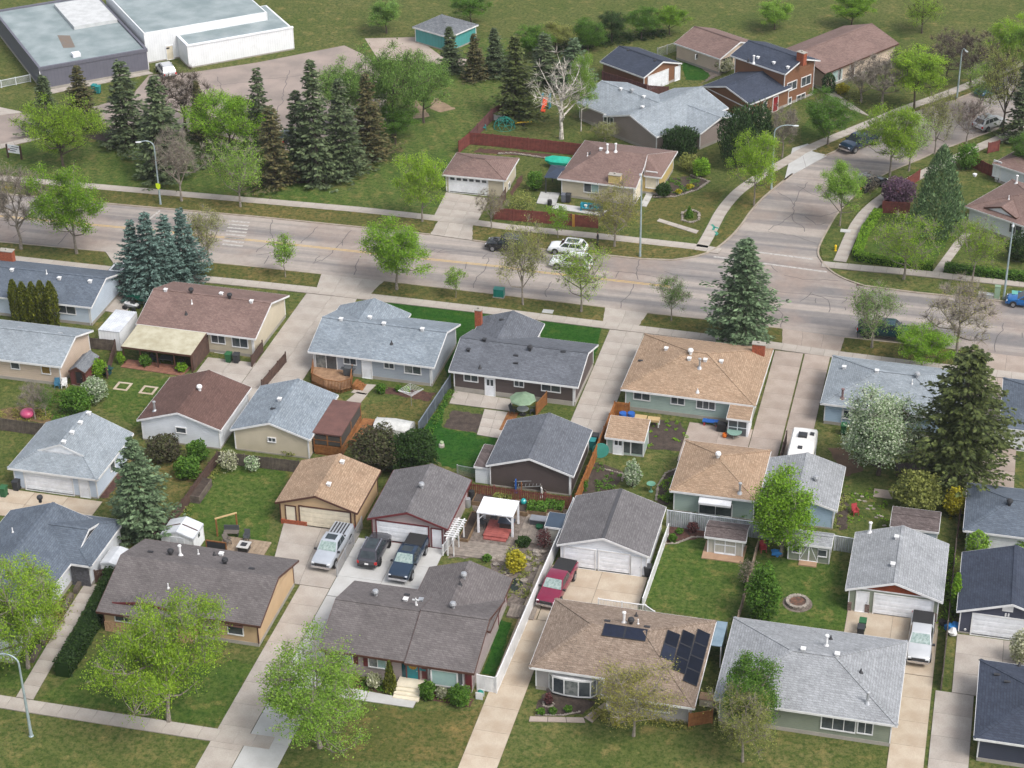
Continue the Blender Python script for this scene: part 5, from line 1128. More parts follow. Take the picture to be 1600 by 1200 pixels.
def plantmesh(spec, W_, H_):
    """a shrub's leaves at real size: half width W_, height H_"""
    C, rng, vert, ls = spec; Q = C*np.array([W_[0], W_[1], H_])
    ax = np.tile(np.array([0, 0, 1.]), (len(Q), 1))+unit(C*np.array([1, 1, 0])+1e-6)*.35 if vert else None
    return quadmesh('foliage', leafquads(Q, ls*(1.9 if vert else 1.3), ls*(.7 if vert else 1), rng, ax, .4, .3))
LF = {
 'lime': leafmat('lime_leaves', S(162, 190, 62, .72), S(118, 158, 44, .66)), 'fresh': leafmat('fresh_leaves', S(152, 184, 76, .74), S(108, 150, 50, .68)),
 'bright': leafmat('bright_leaves', S(142, 178, 54, .75), S(100, 144, 38, .68)), 'olive': leafmat('olive_leaves', S(166, 170, 96, .68), S(124, 134, 66, .62)),
 'yolive': leafmat('budding_leaves', S(176, 172, 92, .68), S(132, 134, 66, .6)), 'mid': leafmat('mid_green_leaves', S(112, 150, 58, .7), S(72, 114, 36, .64)),
 'dark': leafmat('dark_green_leaves', S(72, 100, 46, .62), S(44, 70, 30, .56)), 'willow': leafmat('soft_green_leaves', S(142, 174, 90, .7), S(100, 140, 58, .64)),
 'blossom': leafmat('white_blossom', S(212, 218, 196, .76), S(118, 156, 88, .62), .25), 'pblossom': leafmat('pale_blossom', S(216, 214, 190, .75), S(140, 150, 96, .6), .3),
 'lilac': leafmat('purple_lilac', S(132, 102, 126, .66), S(96, 78, 88, .55)), 'dlilac': leafmat('lilac_leaves', S(104, 112, 68, .6), S(96, 84, 74, .5)),
 'yellow': leafmat('yellow_foliage', S(200, 186, 56, .72), S(156, 156, 48, .64)), 'bud': leafmat('grey_buds', S(158, 148, 132, .6), S(128, 120, 100, .55), .3), 'redbud': leafmat('red_twig_leaves', S(136, 88, 88, .58), S(100, 66, 66, .5)),
 'spruce': leafmat('dark_spruce_needles', S(112, 126, 88, .72), S(72, 88, 60, .64), .5, .12), 'bspruce': leafmat('blue_spruce_needles', S(120, 146, 136, .70), S(74, 100, 92, .62), .5, .12), 'gspruce': leafmat('silver_green_needles', S(128, 150, 112, .70), S(80, 104, 72, .62), .5, .12),
 'brspruce': leafmat('browning_spruce_needles', S(124, 114, 76, .64), S(82, 90, 58, .58), .5, .12), 'pine': leafmat('pine_needles', S(104, 114, 62, .70), S(66, 80, 42, .62), .5, .12),
 'cedar': leafmat('cedar_foliage', S(134, 138, 52, .66), S(84, 100, 32, .58), .45, .15), 'jade': leafmat('juniper_foliage', S(136, 164, 116, .64), S(84, 116, 72, .56), .45, .12), 'mugo': leafmat('mugo_pine_needles', S(80, 110, 60, .6), S(42, 68, 34, .54), .5, .12),
}
PR = {}
for i in range(4): PR['leafy%d' % i] = grow(10+i, ncl=96, per=430, ls=.112, clr=.42, lobes=.45, twigs=7)
for i in range(3): PR['sparse%d' % i] = grow(20+i, ncl=80, per=190, ls=.105, clr=.55, twigs=14, lobes=.35, twl=1.0)
for i in range(3): PR['thin%d' % i] = grow(30+i, ncl=80, per=70, ls=.085, clr=.6, twigs=26, lobes=.35, twl=1.1, tr=.19)
for i in range(2): PR['big%d' % i] = grow(40+i, H=9, R=5.6, th=2.2, ncl=160, per=380, ls=.112, clr=.44, nmain=12, twigs=8, tr=.2, lobes=.6)
PR['airy0'] = grow(46, H=9, R=5.6, th=2.0, ncl=165, per=360, ls=.105, clr=.46, nmain=13, twigs=8, tr=.2, lobes=.6)
PR['airy1'] = grow(47, H=9, R=5.4, th=2.0, ncl=150, per=340, ls=.105, clr=.46, nmain=12, twigs=9, tr=.18, lobes=.6)
PR['dense'] = grow(45, H=8, R=2.7, th=.9, ncl=110, per=380, ls=.115, clr=.4, lobes=.3, twigs=4)
PR['birch'] = grow(51, H=12, R=3.4, th=3.0, ncl=50, per=0, twigs=13, nmain=9, tr=.24, twl=1.3)
for i in range(2): PR['small%d' % i] = grow(60+i, H=4.5, R=1.5, th=1.4, ncl=34, per=130, ls=.11, clr=.28, nmain=5, twigs=7, tr=.06, twl=.4)
for i in range(5): PR['spruce%d' % i] = spruce(70+i, rag=.3+.06*i, pw=.7+.07*i, lev=25+2*i)
for i in range(2): PR['bspruce%d' % i] = spruce(80+i, 12, 3.3, .03, .16, 32, 2.2, .17, .58, .72, .25)
PR['bigspruce'] = spruce(85, 14, 4.3, .13, .20, 36, 2.2, .16, .62, .66, .32)
PR['pine'] = spruce(90, 15, 5.2, .08, -.1, 36, 3.2, .17, .6, .5, .35)
for k, (c, mb, dim) in list(PR.items()): PR[k] = (c, mb.mesh('trunk', BARK), dim)
TREES = []
def hgt(P, ty):
    h = 1.0
    for _ in range(12):
        y = proj((P.x, P.y, h))[1]; y2 = proj((P.x, P.y, h+.1))[1]; h = max(.2, h+(ty-y)/((y2-y)/.1))
    return h
def tree(name, label, proto, bx, by, ty, wpx, leaf, bark=None, group=None, seed=None, cat='tree'):
    P = at(bx, by); h = hgt(P, ty); w = wpx/ppm((P.x, P.y, h*.6)); c, t, (H0, W0) = PR[proto]
    rg = random.Random((seed or 0)+int(bx*7+by*13)); rz = rg.uniform(0, 6.28)
    o = thing(name, label, cat, P, rz, group); sc = (w/W0, w/W0, h/H0)
    tk = link('trunk', t, o); tk.scale = sc; tk.material_slots[0].link = 'OBJECT'; tk.material_slots[0].material = bark or BARK
    if c is not None:
        if not c.materials: c.materials.append(LF['mid'])
        cr = link('crown', c, o); cr.scale = sc; cr.material_slots[0].link = 'OBJECT'; cr.material_slots[0].material = LF[leaf]
    return o
SEED = [100]
def bush(name, label, shape, bx, by, ty, wpx, leaf, n=1500, ls=.17, cat='shrub', group=None, vert=False, dpx=None, inner=.4):
    """bx,by: middle of the foot"""
    P = at(bx, by); h = hgt(P, ty); w = wpx/ppm(P)/2; SEED[0] += 1
    d = w if dpx is None else dpx/ppm(P)/2
    o = thing(name, label, cat, P, 0, group); me = plantmesh(shrub(SEED[0], shape, n, ls, inner, vert), (w, d), h); me.materials.append(LF[leaf]); link('foliage', me, o)
    mb = MB()
    for k in range(5): a = k*1.257+SEED[0]; mb.tube((.05*math.cos(a), .05*math.sin(a), 0), (w*.6*math.cos(a), d*.6*math.sin(a), h*.7), .03, .01, 4)
    mb.build('stem', BARKD, o); return o
def hedge(label, pts, wid, hh, leaf='mid', n=260, ls=.15):
    """a clipped hedge along ground points"""
    P = [at(*p) for p in pts]; o = thing('hedge', label, 'hedge', P[0]); SEED[0] += 1; rng = np.random.default_rng(SEED[0]); V = []; core = MB()
    for a, b in zip(P[:-1], P[1:]):
        L = (b-a).length; m = int(n*L); t = rng.uniform(0, 1, m); d = np.array((b-a).normalized())[:2]; nn = np.array([-d[1], d[0]])
        k = rng.uniform(size=m); u = np.where(k < .4, rng.uniform(-1, 1, m), np.sign(rng.uniform(-1, 1, m))*rng.uniform(.85, 1.05, m)); z = np.where(k < .4, rng.uniform(.88, 1.06, m), rng.uniform(.05, 1, m))
        C = np.zeros((m, 3)); C[:, :2] = np.array(a-P[0])[:2]+np.outer(t*L, d)+np.outer(u*wid/2, nn); C[:, 2] = z*hh*(1+.06*np.sin(t*L*2.1)); V.append(leafquads(C, ls*1.3, ls, rng))
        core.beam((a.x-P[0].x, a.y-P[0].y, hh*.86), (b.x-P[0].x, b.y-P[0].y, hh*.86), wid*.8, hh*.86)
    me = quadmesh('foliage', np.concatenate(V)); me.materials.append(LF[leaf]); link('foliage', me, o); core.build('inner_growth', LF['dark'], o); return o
ST = 'street trees along the curb'
# near curb
tree('street_tree', 'bare grey forked tree on the curb strip at the left edge', 'thin0', 33, 390, 250, 105, 'bud', BARK, ST)
tree('street_tree', 'bright green street tree next to the bare forked tree', 'leafy0', 120, 397, 262, 108, 'bright', BARK, ST)
tree('street_tree', 'loose pale green tree beside the blue spruce clump', 'sparse0', 327, 418, 318, 66, 'olive', BARK, ST)
tree('street_tree', 'small slim tree between blue spruces and wide driveway', 'small0', 446, 434, 368, 42, 'fresh', BARK, ST)
tree('street_tree', 'broad round bright green tree on the near curb strip', 'leafy1', 620, 453, 354, 114, 'bright', BARK, ST)
tree('street_tree', 'smallest young tree beside teal utility box', 'small1', 712, 466, 420, 32, 'fresh', BARK, ST)
tree('street_tree', 'thin olive tree on the near curb opposite parked black SUV', 'sparse1', 817, 477, 345, 78, 'olive', BARK, ST)
tree('street_tree', 'yellow green tree half hiding the white police car', 'sparse0', 908, 488, 372, 88, 'lime', BARK, ST)
tree('street_tree', 'small leaning oval tree left of the big roadside spruce', 'sparse2', 1049, 502, 428, 56, 'mid', BARK, ST)
tree('street_tree', 'airy young tree behind the teal pickup on the road', 'sparse0', 1362, 544, 440, 90, 'willow', BARK, ST)
tree('street_tree', 'leaning almost bare tree with yellow buds by the road', 'thin1', 1493, 562, 440, 118, 'yolive', BARK, ST)
tree('garden_tree', 'low bushy green tree behind light grey roofed house', 'leafy3', 1440, 580, 512, 92, 'bright', BARK)
# far side
FS = 'trees on the far side of the street'
tree('street_tree', 'grey leafless tree behind the yellow sign lamp post', 'thin2', 284, 315, 205, 78, 'bud', BARK, FS)
tree('street_tree', 'yellow green tree before the school spruces on far curb', 'sparse1', 376, 324, 215, 84, 'fresh', BARK, FS)
tree('school_tree', 'large yellow green tree before the dark school spruces', 'airy0', 99, 262, 156, 114, 'lime', BARKD, FS)
tree('school_tree', 'wide fresh green tree in the middle of the school grounds', 'big1', 362, 248, 142, 124, 'bright', BARKD, FS)
tree('school_tree', 'grey budding tree between two school spruces near parking lot', 'thin1', 290, 205, 112, 110, 'bud', BARKD, FS)
tree('school_tree', 'rounded soft green tree left of parking lot grove', 'big0', 545, 205, 100, 110, 'willow', BARKD, FS)
tree('school_tree', 'tallest soft green tree in parking lot grove', 'big1', 615, 215, 68, 120, 'willow', BARKD, FS)
tree('school_tree', 'soft green tree at lawn end of parking lot grove', 'leafy3', 662, 192, 88, 84, 'willow', BARKD, FS)
tree('school_tree', 'low green sapling tree under the parking lot grove', 'leafy0', 618, 225, 165, 70, 'mid', BARKD, FS)
tree('street_tree', 'yellow green tree beside the driveway across the street', 'leafy3', 660, 347, 240, 74, 'lime', BARK, FS)
tree('street_tree', 'small thin tree before red fence at far driveway', 'thin2', 768, 358, 296, 50, 'yolive', BARK, FS)
tree('street_tree', 'little green tree before the red fence gate', 'small1', 872, 373, 322, 34, 'bright', BARK, FS)
tree('street_tree', 'budding tree before the corner house with bronze leaves', 'sparse1', 960, 386, 284, 86, 'yolive', BARK, FS)
tree('birch_tree', 'tall white birch with bare upper limbs', 'birch', 877, 217, 85, 92, 'bud', BARKB)
tree('birch_tree', 'weeping green birch beside the light grey roof', 'leafy1', 908, 205, 88, 46, 'fresh', BARKB)
tree('street_tree', 'yellow green tree on the inner curve of side street', 'leafy1', 1178, 322, 208, 70, 'lime', BARK, FS)
tree('street_tree', 'round pale green tree on the outer curve of side street', 'leafy2', 1312, 354, 250, 66, 'fresh', BARK, FS)
tree('garden_tree', 'round green tree on the lawn of the split level house', 'leafy0', 1294, 226, 152, 84, 'mid', BARK, FS)
tree('street_tree', 'tall yellow green tree next to purple lilac', 'leafy1', 1390, 275, 168, 88, 'lime', BARK, FS)
tree('street_tree', 'slender budding tree behind pale juniper', 'sparse2', 1420, 268, 178, 72, 'fresh', BARK, FS)
tree('street_tree', 'dense yellow green tree by the upper sidewalk', 'leafy3', 1428, 172, 74, 92, 'lime', BARKD, FS)
tree('garden_tree', 'grey leafless tree before the red brown roofed house', 'thin0', 1378, 168, 82, 96, 'bud', BARK, FS)
tree('street_tree', 'bare dark tree beside the upper lamp post', 'thin1', 1478, 134, 48, 84, 'bud', BARKD, FS)
tree('street_tree', 'bare tree behind the upper lamp post', 'thin2', 1516, 134, 50, 78, 'bud', BARKD, FS)
tree('street_tree', 'bud covered tree at the side street centre', 'sparse0', 1460, 242, 136, 62, 'olive', BARK, FS)
tree('street_tree', 'thin bare pinkish tree on side street edge', 'thin0', 1510, 226, 152, 56, 'redbud', BARK, FS)
tree('street_tree', 'tall loose tree at the top right frame edge', 'sparse1', 1566, 206, 66, 88, 'olive', BARKD, FS)
tree('street_tree', 'light green tree at the frame corner above silver car', 'leafy2', 1598, 120, 40, 80, 'fresh', BARKD, FS)
tree('street_tree', 'bright green tree over the clipped hedge', 'sparse0', 1412, 437, 330, 100, 'lime', BARK, FS)
tree('street_tree', 'yellow green tree before white house wall and hedge', 'sparse2', 1519, 443, 336, 82, 'lime', BARK, FS)
tree('garden_tree', 'bare silvery tree by split level house steps', 'thin1', 1222, 246, 165, 56, 'bud', BARK, FS)
tree('garden_tree', 'small pale tree hiding the wall of taupe house', 'sparse0', 945, 226, 188, 42, 'olive', BARK, FS)
tree('garden_tree', 'leafy tree beside brown roof at right edge', 'leafy0', 1594, 276, 205, 50, 'mid', BARK, FS)
for lab, pr, bx, by, ty, w, lf in (('small budding tree beside the upper lamp', 'sparse0', 1530, 178, 96, 62, 'fresh'), ('bare shrubby tree at red brown house front', 'thin2', 1345, 160, 96, 72, 'bud'), ('yellow green tree top beside right frame edge', 'leafy0', 1570, 112, 30, 70, 'lime')):
    tree('street_tree', lab, pr, bx, by, ty, w, lf, BARK, FS)
# conifers
SS = 'spruces on the school grounds'
for lab, bx, by, ty, w, lf in (('dark spruce closest to the grey school wing corner', 78, 205, 116, 52, 'spruce'), ('dark spruce before the teal school bins', 132, 200, 102, 50, 'brspruce'), ('tall dark spruce left of the budding school tree', 200, 224, 92, 62, 'spruce'),
        ('broad spruce behind the yellow sign lamp post', 257, 275, 118, 76, 'spruce'), ('rusty brown topped spruce near the parking lot', 314, 215, 125, 40, 'brspruce'), ('slim spruce at the left end of the tall spruce row', 411, 245, 104, 48, 'spruce'), ('spruce with brown tip in front of the row', 430, 288, 165, 54, 'brspruce'),
        ('dark spruce leaning on the tallest of the row', 470, 272, 138, 48, 'spruce'), ('tallest spruce of the school row', 497, 284, 92, 66, 'spruce'), ('spruce right of the tallest in the school row', 537, 274, 122, 62, 'spruce'), ('brown tinged spruce at the lawn end of the school row', 577, 250, 114, 56, 'brspruce')):
    tree('spruce_tree', lab, 'spruce%d' % (bx % 5), bx, by, ty, w*1.28, lf, BARKD, SS)
for lab, bx, by, ty, w, lf in (('dark spruce at the top beside teal building', 703, 112, 40, 48, 'spruce'), ('brownish spruce at the top middle', 742, 124, 52, 46, 'brspruce'), ('dark spruce at the top right of the path', 773, 118, 42, 50, 'spruce'),
        ('large olive spruce behind the red fence playground', 806, 182, 52, 74, 'pine'), ('silver spruce behind the birch', 896, 140, 58, 62, 'gspruce'), ('dark spruce behind navy garage', 850, 130, 50, 60, 'spruce'), ('dark conifer at the right frame edge above white house', 1592, 222, 90, 54, 'spruce')):
    tree('spruce_tree', lab, 'spruce%d' % (bx % 5), bx, by, ty, w, lf, BARKD, 'conifers across the street')
for lab, bx, by, ty, w, lf in (('blue spruce at the left of the driveway clump', 216, 456, 342, 58, 'bspruce'), ('tall blue spruce in front of the driveway clump', 240, 462, 330, 72, 'bspruce'), ('blue spruce in the middle of the driveway clump', 268, 452, 334, 62, 'bspruce'), ('blue spruce behind the driveway clump nearest the road', 291, 438, 324, 58, 'bspruce')):
    tree('spruce_tree', lab, 'bspruce%d' % (bx % 2), bx, by, ty, w, lf, BARKD, 'blue spruce clump')
tree('spruce_tree', 'big silvery spruce beside the road before tan hip roof', 'bigspruce', 1158, 546, 372, 128, 'gspruce', BARKD)
tree('pine_tree', 'huge brown green pine right of white blossom tree', 'pine', 1494, 752, 545, 168, 'pine', BARKD)
tree('spruce_tree', 'silver green spruce behind the small metal shed', 'bspruce1', 224, 842, 684, 98, 'gspruce', BARKD)
tree('garden_tree', 'white blossoming tree behind light grey house', 'dense', 1372, 742, 612, 108, 'blossom', BARKD)
tree('garden_tree', 'leafy green tree beside small pale blue garage', 'dense', 1220, 868, 738, 96, 'bright', BARK)
tree('garden_tree', 'large lime green tree on the front lawn of peach house', 'airy0', 264, 1128, 936, 196, 'lime', BARK)
tree('garden_tree', 'lime tree over the front of slate roofed house', 'airy1', 44, 1044, 885, 178, 'lime', BARK)
tree('garden_tree', 'grey green tree on new concrete driveway front lawn', 'airy1', 500, 1168, 1026, 205, 'fresh', BARK)
tree('garden_tree', 'nearest light green tree before the light grey house', 'dense', 1168, 1150, 1028, 86, 'mid', BARK)
tree('garden_tree', 'pale budding tree under the nearest light green tree', 'sparse2', 1160, 1190, 1078, 110, 'olive', BARK)
tree('garden_tree', 'small budding tree before the solar panel house', 'sparse1', 990, 1150, 1040, 120, 'yolive', BARK)
tree('garden_tree', 'bare apple tree by the pink ball in left yard', 'thin1', 55, 655, 598, 50, 'bud', BARK)
tree('garden_tree', 'thin young tree in left vegetable yard', 'sparse2', 72, 652, 600, 34, 'mid', BARK)
for lab, pr, bx, by, ty, w, lf in (('leafy tree at the top edge left of birch', 'leafy0', 838, 92, 40, 60, 'mid'), ('olive tree at the top edge behind birch', 'leafy2', 868, 84, 34, 62, 'olive'), ('green tree at the top edge left of navy garage', 'dense', 918, 78, 30, 50, 'mid'), ('dark tree at the top edge above navy garage', 'leafy3', 956, 66, 20, 56, 'dark'), ('round tree at the top edge above navy garage ridge', 'leafy1', 1002, 62, 14, 58, 'mid'), ('green tree at the top edge beyond chain link', 'leafy2', 1046, 54, 8, 54, 'bright'), ('top edge tree beyond the brown fence', 'leafy0', 1210, 46, 0, 60, 'fresh'), ('top edge tree left of teal building', 'leafy1', 604, 52, 0, 62, 'willow'), ('top edge tree right of teal building', 'leafy3', 736, 40, -12, 60, 'mid'), ('top edge tree beyond red brown roof', 'leafy0', 1330, 44, -10, 64, 'bright'), ('top edge tree left of upper lamp', 'sparse1', 1440, 52, -8, 66, 'lime')):
    tree('park_tree', lab, pr, bx, by, ty, w, lf, BARKD, 'trees along the top edge')
# shrubs
for i, (bx, by, ty, w) in enumerate(((28, 502, 437, 17), (42, 503, 441, 16), (57, 505, 441, 17), (71, 507, 439, 18), (86, 510, 440, 19))):
    bush('cedar_shrub', ['leftmost of the five columnar cedars', 'second cedar column from the left house edge', 'middle of the five columnar cedars', 'fourth cedar column, tallest tip', 'rightmost of the five columnar cedars'][i], 'column', bx, by, ty, w, 'cedar', 2600, .16, 'cedar', 'columnar cedars behind slate bungalow', True, inner=.5)
bush('juniper', 'large pale green conical juniper before red brown roof', 'cone', 1462, 362, 226, 92, 'jade', 9000, .2, 'juniper', None, True, inner=.55)
bush('pine_shrub', 'dark bushy pine by the light grey porch', 'ball', 1150, 262, 165, 66, 'mugo', 5500, .2, 'shrub', None, True)
bush('pine_shrub', 'second dark pine beside split level house', 'ball', 1180, 246, 158, 60, 'mugo', 5000, .2, 'shrub', None, True)
bush('juniper', 'bushy juniper before taupe house gable', 'ball', 1062, 244, 196, 62, 'mugo', 4500, .19, 'juniper', None, True)
bush('shrub', 'low green shrub by the stone edged front bed', 'ball', 1096, 276, 245, 30, 'bright', 1500)
bush('shrub', 'round dark shrub beside corner house walk', 'ball', 1036, 306, 287, 28, 'dark', 1600)
bush('shrub', 'round dark shrub behind the fence gazebo', 'ball', 836, 297, 266, 28, 'mid', 1500)
bush('shrub', 'grey budding shrub behind red fence', 'ball', 815, 332, 300, 50, 'olive', 900, .14)
bush('shrub', 'shrub behind the red fence corner', 'ball', 1075, 266, 240, 34, 'olive', 900)
bush('lilac_shrub', 'purple lilac over the dark red fence', 'ball', 1402, 322, 276, 58, 'lilac', 3600, .19, 'lilac')
bush('shrub', 'bright green rounded shrub beside pale juniper', 'ball', 1510, 264, 224, 40, 'mid', 2400)
bush('shrub', 'dark tangled grey shrub at the side street curb', 'ball', 1356, 300, 270, 36, 'bud', 900, .12)
bush('shrub', 'dark green shrubs below right lamp post', 'ball', 1592, 408, 362, 46, 'dark', 2400)
bush('shrub', 'golden shrub row at the front of red brown roofed house', 'ball', 1315, 146, 130, 24, 'yellow', 900)
bush('shrub', 'dark clipped evergreen by cream house windows', 'column', 1294, 144, 114, 20, 'mugo', 1500)
bush('blossom_shrub', 'white blossom shrub beside gravel yard', 'ball', 1130, 112, 88, 34, 'pblossom', 1500, .2)
bush('blossom_shrub', 'white blossoming shrub beside garden shed of left yard', 'ball', 150, 628, 588, 42, 'blossom', 2400, .16)
bush('shrub', 'green shrub at the foot of left blossom shrub', 'ball', 122, 642, 606, 54, 'mid', 2600)
bush('shrub', 'green shrub beside barbecue and shed', 'ball', 155, 588, 562, 30, 'bright', 1500)
bush('shrub', 'dark purple brown shrub behind white garage', 'ball', 258, 718, 682, 62, 'dlilac', 3400)
bush('shrub', 'green shrub in corner of spruce yard', 'ball', 310, 722, 688, 36, 'mid', 2200)
bush('shrub', 'low green shrub with stone ornament in spruce yard', 'ball', 295, 746, 714, 44, 'mid', 2200)
bush('blossom_shrub', 'sparse white blossom bush at fence corner', 'ball', 358, 736, 702, 34, 'pblossom', 700, .13)
bush('blossom_shrub', 'small white blossom bush along back fence', 'ball', 395, 736, 712, 26, 'blossom', 600, .13)
bush('shrub', 'loose shrub at the cream garage wall', 'ball', 455, 706, 696, 38, 'olive', 600, .14)
bush('lilac_shrub', 'dark lilac thicket left half behind grey roofed garage', 'ball', 590, 734, 668, 92, 'dlilac', 7000, .18, 'lilac')
bush('lilac_shrub', 'dark lilac thicket right half behind grey roofed garage', 'ball', 648, 738, 672, 82, 'dark', 6500, .18, 'lilac')
bush('blossom_shrub', 'white blossom shrub behind white garage', 'ball', 988, 760, 720, 30, 'blossom', 1500, .16)
bush('shrub', 'olive shrub below the huge pine', 'ball', 1432, 795, 740, 82, 'olive', 4800, .19)
bush('forsythia', 'bright yellow shrub below the huge pine', 'ball', 1490, 806, 762, 38, 'yellow', 1600, .17)
bush('shrub', 'dark green bush beside fire pit lawn', 'ball', 1190, 968, 884, 58, 'mid', 5200, .18)
bush('shrub', 'bare grey bush beside dark green fence bush', 'ball', 1168, 915, 872, 34, 'bud', 700, .12)
bush('shrub', 'bright narrow shrub between garages at right', 'column', 1490, 958, 895, 14, 'bright', 1300)
bush('shrub', 'feathery pale green shrub by slate hip garage', 'column', 1525, 868, 830, 34, 'fresh', 1300)
bush('shrub', 'feathery pale green shrub at right frame edge', 'column', 1592, 868, 836, 22, 'fresh', 900)
bush('blossom_shrub', 'white flowering shrub at the lower right frame edge', 'ball', 1594, 1036, 985, 40, 'pblossom', 1700, .16)
bush('shrub', 'yellow green shrub in rock garden', 'ball', 806, 893, 860, 34, 'yellow', 1500)
bush('shrub', 'round dark green shrub in rock garden', 'ball', 818, 852, 840, 24, 'dark', 1100)
bush('shrub', 'small green shrub at rock garden edge', 'ball', 761, 876, 867, 14, 'mid', 500)
bush('shrub', 'red twig shrub beside deck wall', 'ball', 850, 856, 826, 26, 'redbud', 500, .13)
bush('cedar_shrub', 'left conical cedar before mauve house', 'cone', 519, 1066, 1022, 20, 'cedar', 2200, .14, 'cedar', None, True)
bush('cedar_shrub', 'conical cedar beside teal front door steps', 'cone', 610, 1080, 1032, 22, 'cedar', 2400, .14, 'cedar', None, True)
bush('shrub', 'clipped round boxwood left of bay window', 'ball', 668, 1092, 1064, 26, 'mid', 1900, .13)
bush('shrub', 'clipped round boxwood right of bay window', 'ball', 719, 1102, 1070, 34, 'mid', 2400, .13)
bush('shrub', 'pale variegated shrub between the boxwoods', 'ball', 690, 1090, 1074, 18, 'pblossom', 600, .12)
bush('shrub', 'silvery shrub before mauve house windows', 'ball', 585, 1073, 1052, 26, 'pblossom', 900, .13)
bush('shrub', 'loose olive shrub before mauve house', 'ball', 545, 1070, 1050, 36, 'olive', 1200, .14)
bush('shrub', 'orange brown shrub by slate house front', 'ball', 85, 968, 940, 34, 'yolive', 1000)
bush('shrub', 'small green shrub left in mulched shed bed', 'ball', 1051, 846, 834, 14, 'mid', 500, .13)
bush('shrub', 'small round shrub in mulched shed bed', 'ball', 1062, 833, 826, 12, 'mid', 400, .13)
bush('shrub', 'red barberry in mulched shed bed', 'ball', 1083, 832, 816, 20, 'redbud', 500, .12)
bush('shrub', 'small green shrub beside blue grey back door', 'ball', 596, 614, 599, 18, 'mid', 700, .14)
bush('shrub', 'low plant right of blue grey back door', 'ball', 623, 612, 602, 12, 'mid', 400, .13)
bush('shrub', 'low plant in bed under blue grey house', 'ball', 636, 613, 604, 12, 'bright', 400, .13)
bush('shrub', 'shrub in front of awning patio', 'ball', 228, 572, 553, 20, 'mid', 800, .14)
bush('shrub', 'shrub at right end of awning patio', 'ball', 284, 580, 567, 20, 'bright', 700, .14)
bush('shrub', 'shrub at left end of awning patio fence', 'ball', 190, 568, 550, 14, 'bright', 600, .14)
bush('shrub', 'yellow shrub at bottom before solar house', 'ball', 962, 1132, 1122, 16, 'yellow', 500, .13)
bush('shrub', 'dark red shrub in flower bed of bow window', 'ball', 857, 1100, 1084, 14, 'redbud', 400, .12)
for i, (bx, by) in enumerate(((845, 1116), (864, 1115), (888, 1112))): bush('shrub', ['left green tuft at the flower bed edge', 'middle green tuft at the flower bed edge', 'right green tuft at the flower bed edge'][i], 'ball', bx, by, by-9, 14, 'mid', 400, .12)
bush('shrub', 'green shrub by tan garage back bed', 'ball', 1047, 782, 770, 16, 'mid', 500, .13)
bush('shrub', 'green tuft behind white garage by the orange fence', 'ball', 913, 764, 750, 12, 'mid', 400, .13)
bush('shrub', 'low shrubs along window of sage garage', 'ball', 1165, 806, 794, 26, 'mid', 700, .14)
bush('shrub', 'yellow groundcover in front corner bed', 'ball', 1078, 294, 288, 14, 'yellow', 300, .14)
bush('shrub', 'second yellow clump in front corner bed', 'ball', 1060, 302, 296, 12, 'yellow', 300, .14)
bush('shrub', 'small conical shrub inside round stone bed', 'cone', 1077, 340, 322, 13, 'mid', 900, .13)
hedge('dark green hedge between the two lower left lawns', [(182, 900), (172, 925), (150, 970), (125, 1015), (98, 1058)], 1.5, 1.5, 'dark')
hedge('clipped low hedge along the side street sidewalk', [(1338, 402), (1352, 365), (1372, 335)], 1.0, .9, 'bright')
hedge('clipped low hedge along the main sidewalk left of the walk', [(1335, 405), (1395, 415), (1457, 421)], 1.0, .9, 'bright')
hedge('clipped low hedge right of the front walk', [(1475, 424), (1540, 432), (1610, 440)], 1.1, 1.0, 'mid')
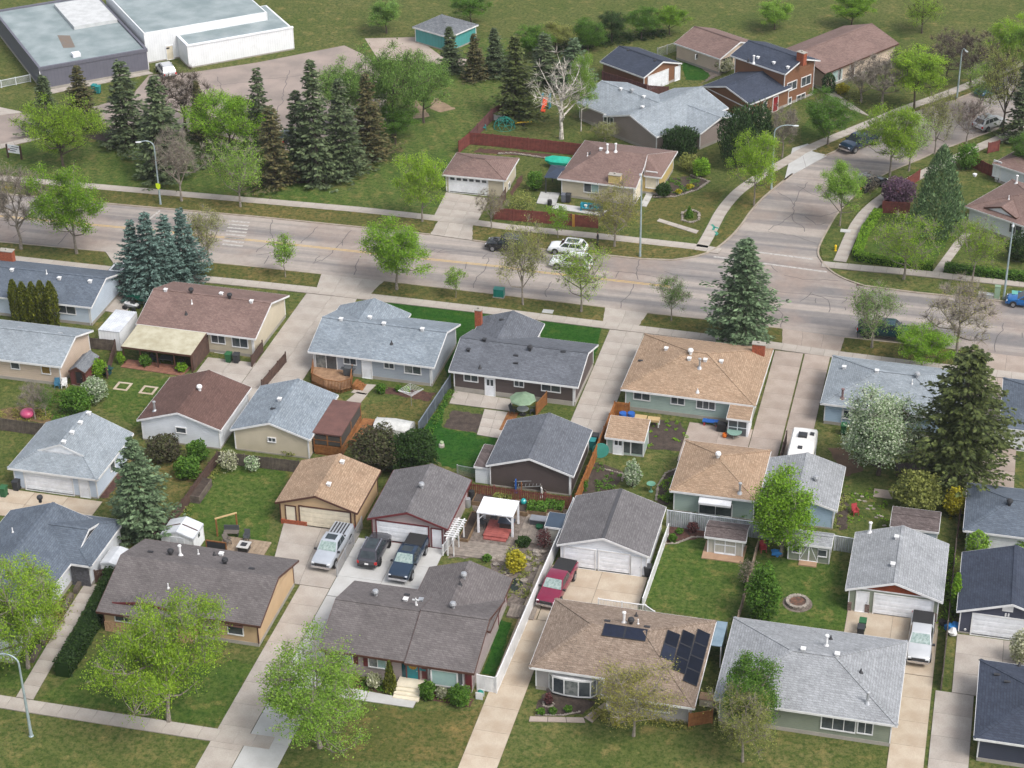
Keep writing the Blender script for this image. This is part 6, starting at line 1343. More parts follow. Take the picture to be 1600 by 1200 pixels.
# ---------------------------------------------------------------- fences
def fence(label, pts, hh, mat, style='board', name='fence', step=2.4, post=None, cap=None, gap=.0, z=0.0):
    """posts and board panels along ground points"""
    P = [at(*p) for p in pts]; o = thing(name, label, 'fence', P[0]); pm = post or mat
    for i in range(len(P)-1):
        a, b = P[i]-P[0], P[i+1]-P[0]; L = (b-a).length; n = max(1, round(L/step)); d = (b-a)/n; ang = math.atan2(d.y, d.x); l = d.length
        for k in range(n+1):
            if k == n and i < len(P)-2: continue
            q = a+d*k; MB().cbox((0, 0, hh/2+.04), .11, .11, hh+.08).build('post', pm, o, loc=q, rz=ang)
        for k in range(n):
            mb = MB(); rg = random.Random(int(abs(P[0].x*37))+k*7+i)
            if style == 'board':
                m = max(3, int((l-.1)/.15)); bw = (l-.11)/m
                for j in range(m): x = .055+j*bw; hj = hh-rg.uniform(0, .05); mb.box(x+.006, x+bw-.006, -.02+.012*(j % 2), .02+.012*(j % 2), .05, hj)
                mb.box(.05, l-.05, .032, .075, hh*.82, hh*.82+.09).box(.05, l-.05, .032, .075, .25, .34)
            elif style == 'picket':
                m = int(l/.19)
                for j in range(m): x = .05+j*(l-.1)/m; mb.box(x, x+.13, -.02-.03*(j % 2), .0-.03*(j % 2), .05, hh-rg.uniform(0, .04))
                mb.box(.05, l-.05, .002, .05, hh*.8, hh*.8+.09).box(.05, l-.05, .002, .05, .25, .34)
            elif style == 'vinyl':
                m = max(2, int(l/.28)); bw = (l-.12)/m
                for j in range(m): mb.box(.06+j*bw+.005, .06+(j+1)*bw-.005, -.02, .02, .1, hh-.06)
                mb.box(.04, l-.04, -.045, .045, hh-.06, hh+.03).box(.04, l-.04, -.04, .04, .05, .16)
            elif style == 'metal':
                m = max(4, int(l/.2)); bw = l/m
                for j in range(m):
                    x = j*bw; mb.idx([(x, 0, .04), (x+bw*.3, -.035, .04), (x+bw*.6, -.035, .04), (x+bw*.9, 0, .04), (x, 0, hh), (x+bw*.3, -.035, hh), (x+bw*.6, -.035, hh), (x+bw*.9, 0, hh)], [(0, 1, 5, 4), (1, 2, 6, 5), (2, 3, 7, 6), (4, 5, 1, 0), (5, 6, 2, 1), (6, 7, 3, 2)])
                mb.box(0, l, -.04, .04, hh, hh+.05)
            elif style == 'rail':
                m = max(4, int(l/.13))
                for j in range(m): x = .05+j*(l-.1)/m; mb.box(x, x+.035, -.015, .02, .12, hh-.04)
                mb.box(0, l, -.05, .05, hh-.05, hh+.02).box(0, l, -.02, .03, .1, .16)
            elif style == 'chain':
                m = int(l/.11)
                for j in range(m): x = j*l/m; mb.box(x, x+.016, -.006, .006, .03, hh)
                for j in range(int(hh/.13)): mb.box(0, l, -.005, .007, .05+j*.13, .062+j*.13)
                mb.tube((0, 0, hh), (l, 0, hh), .028, .028, 6)
            p = mb.build('panel', mat, o, loc=a+d*k, rz=ang); p['kind'] = 'stuff'
    return o
VINYL = PM('white_vinyl', S(222, 222, 222, .9), S(204, 204, 204, .86), sc=1, fine=.05, rough=.5)
BLUEM = PM('blue_grey_metal_fence', S(132, 142, 152, .7), S(112, 122, 132, .66), sc=1, fine=.08, rough=.5)
WMET = PM('white_ribbed_metal', S(212, 216, 220, .85), S(192, 196, 200, .8), sc=1, fine=.06, rough=.45)
ORF = PM('orange_cedar_fence', S(178, 116, 54, .66), S(148, 90, 40, .6), sc=2, fine=.18, rough=.8, rnd=.06)
PURF = PM('mauve_fence_stain', S(132, 84, 82, .6), S(108, 70, 70, .56), sc=2, fine=.16, rough=.85, rnd=.08)
BEIF = PM('beige_fence_wood', S(172, 152, 132, .66), S(140, 122, 106, .6), sc=2, fine=.2, rough=.85, rnd=.08)
fence('red stained fence across the corner backyard below the birch', [(734, 226), (770, 229), (909, 244)], 1.75, REDF)
fence('short red fence piece behind the brown roofed garage', [(717, 240), (734, 226)], 1.75, REDF)
fence('mauve fence climbing from red fence corner beside school lawn', [(735, 225), (768, 190), (800, 170)], 1.75, PURF)
fence('red street fence before the corner house', [(772, 343), (893, 353)], 1.6, REDF)
fence('red street fence piece right of the yellow gate post', [(899, 354), (934, 357)], 1.6, REDF)
fence('brown side fence beside the far garage driveway', [(772, 343), (790, 312)], 1.6, BROWNF)
tag(MB().box(-.14, .14, -.06, .06, 0, 1.55).box(-.14, .14, -.07, .07, 1.5, 1.56).build('gate_post', PM('yellow_wood', S(196, 140, 52, .7)), None, loc=at(896, 354)), 'yellow wooden gate post in the red street fence', 'gate post')
fence('dark red fence under the purple lilac', [(1378, 333), (1420, 335)], 1.6, REDF)
fence('dark red fence running behind the purple lilac', [(1378, 333), (1400, 306), (1436, 282)], 1.5, REDF)
fence('dark red fence beside white house at right', [(1518, 262), (1552, 278)], 1.6, REDF)
fence('small dark red fence by the upper right sidewalk', [(1543, 240), (1560, 236)], 1.5, REDF)
fence('mauve fence along the navy roofed garage', [(941, 128), (1010, 149)], 1.6, PURF)
fence('mauve fence in front of navy garage driveway', [(1012, 148), (1044, 150)], 1.4, PURF)
fence('dark brown fence at the gravel yard', [(1058, 87), (1100, 99), (1120, 106)], 1.6, BROWNF)
fence('chain link fence behind the navy roofed garage', [(1027, 90), (1057, 80)], 1.4, STEEL, 'chain')
fence('grey weathered fence before the white metal shed', [(142, 545), (181, 549)], 1.4, GREYF)
fence('brown fence between left yard and awning patio', [(181, 549), (168, 592)], 1.3, BROWNF)
fence('brown fence beside white metal shed', [(181, 549), (212, 516)], 1.4, BROWNF)
fence('brown fence dividing the wide driveway', [(447, 567), (410, 611)], 1.3, BROWNF)
fence('short brown fence at corner of the cream bungalow', [(411, 550), (394, 574)], 1.4, BROWNF)
fence('grey fence at left edge below the vegetable patch', [(-30, 668), (70, 682)], 1.5, GREYF)
fence('brown fence between spruce yard and green lawn', [(341, 724), (272, 820), (243, 852)], 1.4, BROWNF)
fence('weathered back fence of the green lawn', [(341, 724), (468, 739)], 1.4, GREYF)
fence('blue grey metal fence beside lush lawn', [(704, 606), (655, 680)], 1.5, BLUEM, 'metal')
fence('orange cedar fence beside charcoal roofed garage', [(960, 650), (899, 796)], 1.7, ORF)
fence('orange cedar fence corner by blue barrels', [(960, 650), (983, 652)], 1.7, ORF)
fence('bright red picket fence behind white pergola', [(733, 774), (892, 796)], 1.45, REDF, 'picket')
fence('long white vinyl fence beside the tan driveway', [(896, 803), (776, 1084)], 1.75, VINYL, 'vinyl')
fence('white vinyl gate panel beside the mauve house', [(746, 1078), (774, 1083)], 1.6, VINYL, 'vinyl')
fence('white ribbed metal fence behind the double door shed', [(1042, 822), (1190, 842)], 1.75, WMET, 'metal')
fence('white metal fence piece behind leafy tree', [(1190, 842), (1212, 846)], 1.7, WMET, 'metal')
fence('low white fence beside the white double garage', [(1044, 836), (1004, 952)], 1.2, VINYL, 'vinyl')
fence('beige wooden fence beside fire pit lawn', [(1186, 850), (1160, 948), (1110, 1128)], 1.2, BEIF)
fence('white corrugated fence between green shed and garage', [(1303, 860), (1334, 865)], 1.6, WMET, 'metal')
fence('weathered fence between cedar gable garage and navy garage', [(1492, 862), (1470, 1078)], 1.4, GREYF)
fence('brown fence right of the weathered shed', [(1500, 800), (1493, 856)], 1.5, BROWNF)
fence('dark brown fence between driveway halves by the trailer', [(1228, 694), (1213, 748)], 1.5, BROWNF)
fence('chain link fence between two lower driveways', [(566, 826), (527, 902)], 1.3, STEEL, 'chain')
fence('wire fence behind the lush lawn', [(715, 742), (750, 748)], 1.1, STEEL, 'chain')
fence('brown fence beside slate house metal shed', [(150, 910), (186, 902)], 1.3, BROWNF)
fence('orange brown gate fence at bottom beside solar house', [(1076, 1136), (1112, 1130)], 1.4, CEDAR)
fence('dark deck railing behind the light grey house', [(1255, 999), (1350, 1010)], 1.0, BROWNF, 'rail')
fence('white picket railing behind the solar panel house', [(935, 950), (1008, 960), (1022, 970)], 1.0, VINYL, 'rail')
fence('cedar privacy screen beside mint umbrella', [(838, 650), (854, 632)], 1.5, CEDAR)
fence('white ramp railing at the grey school wing', [(-20, 142), (48, 128)], 1.1, WMET, 'rail')
fence('white arbor rail beside the pergola yard', [(692, 868), (710, 845)], 1.1, VINYL, 'rail')

# ---------------------------------------------------------------- vehicles
CGL = PM('car_glass', (.02, .026, .03), (.035, .045, .05), sc=1.2, fine=.05, rough=.04)
SHADE = PM('windscreen_sunshade', S(190, 206, 200, .6), S(150, 176, 172, .5), sc=5, fine=.2, rough=.25)
RIM = PM('alloy_rim', (.42, .43, .44), (.3, .31, .32), sc=6, fine=.1, rough=.3, metal=.8)
CHROME = PM('chrome', (.7, .7, .72), (.55, .55, .58), sc=5, fine=.05, rough=.15, metal=.9)
LAMP = PM('headlamp_lens', (.75, .77, .8), (.6, .62, .66), sc=5, rough=.1); TAIL = PM('tail_lamp_red', (.5, .02, .02), (.35, .01, .01), sc=4, rough=.15)
PLATE = PM('plate_white', (.7, .7, .7), (.6, .6, .6), sc=20, fine=.1)
def loft(mb, st):
    """st: list of (x, [(y,z)...half section from bottom to top centre])"""
    k = len(st[0][1]); rings = []
    for x, sec in st:
        rings.append([(x, y, z) for y, z in sec]+[(x, -y, z) for y, z in sec[::-1]])
    n = len(rings[0]); v = [p for r in rings for p in r]; f = []
    for i in range(len(rings)-1):
        for j in range(n): f.append((i*n+j, i*n+(j+1) % n, (i+1)*n+(j+1) % n, (i+1)*n+j))
    f.append(tuple(range(n-1, -1, -1))); f.append(tuple((len(rings)-1)*n+j for j in range(n)))
    mb.idx(v, [q[::-1] for q in f])
def car(name, label, kind, col, P, heading, glass=None, cover=None, rack=False, sunroof=False, group=None, chrome=True, stripe=None):
    o = thing(name, label, 'pickup' if kind == 'pickup' else ('car' if kind == 'hatch' else 'SUV'), (P[0], P[1], .05), heading, group)
    if kind == 'pickup': L, W_, hood, belt, roof, c0, c1, c2, c3, wb, wr, zb = 6.3, 2.02, 1.18, 1.25, 1.95, 1.5, .78, -.6, -.85, 3.9, .42, .42
    elif kind == 'suv': L, W_, hood, belt, roof, c0, c1, c2, c3, wb, wr, zb = 4.85, 1.94, 1.05, 1.12, 1.76, 1.05, .35, -1.75, -2.22, 2.85, .37, .32
    else: L, W_, hood, belt, roof, c0, c1, c2, c3, wb, wr, zb = 4.4, 1.82, .92, .98, 1.5, 1.05, .25, -1.45, -2.05, 2.65, .33, .26
    h = W_/2; x1, x0 = L/2, -L/2
    def sec(w, zt, zl, crown=.03): return [(w*.86, zl), (w*.97, zl+.12), (w, zl+.32), (w*.985, zt-.2), (w*.93, zt-.03), (w*.6, zt+crown*.6), (0, zt+crown)]
    rear = belt+(.06 if kind == 'pickup' else 0)
    st = [(x0, sec(h*.9, rear-.12, zb+.12)), (x0+.12, sec(h*.97, rear-.02, zb+.04)), (x0+.6, sec(h, rear, zb)), (c3, sec(h, rear, zb)), (c0-.05, sec(h, belt, zb)), (c0+.1, sec(h*.995, hood+.05, zb)), (x1-.75, sec(h*.985, hood, zb)), (x1-.22, sec(h*.95, hood-.08, zb)), (x1-.06, sec(h*.9, hood-.22, zb+.05)), (x1, sec(h*.84, hood-.34, zb+.12))]
    mb = MB(); loft(mb, st); mb.build('body', col, o, smooth=40)
    wb0, wt = h*.93, h*.78
    lo = [(c0, 0, belt-.02), (c3, 0, rear-.02)]
    v = [(c0, wb0, belt), (c3, wb0, rear), (c3, -wb0, rear), (c0, -wb0, belt), (c1, wt, roof-.05), (c2, wt, roof-.06), (c2, -wt, roof-.06), (c1, -wt, roof-.05), (c1-.12, wt*.82, roof), (c2+.15, wt*.82, roof-.01), (c2+.15, -wt*.82, roof-.01), (c1-.12, -wt*.82, roof)]
    f = [(0, 4, 5, 1), (3, 2, 6, 7), (0, 3, 7, 4), (1, 5, 6, 2), (4, 8, 9, 5), (7, 6, 10, 11), (4, 7, 11, 8), (5, 9, 10, 6), (8, 11, 10, 9), (0, 1, 2, 3)]
    MB().idx(v, [q[::-1] for q in f]).build('cabin', col, o, smooth=30)
    V = [Vector(p) for p in v]
    def pane(q, ins, nm, m, off=.012):
        A = [V[i].copy() for i in q] if isinstance(q[0], int) else q
        c = sum(A, Vector())/len(A); nr = (A[1]-A[0]).cross(A[2]-A[0]).normalized()
        if nr.dot(c-Vector((0, 0, 1.0))) < 0: nr = -nr
        A = [c+(p-c)*ins+nr*off for p in A]; MB().idx(A, [tuple(range(len(A)))]).build(nm, m, o)
    pane((0, 3, 7, 4), .9, 'windscreen', glass or CGL); pane((1, 5, 6, 2), .82, 'rear_window', CGL)
    for s_ in (1, -1):
        a, b, c, d = (V[0], V[1], V[5], V[4]) if s_ > 0 else (V[3], V[2], V[6], V[7])
        cuts = ((.08, .5), (.53, .93)) if kind == 'pickup' else ((.06, .36), (.39, .66), (.69, .92))
        for t0, t1 in cuts:
            q = [a.lerp(b, t0), a.lerp(b, t1), d.lerp(c, t1), d.lerp(c, t0)]
            q = [q[0].lerp(q[3], .08), q[1].lerp(q[2], .08), q[2].lerp(q[1], .1), q[3].lerp(q[0], .1)]; pane(q, 1.0, 'side_window', CGL)
        MB().cbox((c0-.12, s_*(h+.1), belt+.02), .14, .24, .17).build('wing_mirror', DARK if kind == 'pickup' else col, o)
        MB().box(x1-.2, x1-.05, s_*h*.84-.2 if s_ > 0 else s_*h*.84-.02, s_*h*.84+.02 if s_ > 0 else s_*h*.84+.2, hood-.36, hood-.18).build('headlight', LAMP, o)
        MB().box(x0-.012, x0+.1, s_*h*.86-.12, s_*h*.86+.06 if s_ > 0 else s_*h*.86+.12, rear-.42, rear-.14).build('tail_light', TAIL, o)
        for xw in (wb/2+.08, -wb/2+.02):
            MB().lathe([(wr*1.17, 0), (wr*1.17, .012)], 20, (xw, s_*(h+.002)-.006, wr+.05), axis='y').build('wheel_arch', BLACK, o)
            w_ = MB().lathe([(wr*.7, -.11), (wr, -.09), (wr, .09), (wr*.7, .11)], 20, (0, 0, 0), axis='y').build('wheel', BLACK, o, loc=(xw, s_*(h-.06), wr-.02))
            MB().lathe([(wr*.62, -.1), (wr*.66, .0), (wr*.62, .115)], 14, (0, s_*.01, 0), axis='y').build('rim', RIM, w_)
        for k in ((.25, .25+.0),): MB().box(-.1, .06, s_*(h+.012)-.012, s_*(h+.012)+.012, belt-.2, belt-.16).build('door_handle', CHROME if chrome else col, o)
    MB().box(x1-.06, x1+.015, -h*.55, h*.55, hood-.46, hood-.2).build('grille', DARK, o)
    MB().box(x1-.1, x1+.06, -h*.88, h*.88, zb+.08, zb+.3).build('front_bumper', CHROME if chrome and kind == 'pickup' else col, o)
    MB().box(x0-.06, x0+.1, -h*.88, h*.88, zb+.08, zb+.28).build('rear_bumper', DARK if kind != 'pickup' else CHROME, o)
    MB().box(x0-.075, x0, -.17, .17, zb+.34, zb+.46).build('number_plate', PLATE, o)
    if kind == 'pickup' and cover:
        MB().box(x0+.1, c3-.38, -h*.86, h*.86, rear+.03, rear+.075).build('bed_cover', cover, o); MB().box(c3-.38, c3-.02, -h*.84, h*.84, rear-.02, rear+.04).build('bed_liner', BLACK, o)
        if rack:
            for k in range(5): MB().box(x0+.2, c3-.15, -h*.7+k*.3, -h*.7+k*.3+.13, rear+.08, rear+.11).build('rack_slat', DARK, o)
    if sunroof: MB().box(c2+.35, c1-.2, -wt*.62, wt*.62, roof-.008, roof+.012).build('sunroof', CGL, o)
    if kind == 'suv':
        for s_ in (1, -1): MB().beam((c1-.15, s_*wt*.9, roof+.07), (c2+.1, s_*wt*.9, roof+.06), .05, .05).build('roof_rail', CHROME, o)
    if stripe is not None:
        for s_ in (1, -1): MB().box(-1.4, .8, s_*(h+.004)-.008, s_*(h+.004)+.008, belt-.42, belt-.3).build('side_stripe', stripe, o)
    return o
def front(px, py, z, L, hd): p = at(px, py, z); return (p.x-math.cos(hd)*L/2, p.y-math.sin(hd)*L/2)
SIL, NVY, RED_ = paint('silver_paint', S(196, 202, 210, .75), .3), paint('navy_paint', (.012, .03, .06), .22, .8), paint('crimson_paint', (.20, .012, .045), .25)
GRF, WHP, BLK = paint('graphite_paint', (.05, .05, .06), .25), paint('white_car_paint', S(232, 234, 236, .92), .3, .5, 0), paint('black_car_paint', (.012, .014, .018), .22, .8)
TLP, BLU, SLV = paint('dark_teal_paint', (.01, .045, .06), .22), paint('bright_blue_paint', (.01, .12, .36), .25), paint('pale_silver_paint', S(206, 208, 210, .8), .3)
h90 = math.pi/2
car('pickup_truck', 'silver pickup with glass roof and slatted bed rack before peach garage', 'pickup', SIL, front(503, 889, .5, 6.3, -h90), -h90-.04, SHADE, SIL, True, True)
p = at(571, 885, .5); car('parked_car', 'dark grey SUV with its tail to us before mauve garage', 'suv', GRF, (p.x+.1, p.y+2.45), h90, None, None, False, True)
car('pickup_truck', 'navy pickup with black bed cover beside the dark SUV', 'pickup', NVY, front(623, 908, .5, 6.3, -h90), -h90-.03, SHADE, BLACK, False, True)
car('pickup_truck', 'crimson pickup with black bed cover before white garage', 'pickup', RED_, front(858, 949, .5, 6.3, -h90), -h90-.1, SHADE, BLACK)
car('pickup_truck', 'silver pickup with dark bed cover before cedar gable garage', 'pickup', SLV, front(1434, 1037, .5, 6.3, -h90), -h90, SHADE, BLACK)
OR_ = math.pi-.02
def mid(px, py, z=.4): p = at(px, py, z); return (p.x, p.y)
car('parked_car', 'black SUV parked across the street behind olive tree', 'suv', BLK, mid(792, 383, .6), OR_)
o = car('parked_car', 'white SUV parked at the far curb beside the person', 'suv', WHP, mid(888, 388, .6), OR_, None, None, False, True); o.scale = (.93, .93, .93)
car('police_car', 'white patrol SUV stopped beside the parked white SUV', 'suv', WHP, mid(893, 411, .6), OR_, None, None, stripe=PM('dark_blue_stripe', (.05, .06, .1)))
car('pickup_truck', 'dark teal pickup parked on near side behind airy tree', 'pickup', TLP, mid(1386, 518, .7), -.02, None, BLACK)
car('parked_car', 'bright blue car cut by the right frame edge', 'hatch', BLU, mid(1604, 471, .5), OR_)
car('pickup_truck', 'navy pickup parked on the side street curve', 'pickup', NVY, mid(1343, 222, .7), math.radians(236), None, BLACK)
car('parked_car', 'blue hatchback parked near the upper lamp post', 'hatch', BLU, mid(1546, 141, .5), math.radians(231))
car('parked_car', 'silver SUV parked on the side street near right edge', 'suv', SLV, mid(1546, 193, .6), math.radians(51))
car('parked_car', 'silver SUV parked beside the white school hall', 'suv', SLV, mid(259, 110, .6), math.radians(128))
car('parked_car', 'white car with dark sunroof beside blue spruce clump', 'suv', WHP, mid(189, 428, .6), h90, None, None, False, True)
car('parked_car', 'dark car hidden among the school spruces', 'hatch', BLK, mid(455, 214, .5), math.radians(60))
car('parked_car', 'dark SUV at the outer curb behind bare shrub', 'suv', BLK, mid(1358, 287, .6), math.radians(50))
# travel trailer
c = at(1251, 704, 0); tr = thing('travel_trailer', 'white travel trailer parked in the shared driveway', 'trailer', (at(1254, 691, 2.7).x, at(1254, 691, 2.7).y, .05))
mb = MB(); loft(mb, [(-2.7, [(1.1, .9), (1.18, 1.4), (1.18, 2.4), (1.05, 2.62), (0, 2.66)]), (-2.55, [(1.15, .55), (1.22, 1.2), (1.22, 2.5), (1.08, 2.7), (0, 2.74)]), (2.5, [(1.15, .55), (1.22, 1.2), (1.22, 2.5), (1.08, 2.7), (0, 2.74)]), (2.7, [(1.1, .9), (1.18, 1.4), (1.18, 2.3), (1.05, 2.5), (0, 2.54)])])
b_ = mb.build('body', PM('trailer_white', S(226, 224, 220, .9), fine=.05, rough=.4), tr, smooth=35, rz=h90)
MB().cbox((-.1, 1.0, 2.86), .85, .7, .28).build('air_conditioner', DARK, tr); MB().cbox((.75, 1.5, 2.8), .4, .4, .14).build('roof_vent', DARK, tr); MB().cbox((-.1, -1.2, 2.8), .42, .42, .14).build('roof_vent', DARK, tr)
for y_ in (-.5, .5):
    for s_ in (-1, 1): MB().lathe([(.2, -.1), (.36, -.08), (.36, .08), (.2, .1)], 16, (0, 0, 0), axis='y').build('wheel', BLACK, tr, loc=(s_*1.15, y_, .36), rz=h90)
MB().box(-.6, .6, -2.73, -2.68, 1.4, 2.0).build('window', CGL, tr); MB().box(1.2, 1.235, .6, 1.3, .7, 2.3).build('door', WHITE, tr)
for y_ in (-1.2, .0): MB().box(1.2, 1.235, y_-.4, y_+.35, 1.5, 2.0).build('window', CGL, tr)
MB().path([(-.5, 2.6, .5), (0, 3.7, .5), (.5, 2.6, .5)], .05).build('hitch', DARK, tr)
# quad bike and canoe
q = thing('quad_bike', 'small quad bike parked behind the cream bungalow', 'quad bike', at(206, 483), 2.9)
mb = MB(); loft(mb, [(-.85, [(.2, .55), (.3, .7), (0, .78)]), (-.4, [(.3, .45), (.35, .75), (0, .86)]), (.2, [(.28, .4), (.3, .7), (0, .8)]), (.8, [(.25, .5), (.32, .7), (0, .82)])]); mb.build('body', PM('white_plastic', S(206, 206, 206, .8)), q)
for x_ in (-.6, .6):
    for s_ in (-1, 1): MB().lathe([(.12, -.12), (.28, -.1), (.28, .1), (.12, .12)], 12, (0, 0, 0), axis='y').build('wheel', BLACK, q, loc=(x_, s_*.45, .28))
MB().box(-.6, .0, -.16, .16, .86, .96).build('seat', BLACK, q); MB().tube((.3, -.4, 1.05), (.3, .4, 1.05), .025, .025).tube((.3, 0, 1.05), (.45, 0, .75), .03, .03).build('handlebar', DARK, q)
q = thing('canoe', 'green canoe lying behind the cream bungalow', 'canoe', at(216, 470), -.25); mb = MB()
loft(mb, [(-2.3, [(.02, .55), (.04, .6), (0, .66)]), (-1.4, [(.3, .3), (.38, .5), (0, .72)]), (0, [(.36, .25), (.45, .5), (0, .78)]), (1.4, [(.3, .3), (.38, .5), (0, .72)]), (2.3, [(.02, .55), (.04, .6), (0, .66)])]); mb.build('hull', PM('canoe_green', S(40, 150, 120, .7)), q, smooth=50)
for x_ in (-1, 1): MB().box(x_-.06, x_+.06, -.4, .4, 0, .3).build('trestle', CEDAR, q)
# ---------------------------------------------------------------- street lamps
def lamp(label, px, py, hh, arm, az, sign=False, post=None):
    o = thing('street_lamp', label, 'street lamp', at(px, py), az)
    pm = post or PM('lamp_post_grey', S(176, 192, 196, .75), S(156, 172, 176, .7), sc=2, fine=.06, rough=.45, metal=.2)
    MB().lathe([(.2, 0), (.2, .04), (.15, .08), (.14, .5), (.13, .5), (.1, hh*.5), (.075, hh-.9)], 12).build('pole', pm, o, smooth=40)
    if arm:
        pts = [(0, 0, hh-.9)]+[(arm*(1-math.cos(t)), 0, hh-.9+.9*math.sin(t)) for t in [k*math.pi/2/6 for k in range(1, 7)]]+[(arm*1.5, 0, hh-.06)]
        MB().path(pts, [.075]*3+[.055]*(len(pts)-3), 8).build('arm', pm, o, smooth=60); e = (arm*1.5, 0, hh-.1)
    else: e = (0, 0, hh-.88)
    hd = MB(); loft(hd, [(-.05, [(.06, -.05), (.07, 0), (0, .06)]), (.2, [(.14, -.08), (.15, 0), (0, .1)]), (.65, [(.12, -.06), (.12, 0), (0, .07)])]); hd.build('lamp_head', PM('lamp_head_grey', S(200, 204, 204, .8)), o, loc=e, smooth=50)
    if sign: MB().poly([(-.3, -.14, 2.4), (.0, -.14, 2.1), (.3, -.14, 2.4), (.3, -.14, 2.9), (0, -.14, 3.0), (-.3, -.14, 2.9)]).poly([(-.3, -.13, 2.9), (0, -.13, 3.0), (.3, -.13, 2.9), (.3, -.13, 2.4), (0, -.13, 2.1), (-.3, -.13, 2.4)]).build('warning_sign', PM('sign_yellow_green', S(206, 230, 20, .9), fine=.03), o, rz=-az)
    return o
lamp('grey street lamp with yellow green sign before the school', 251, 320, 8.6, 1.0, math.radians(200), True)
lamp('straight grey lamp pole at the corner curb beside parked white cars', 1000, 402, 10.2, .35, math.radians(110))
lamp('curved arm street lamp on the side street curve', 1205, 296, 8.6, 1.5, math.radians(15))
lamp('tall pale lamp pole by the hedge at right', 1568, 468, 9.6, .3, math.radians(-90))
lamp('grey street lamp by the upper sidewalk', 1495, 154, 7.4, .6, math.radians(-60))
lamp('curved street lamp at the lower left corner', 49, 1150, 8.2, 1.0, math.radians(185))
# ---------------------------------------------------------------- person
def person(px, py):
    o = thing('person', 'person in dark shirt and trousers standing behind the white SUV', 'person', at(px, py)+Vector((0, 0, .1)), math.radians(200))
    me = bpy.data.meshes.new('body'); J = [(0, 0, .95), (0, 0, 1.2), (.01, 0, 1.42), (.03, 0, 1.53), (.05, 0, 1.66), (.02, .2, 1.41), (.03, .27, 1.14), (.16, .2, .98), (.02, -.2, 1.41), (-.02, -.27, 1.13), (.12, -.25, .9), (0, .1, .9), (.03, .12, .5), (0, .13, .08), (.14, .14, .04), (0, -.1, .9), (-.02, -.12, .5), (-.05, -.13, .08), (.09, -.14, .04)]
    Ed = [(0, 1), (1, 2), (2, 3), (3, 4), (2, 5), (5, 6), (6, 7), (2, 8), (8, 9), (9, 10), (0, 11), (11, 12), (12, 13), (13, 14), (0, 15), (15, 16), (16, 17), (17, 18)]
    me.from_pydata(J, Ed, []); b = link('body', me, o); sk = b.modifiers.new('skin', 'SKIN'); R_ = [.15, .15, .16, .06, .1, .075, .05, .04, .075, .05, .04, .1, .075, .05, .045, .1, .075, .05, .045]
    lay = me.skin_vertices[0].data if me.skin_vertices else None
    if lay is None: me.skin_vertices; 
    for i, r in enumerate(R_):
        if lay: lay[i].radius = (r, r*.85)
    b.modifiers.new('sub', 'SUBSURF').levels = 1
    m, t, bs = nodes('person_clothes_and_skin'); v = coord(t); sp = N(t, 'ShaderNodeSeparateXYZ'); t.links.new(v, sp.inputs[0])
    c1 = mix(t, ramp(t, sp.outputs[2], .93, .95), (.02, .022, .03), (.015, .015, .018)); c2 = mix(t, ramp(t, sp.outputs[2], 1.5, 1.51), c1, S(196, 150, 124, .7)); t.links.new(c2, bs.inputs['Base Color']); me.materials.append(m)
    MB().blob((.035, 0, 1.73), .1, .09, .08, 3, 9, 6, .04).build('hair', PM('brown_hair', (.04, .028, .02)), o, smooth=60)
    for s_ in (-1, 1): MB().box(-.04, .16, s_*.135-.045, s_*.135+.045, 0, .08).build('shoe', BLACK, o)
    for s_, y_, z_ in ((1, .2, .96), (-1, -.25, .88)):
        mb = MB().blob((.17 if s_ > 0 else .13, y_, z_), .04, .025, .05, 2, 7, 5, .05)
        for k in range(4): mb.tube((.19 if s_ > 0 else .14, y_-.024+k*.016, z_-.03), (.21 if s_ > 0 else .15, y_-.022+k*.015, z_-.1+.008*abs(k-1.5)), .009, .007, 5)
        mb.tube((.18 if s_ > 0 else .14, y_-.03*s_, z_), (.2 if s_ > 0 else .17, y_-.05*s_, z_-.05), .01, .008, 5); mb.build('hand', PM('skin', S(196, 150, 124, .7), fine=.05), o)
person(934, 384)
# ---------------------------------------------------------------- sheds, yard structures and small things
def sized(px, py, z=0.0): return at(px, py, z)
def smallshed(name, label, FL, FR, RR, ze, sh, sd, gable, p=.35, trim=None, cat='shed', found=.08):
    x, y, w, d = eaves(FL, FR, RR, ze); h = B(name, label, cat, x, y, 0); h.w, h.d = w, d
    h.trim = trim or TRIM; h.walls(.12, w-.12, .12, d-.12, ze-.03, sd, gable, p, found)
    if gable == 'x': h.gx(0, w, 0, d, ze, sh, p)
    else: h.gy(0, w, 0, d, ze, sh, p)
    return h
# beige building at the left edge
a = at(95, 573, 2.6); r = at(148, 516, 2.6); d = r.y-a.y
h = B('garage', 'beige sided building with pale blue grey roof at left edge', 'garage', a.x-11, a.y, 0)
h.walls(OV, 11-OV, OV, d-OV, 2.55, SD['beige'], 'x', .36); h.gx(0, 11, 0, d, 2.6, SH['lblue'], .36); h.win('S', 24, 571, .9, .7, 1); h.win('S', 72, 578, .9, .8, 1, glass=PM('amber_curtain', S(150, 120, 50, .6))); h.vent(31, 512, 'flat', STEEL); h.vent(94, 521, 'flat', STEEL)
WM = PM('white_metal_roof', S(216, 220, 224, .78), S(196, 200, 206, .74), sc=1, fine=.05, rough=.4)
def metalroof(h, w, d, z, n=12, tilt=.0):
    MB().box(0, w, 0, d, z, z+.06).build('roof', WM, h.root)
    for k in range(n): x = w*(k+.5)/n; MB().box(x-.03, x+.03, 0, d, z+.06, z+.1).build('roof_rib', WM, h.root)
a = at(153, 516, 2.3); b = at(193, 516, 2.3); r = at(214, 488, 2.3)
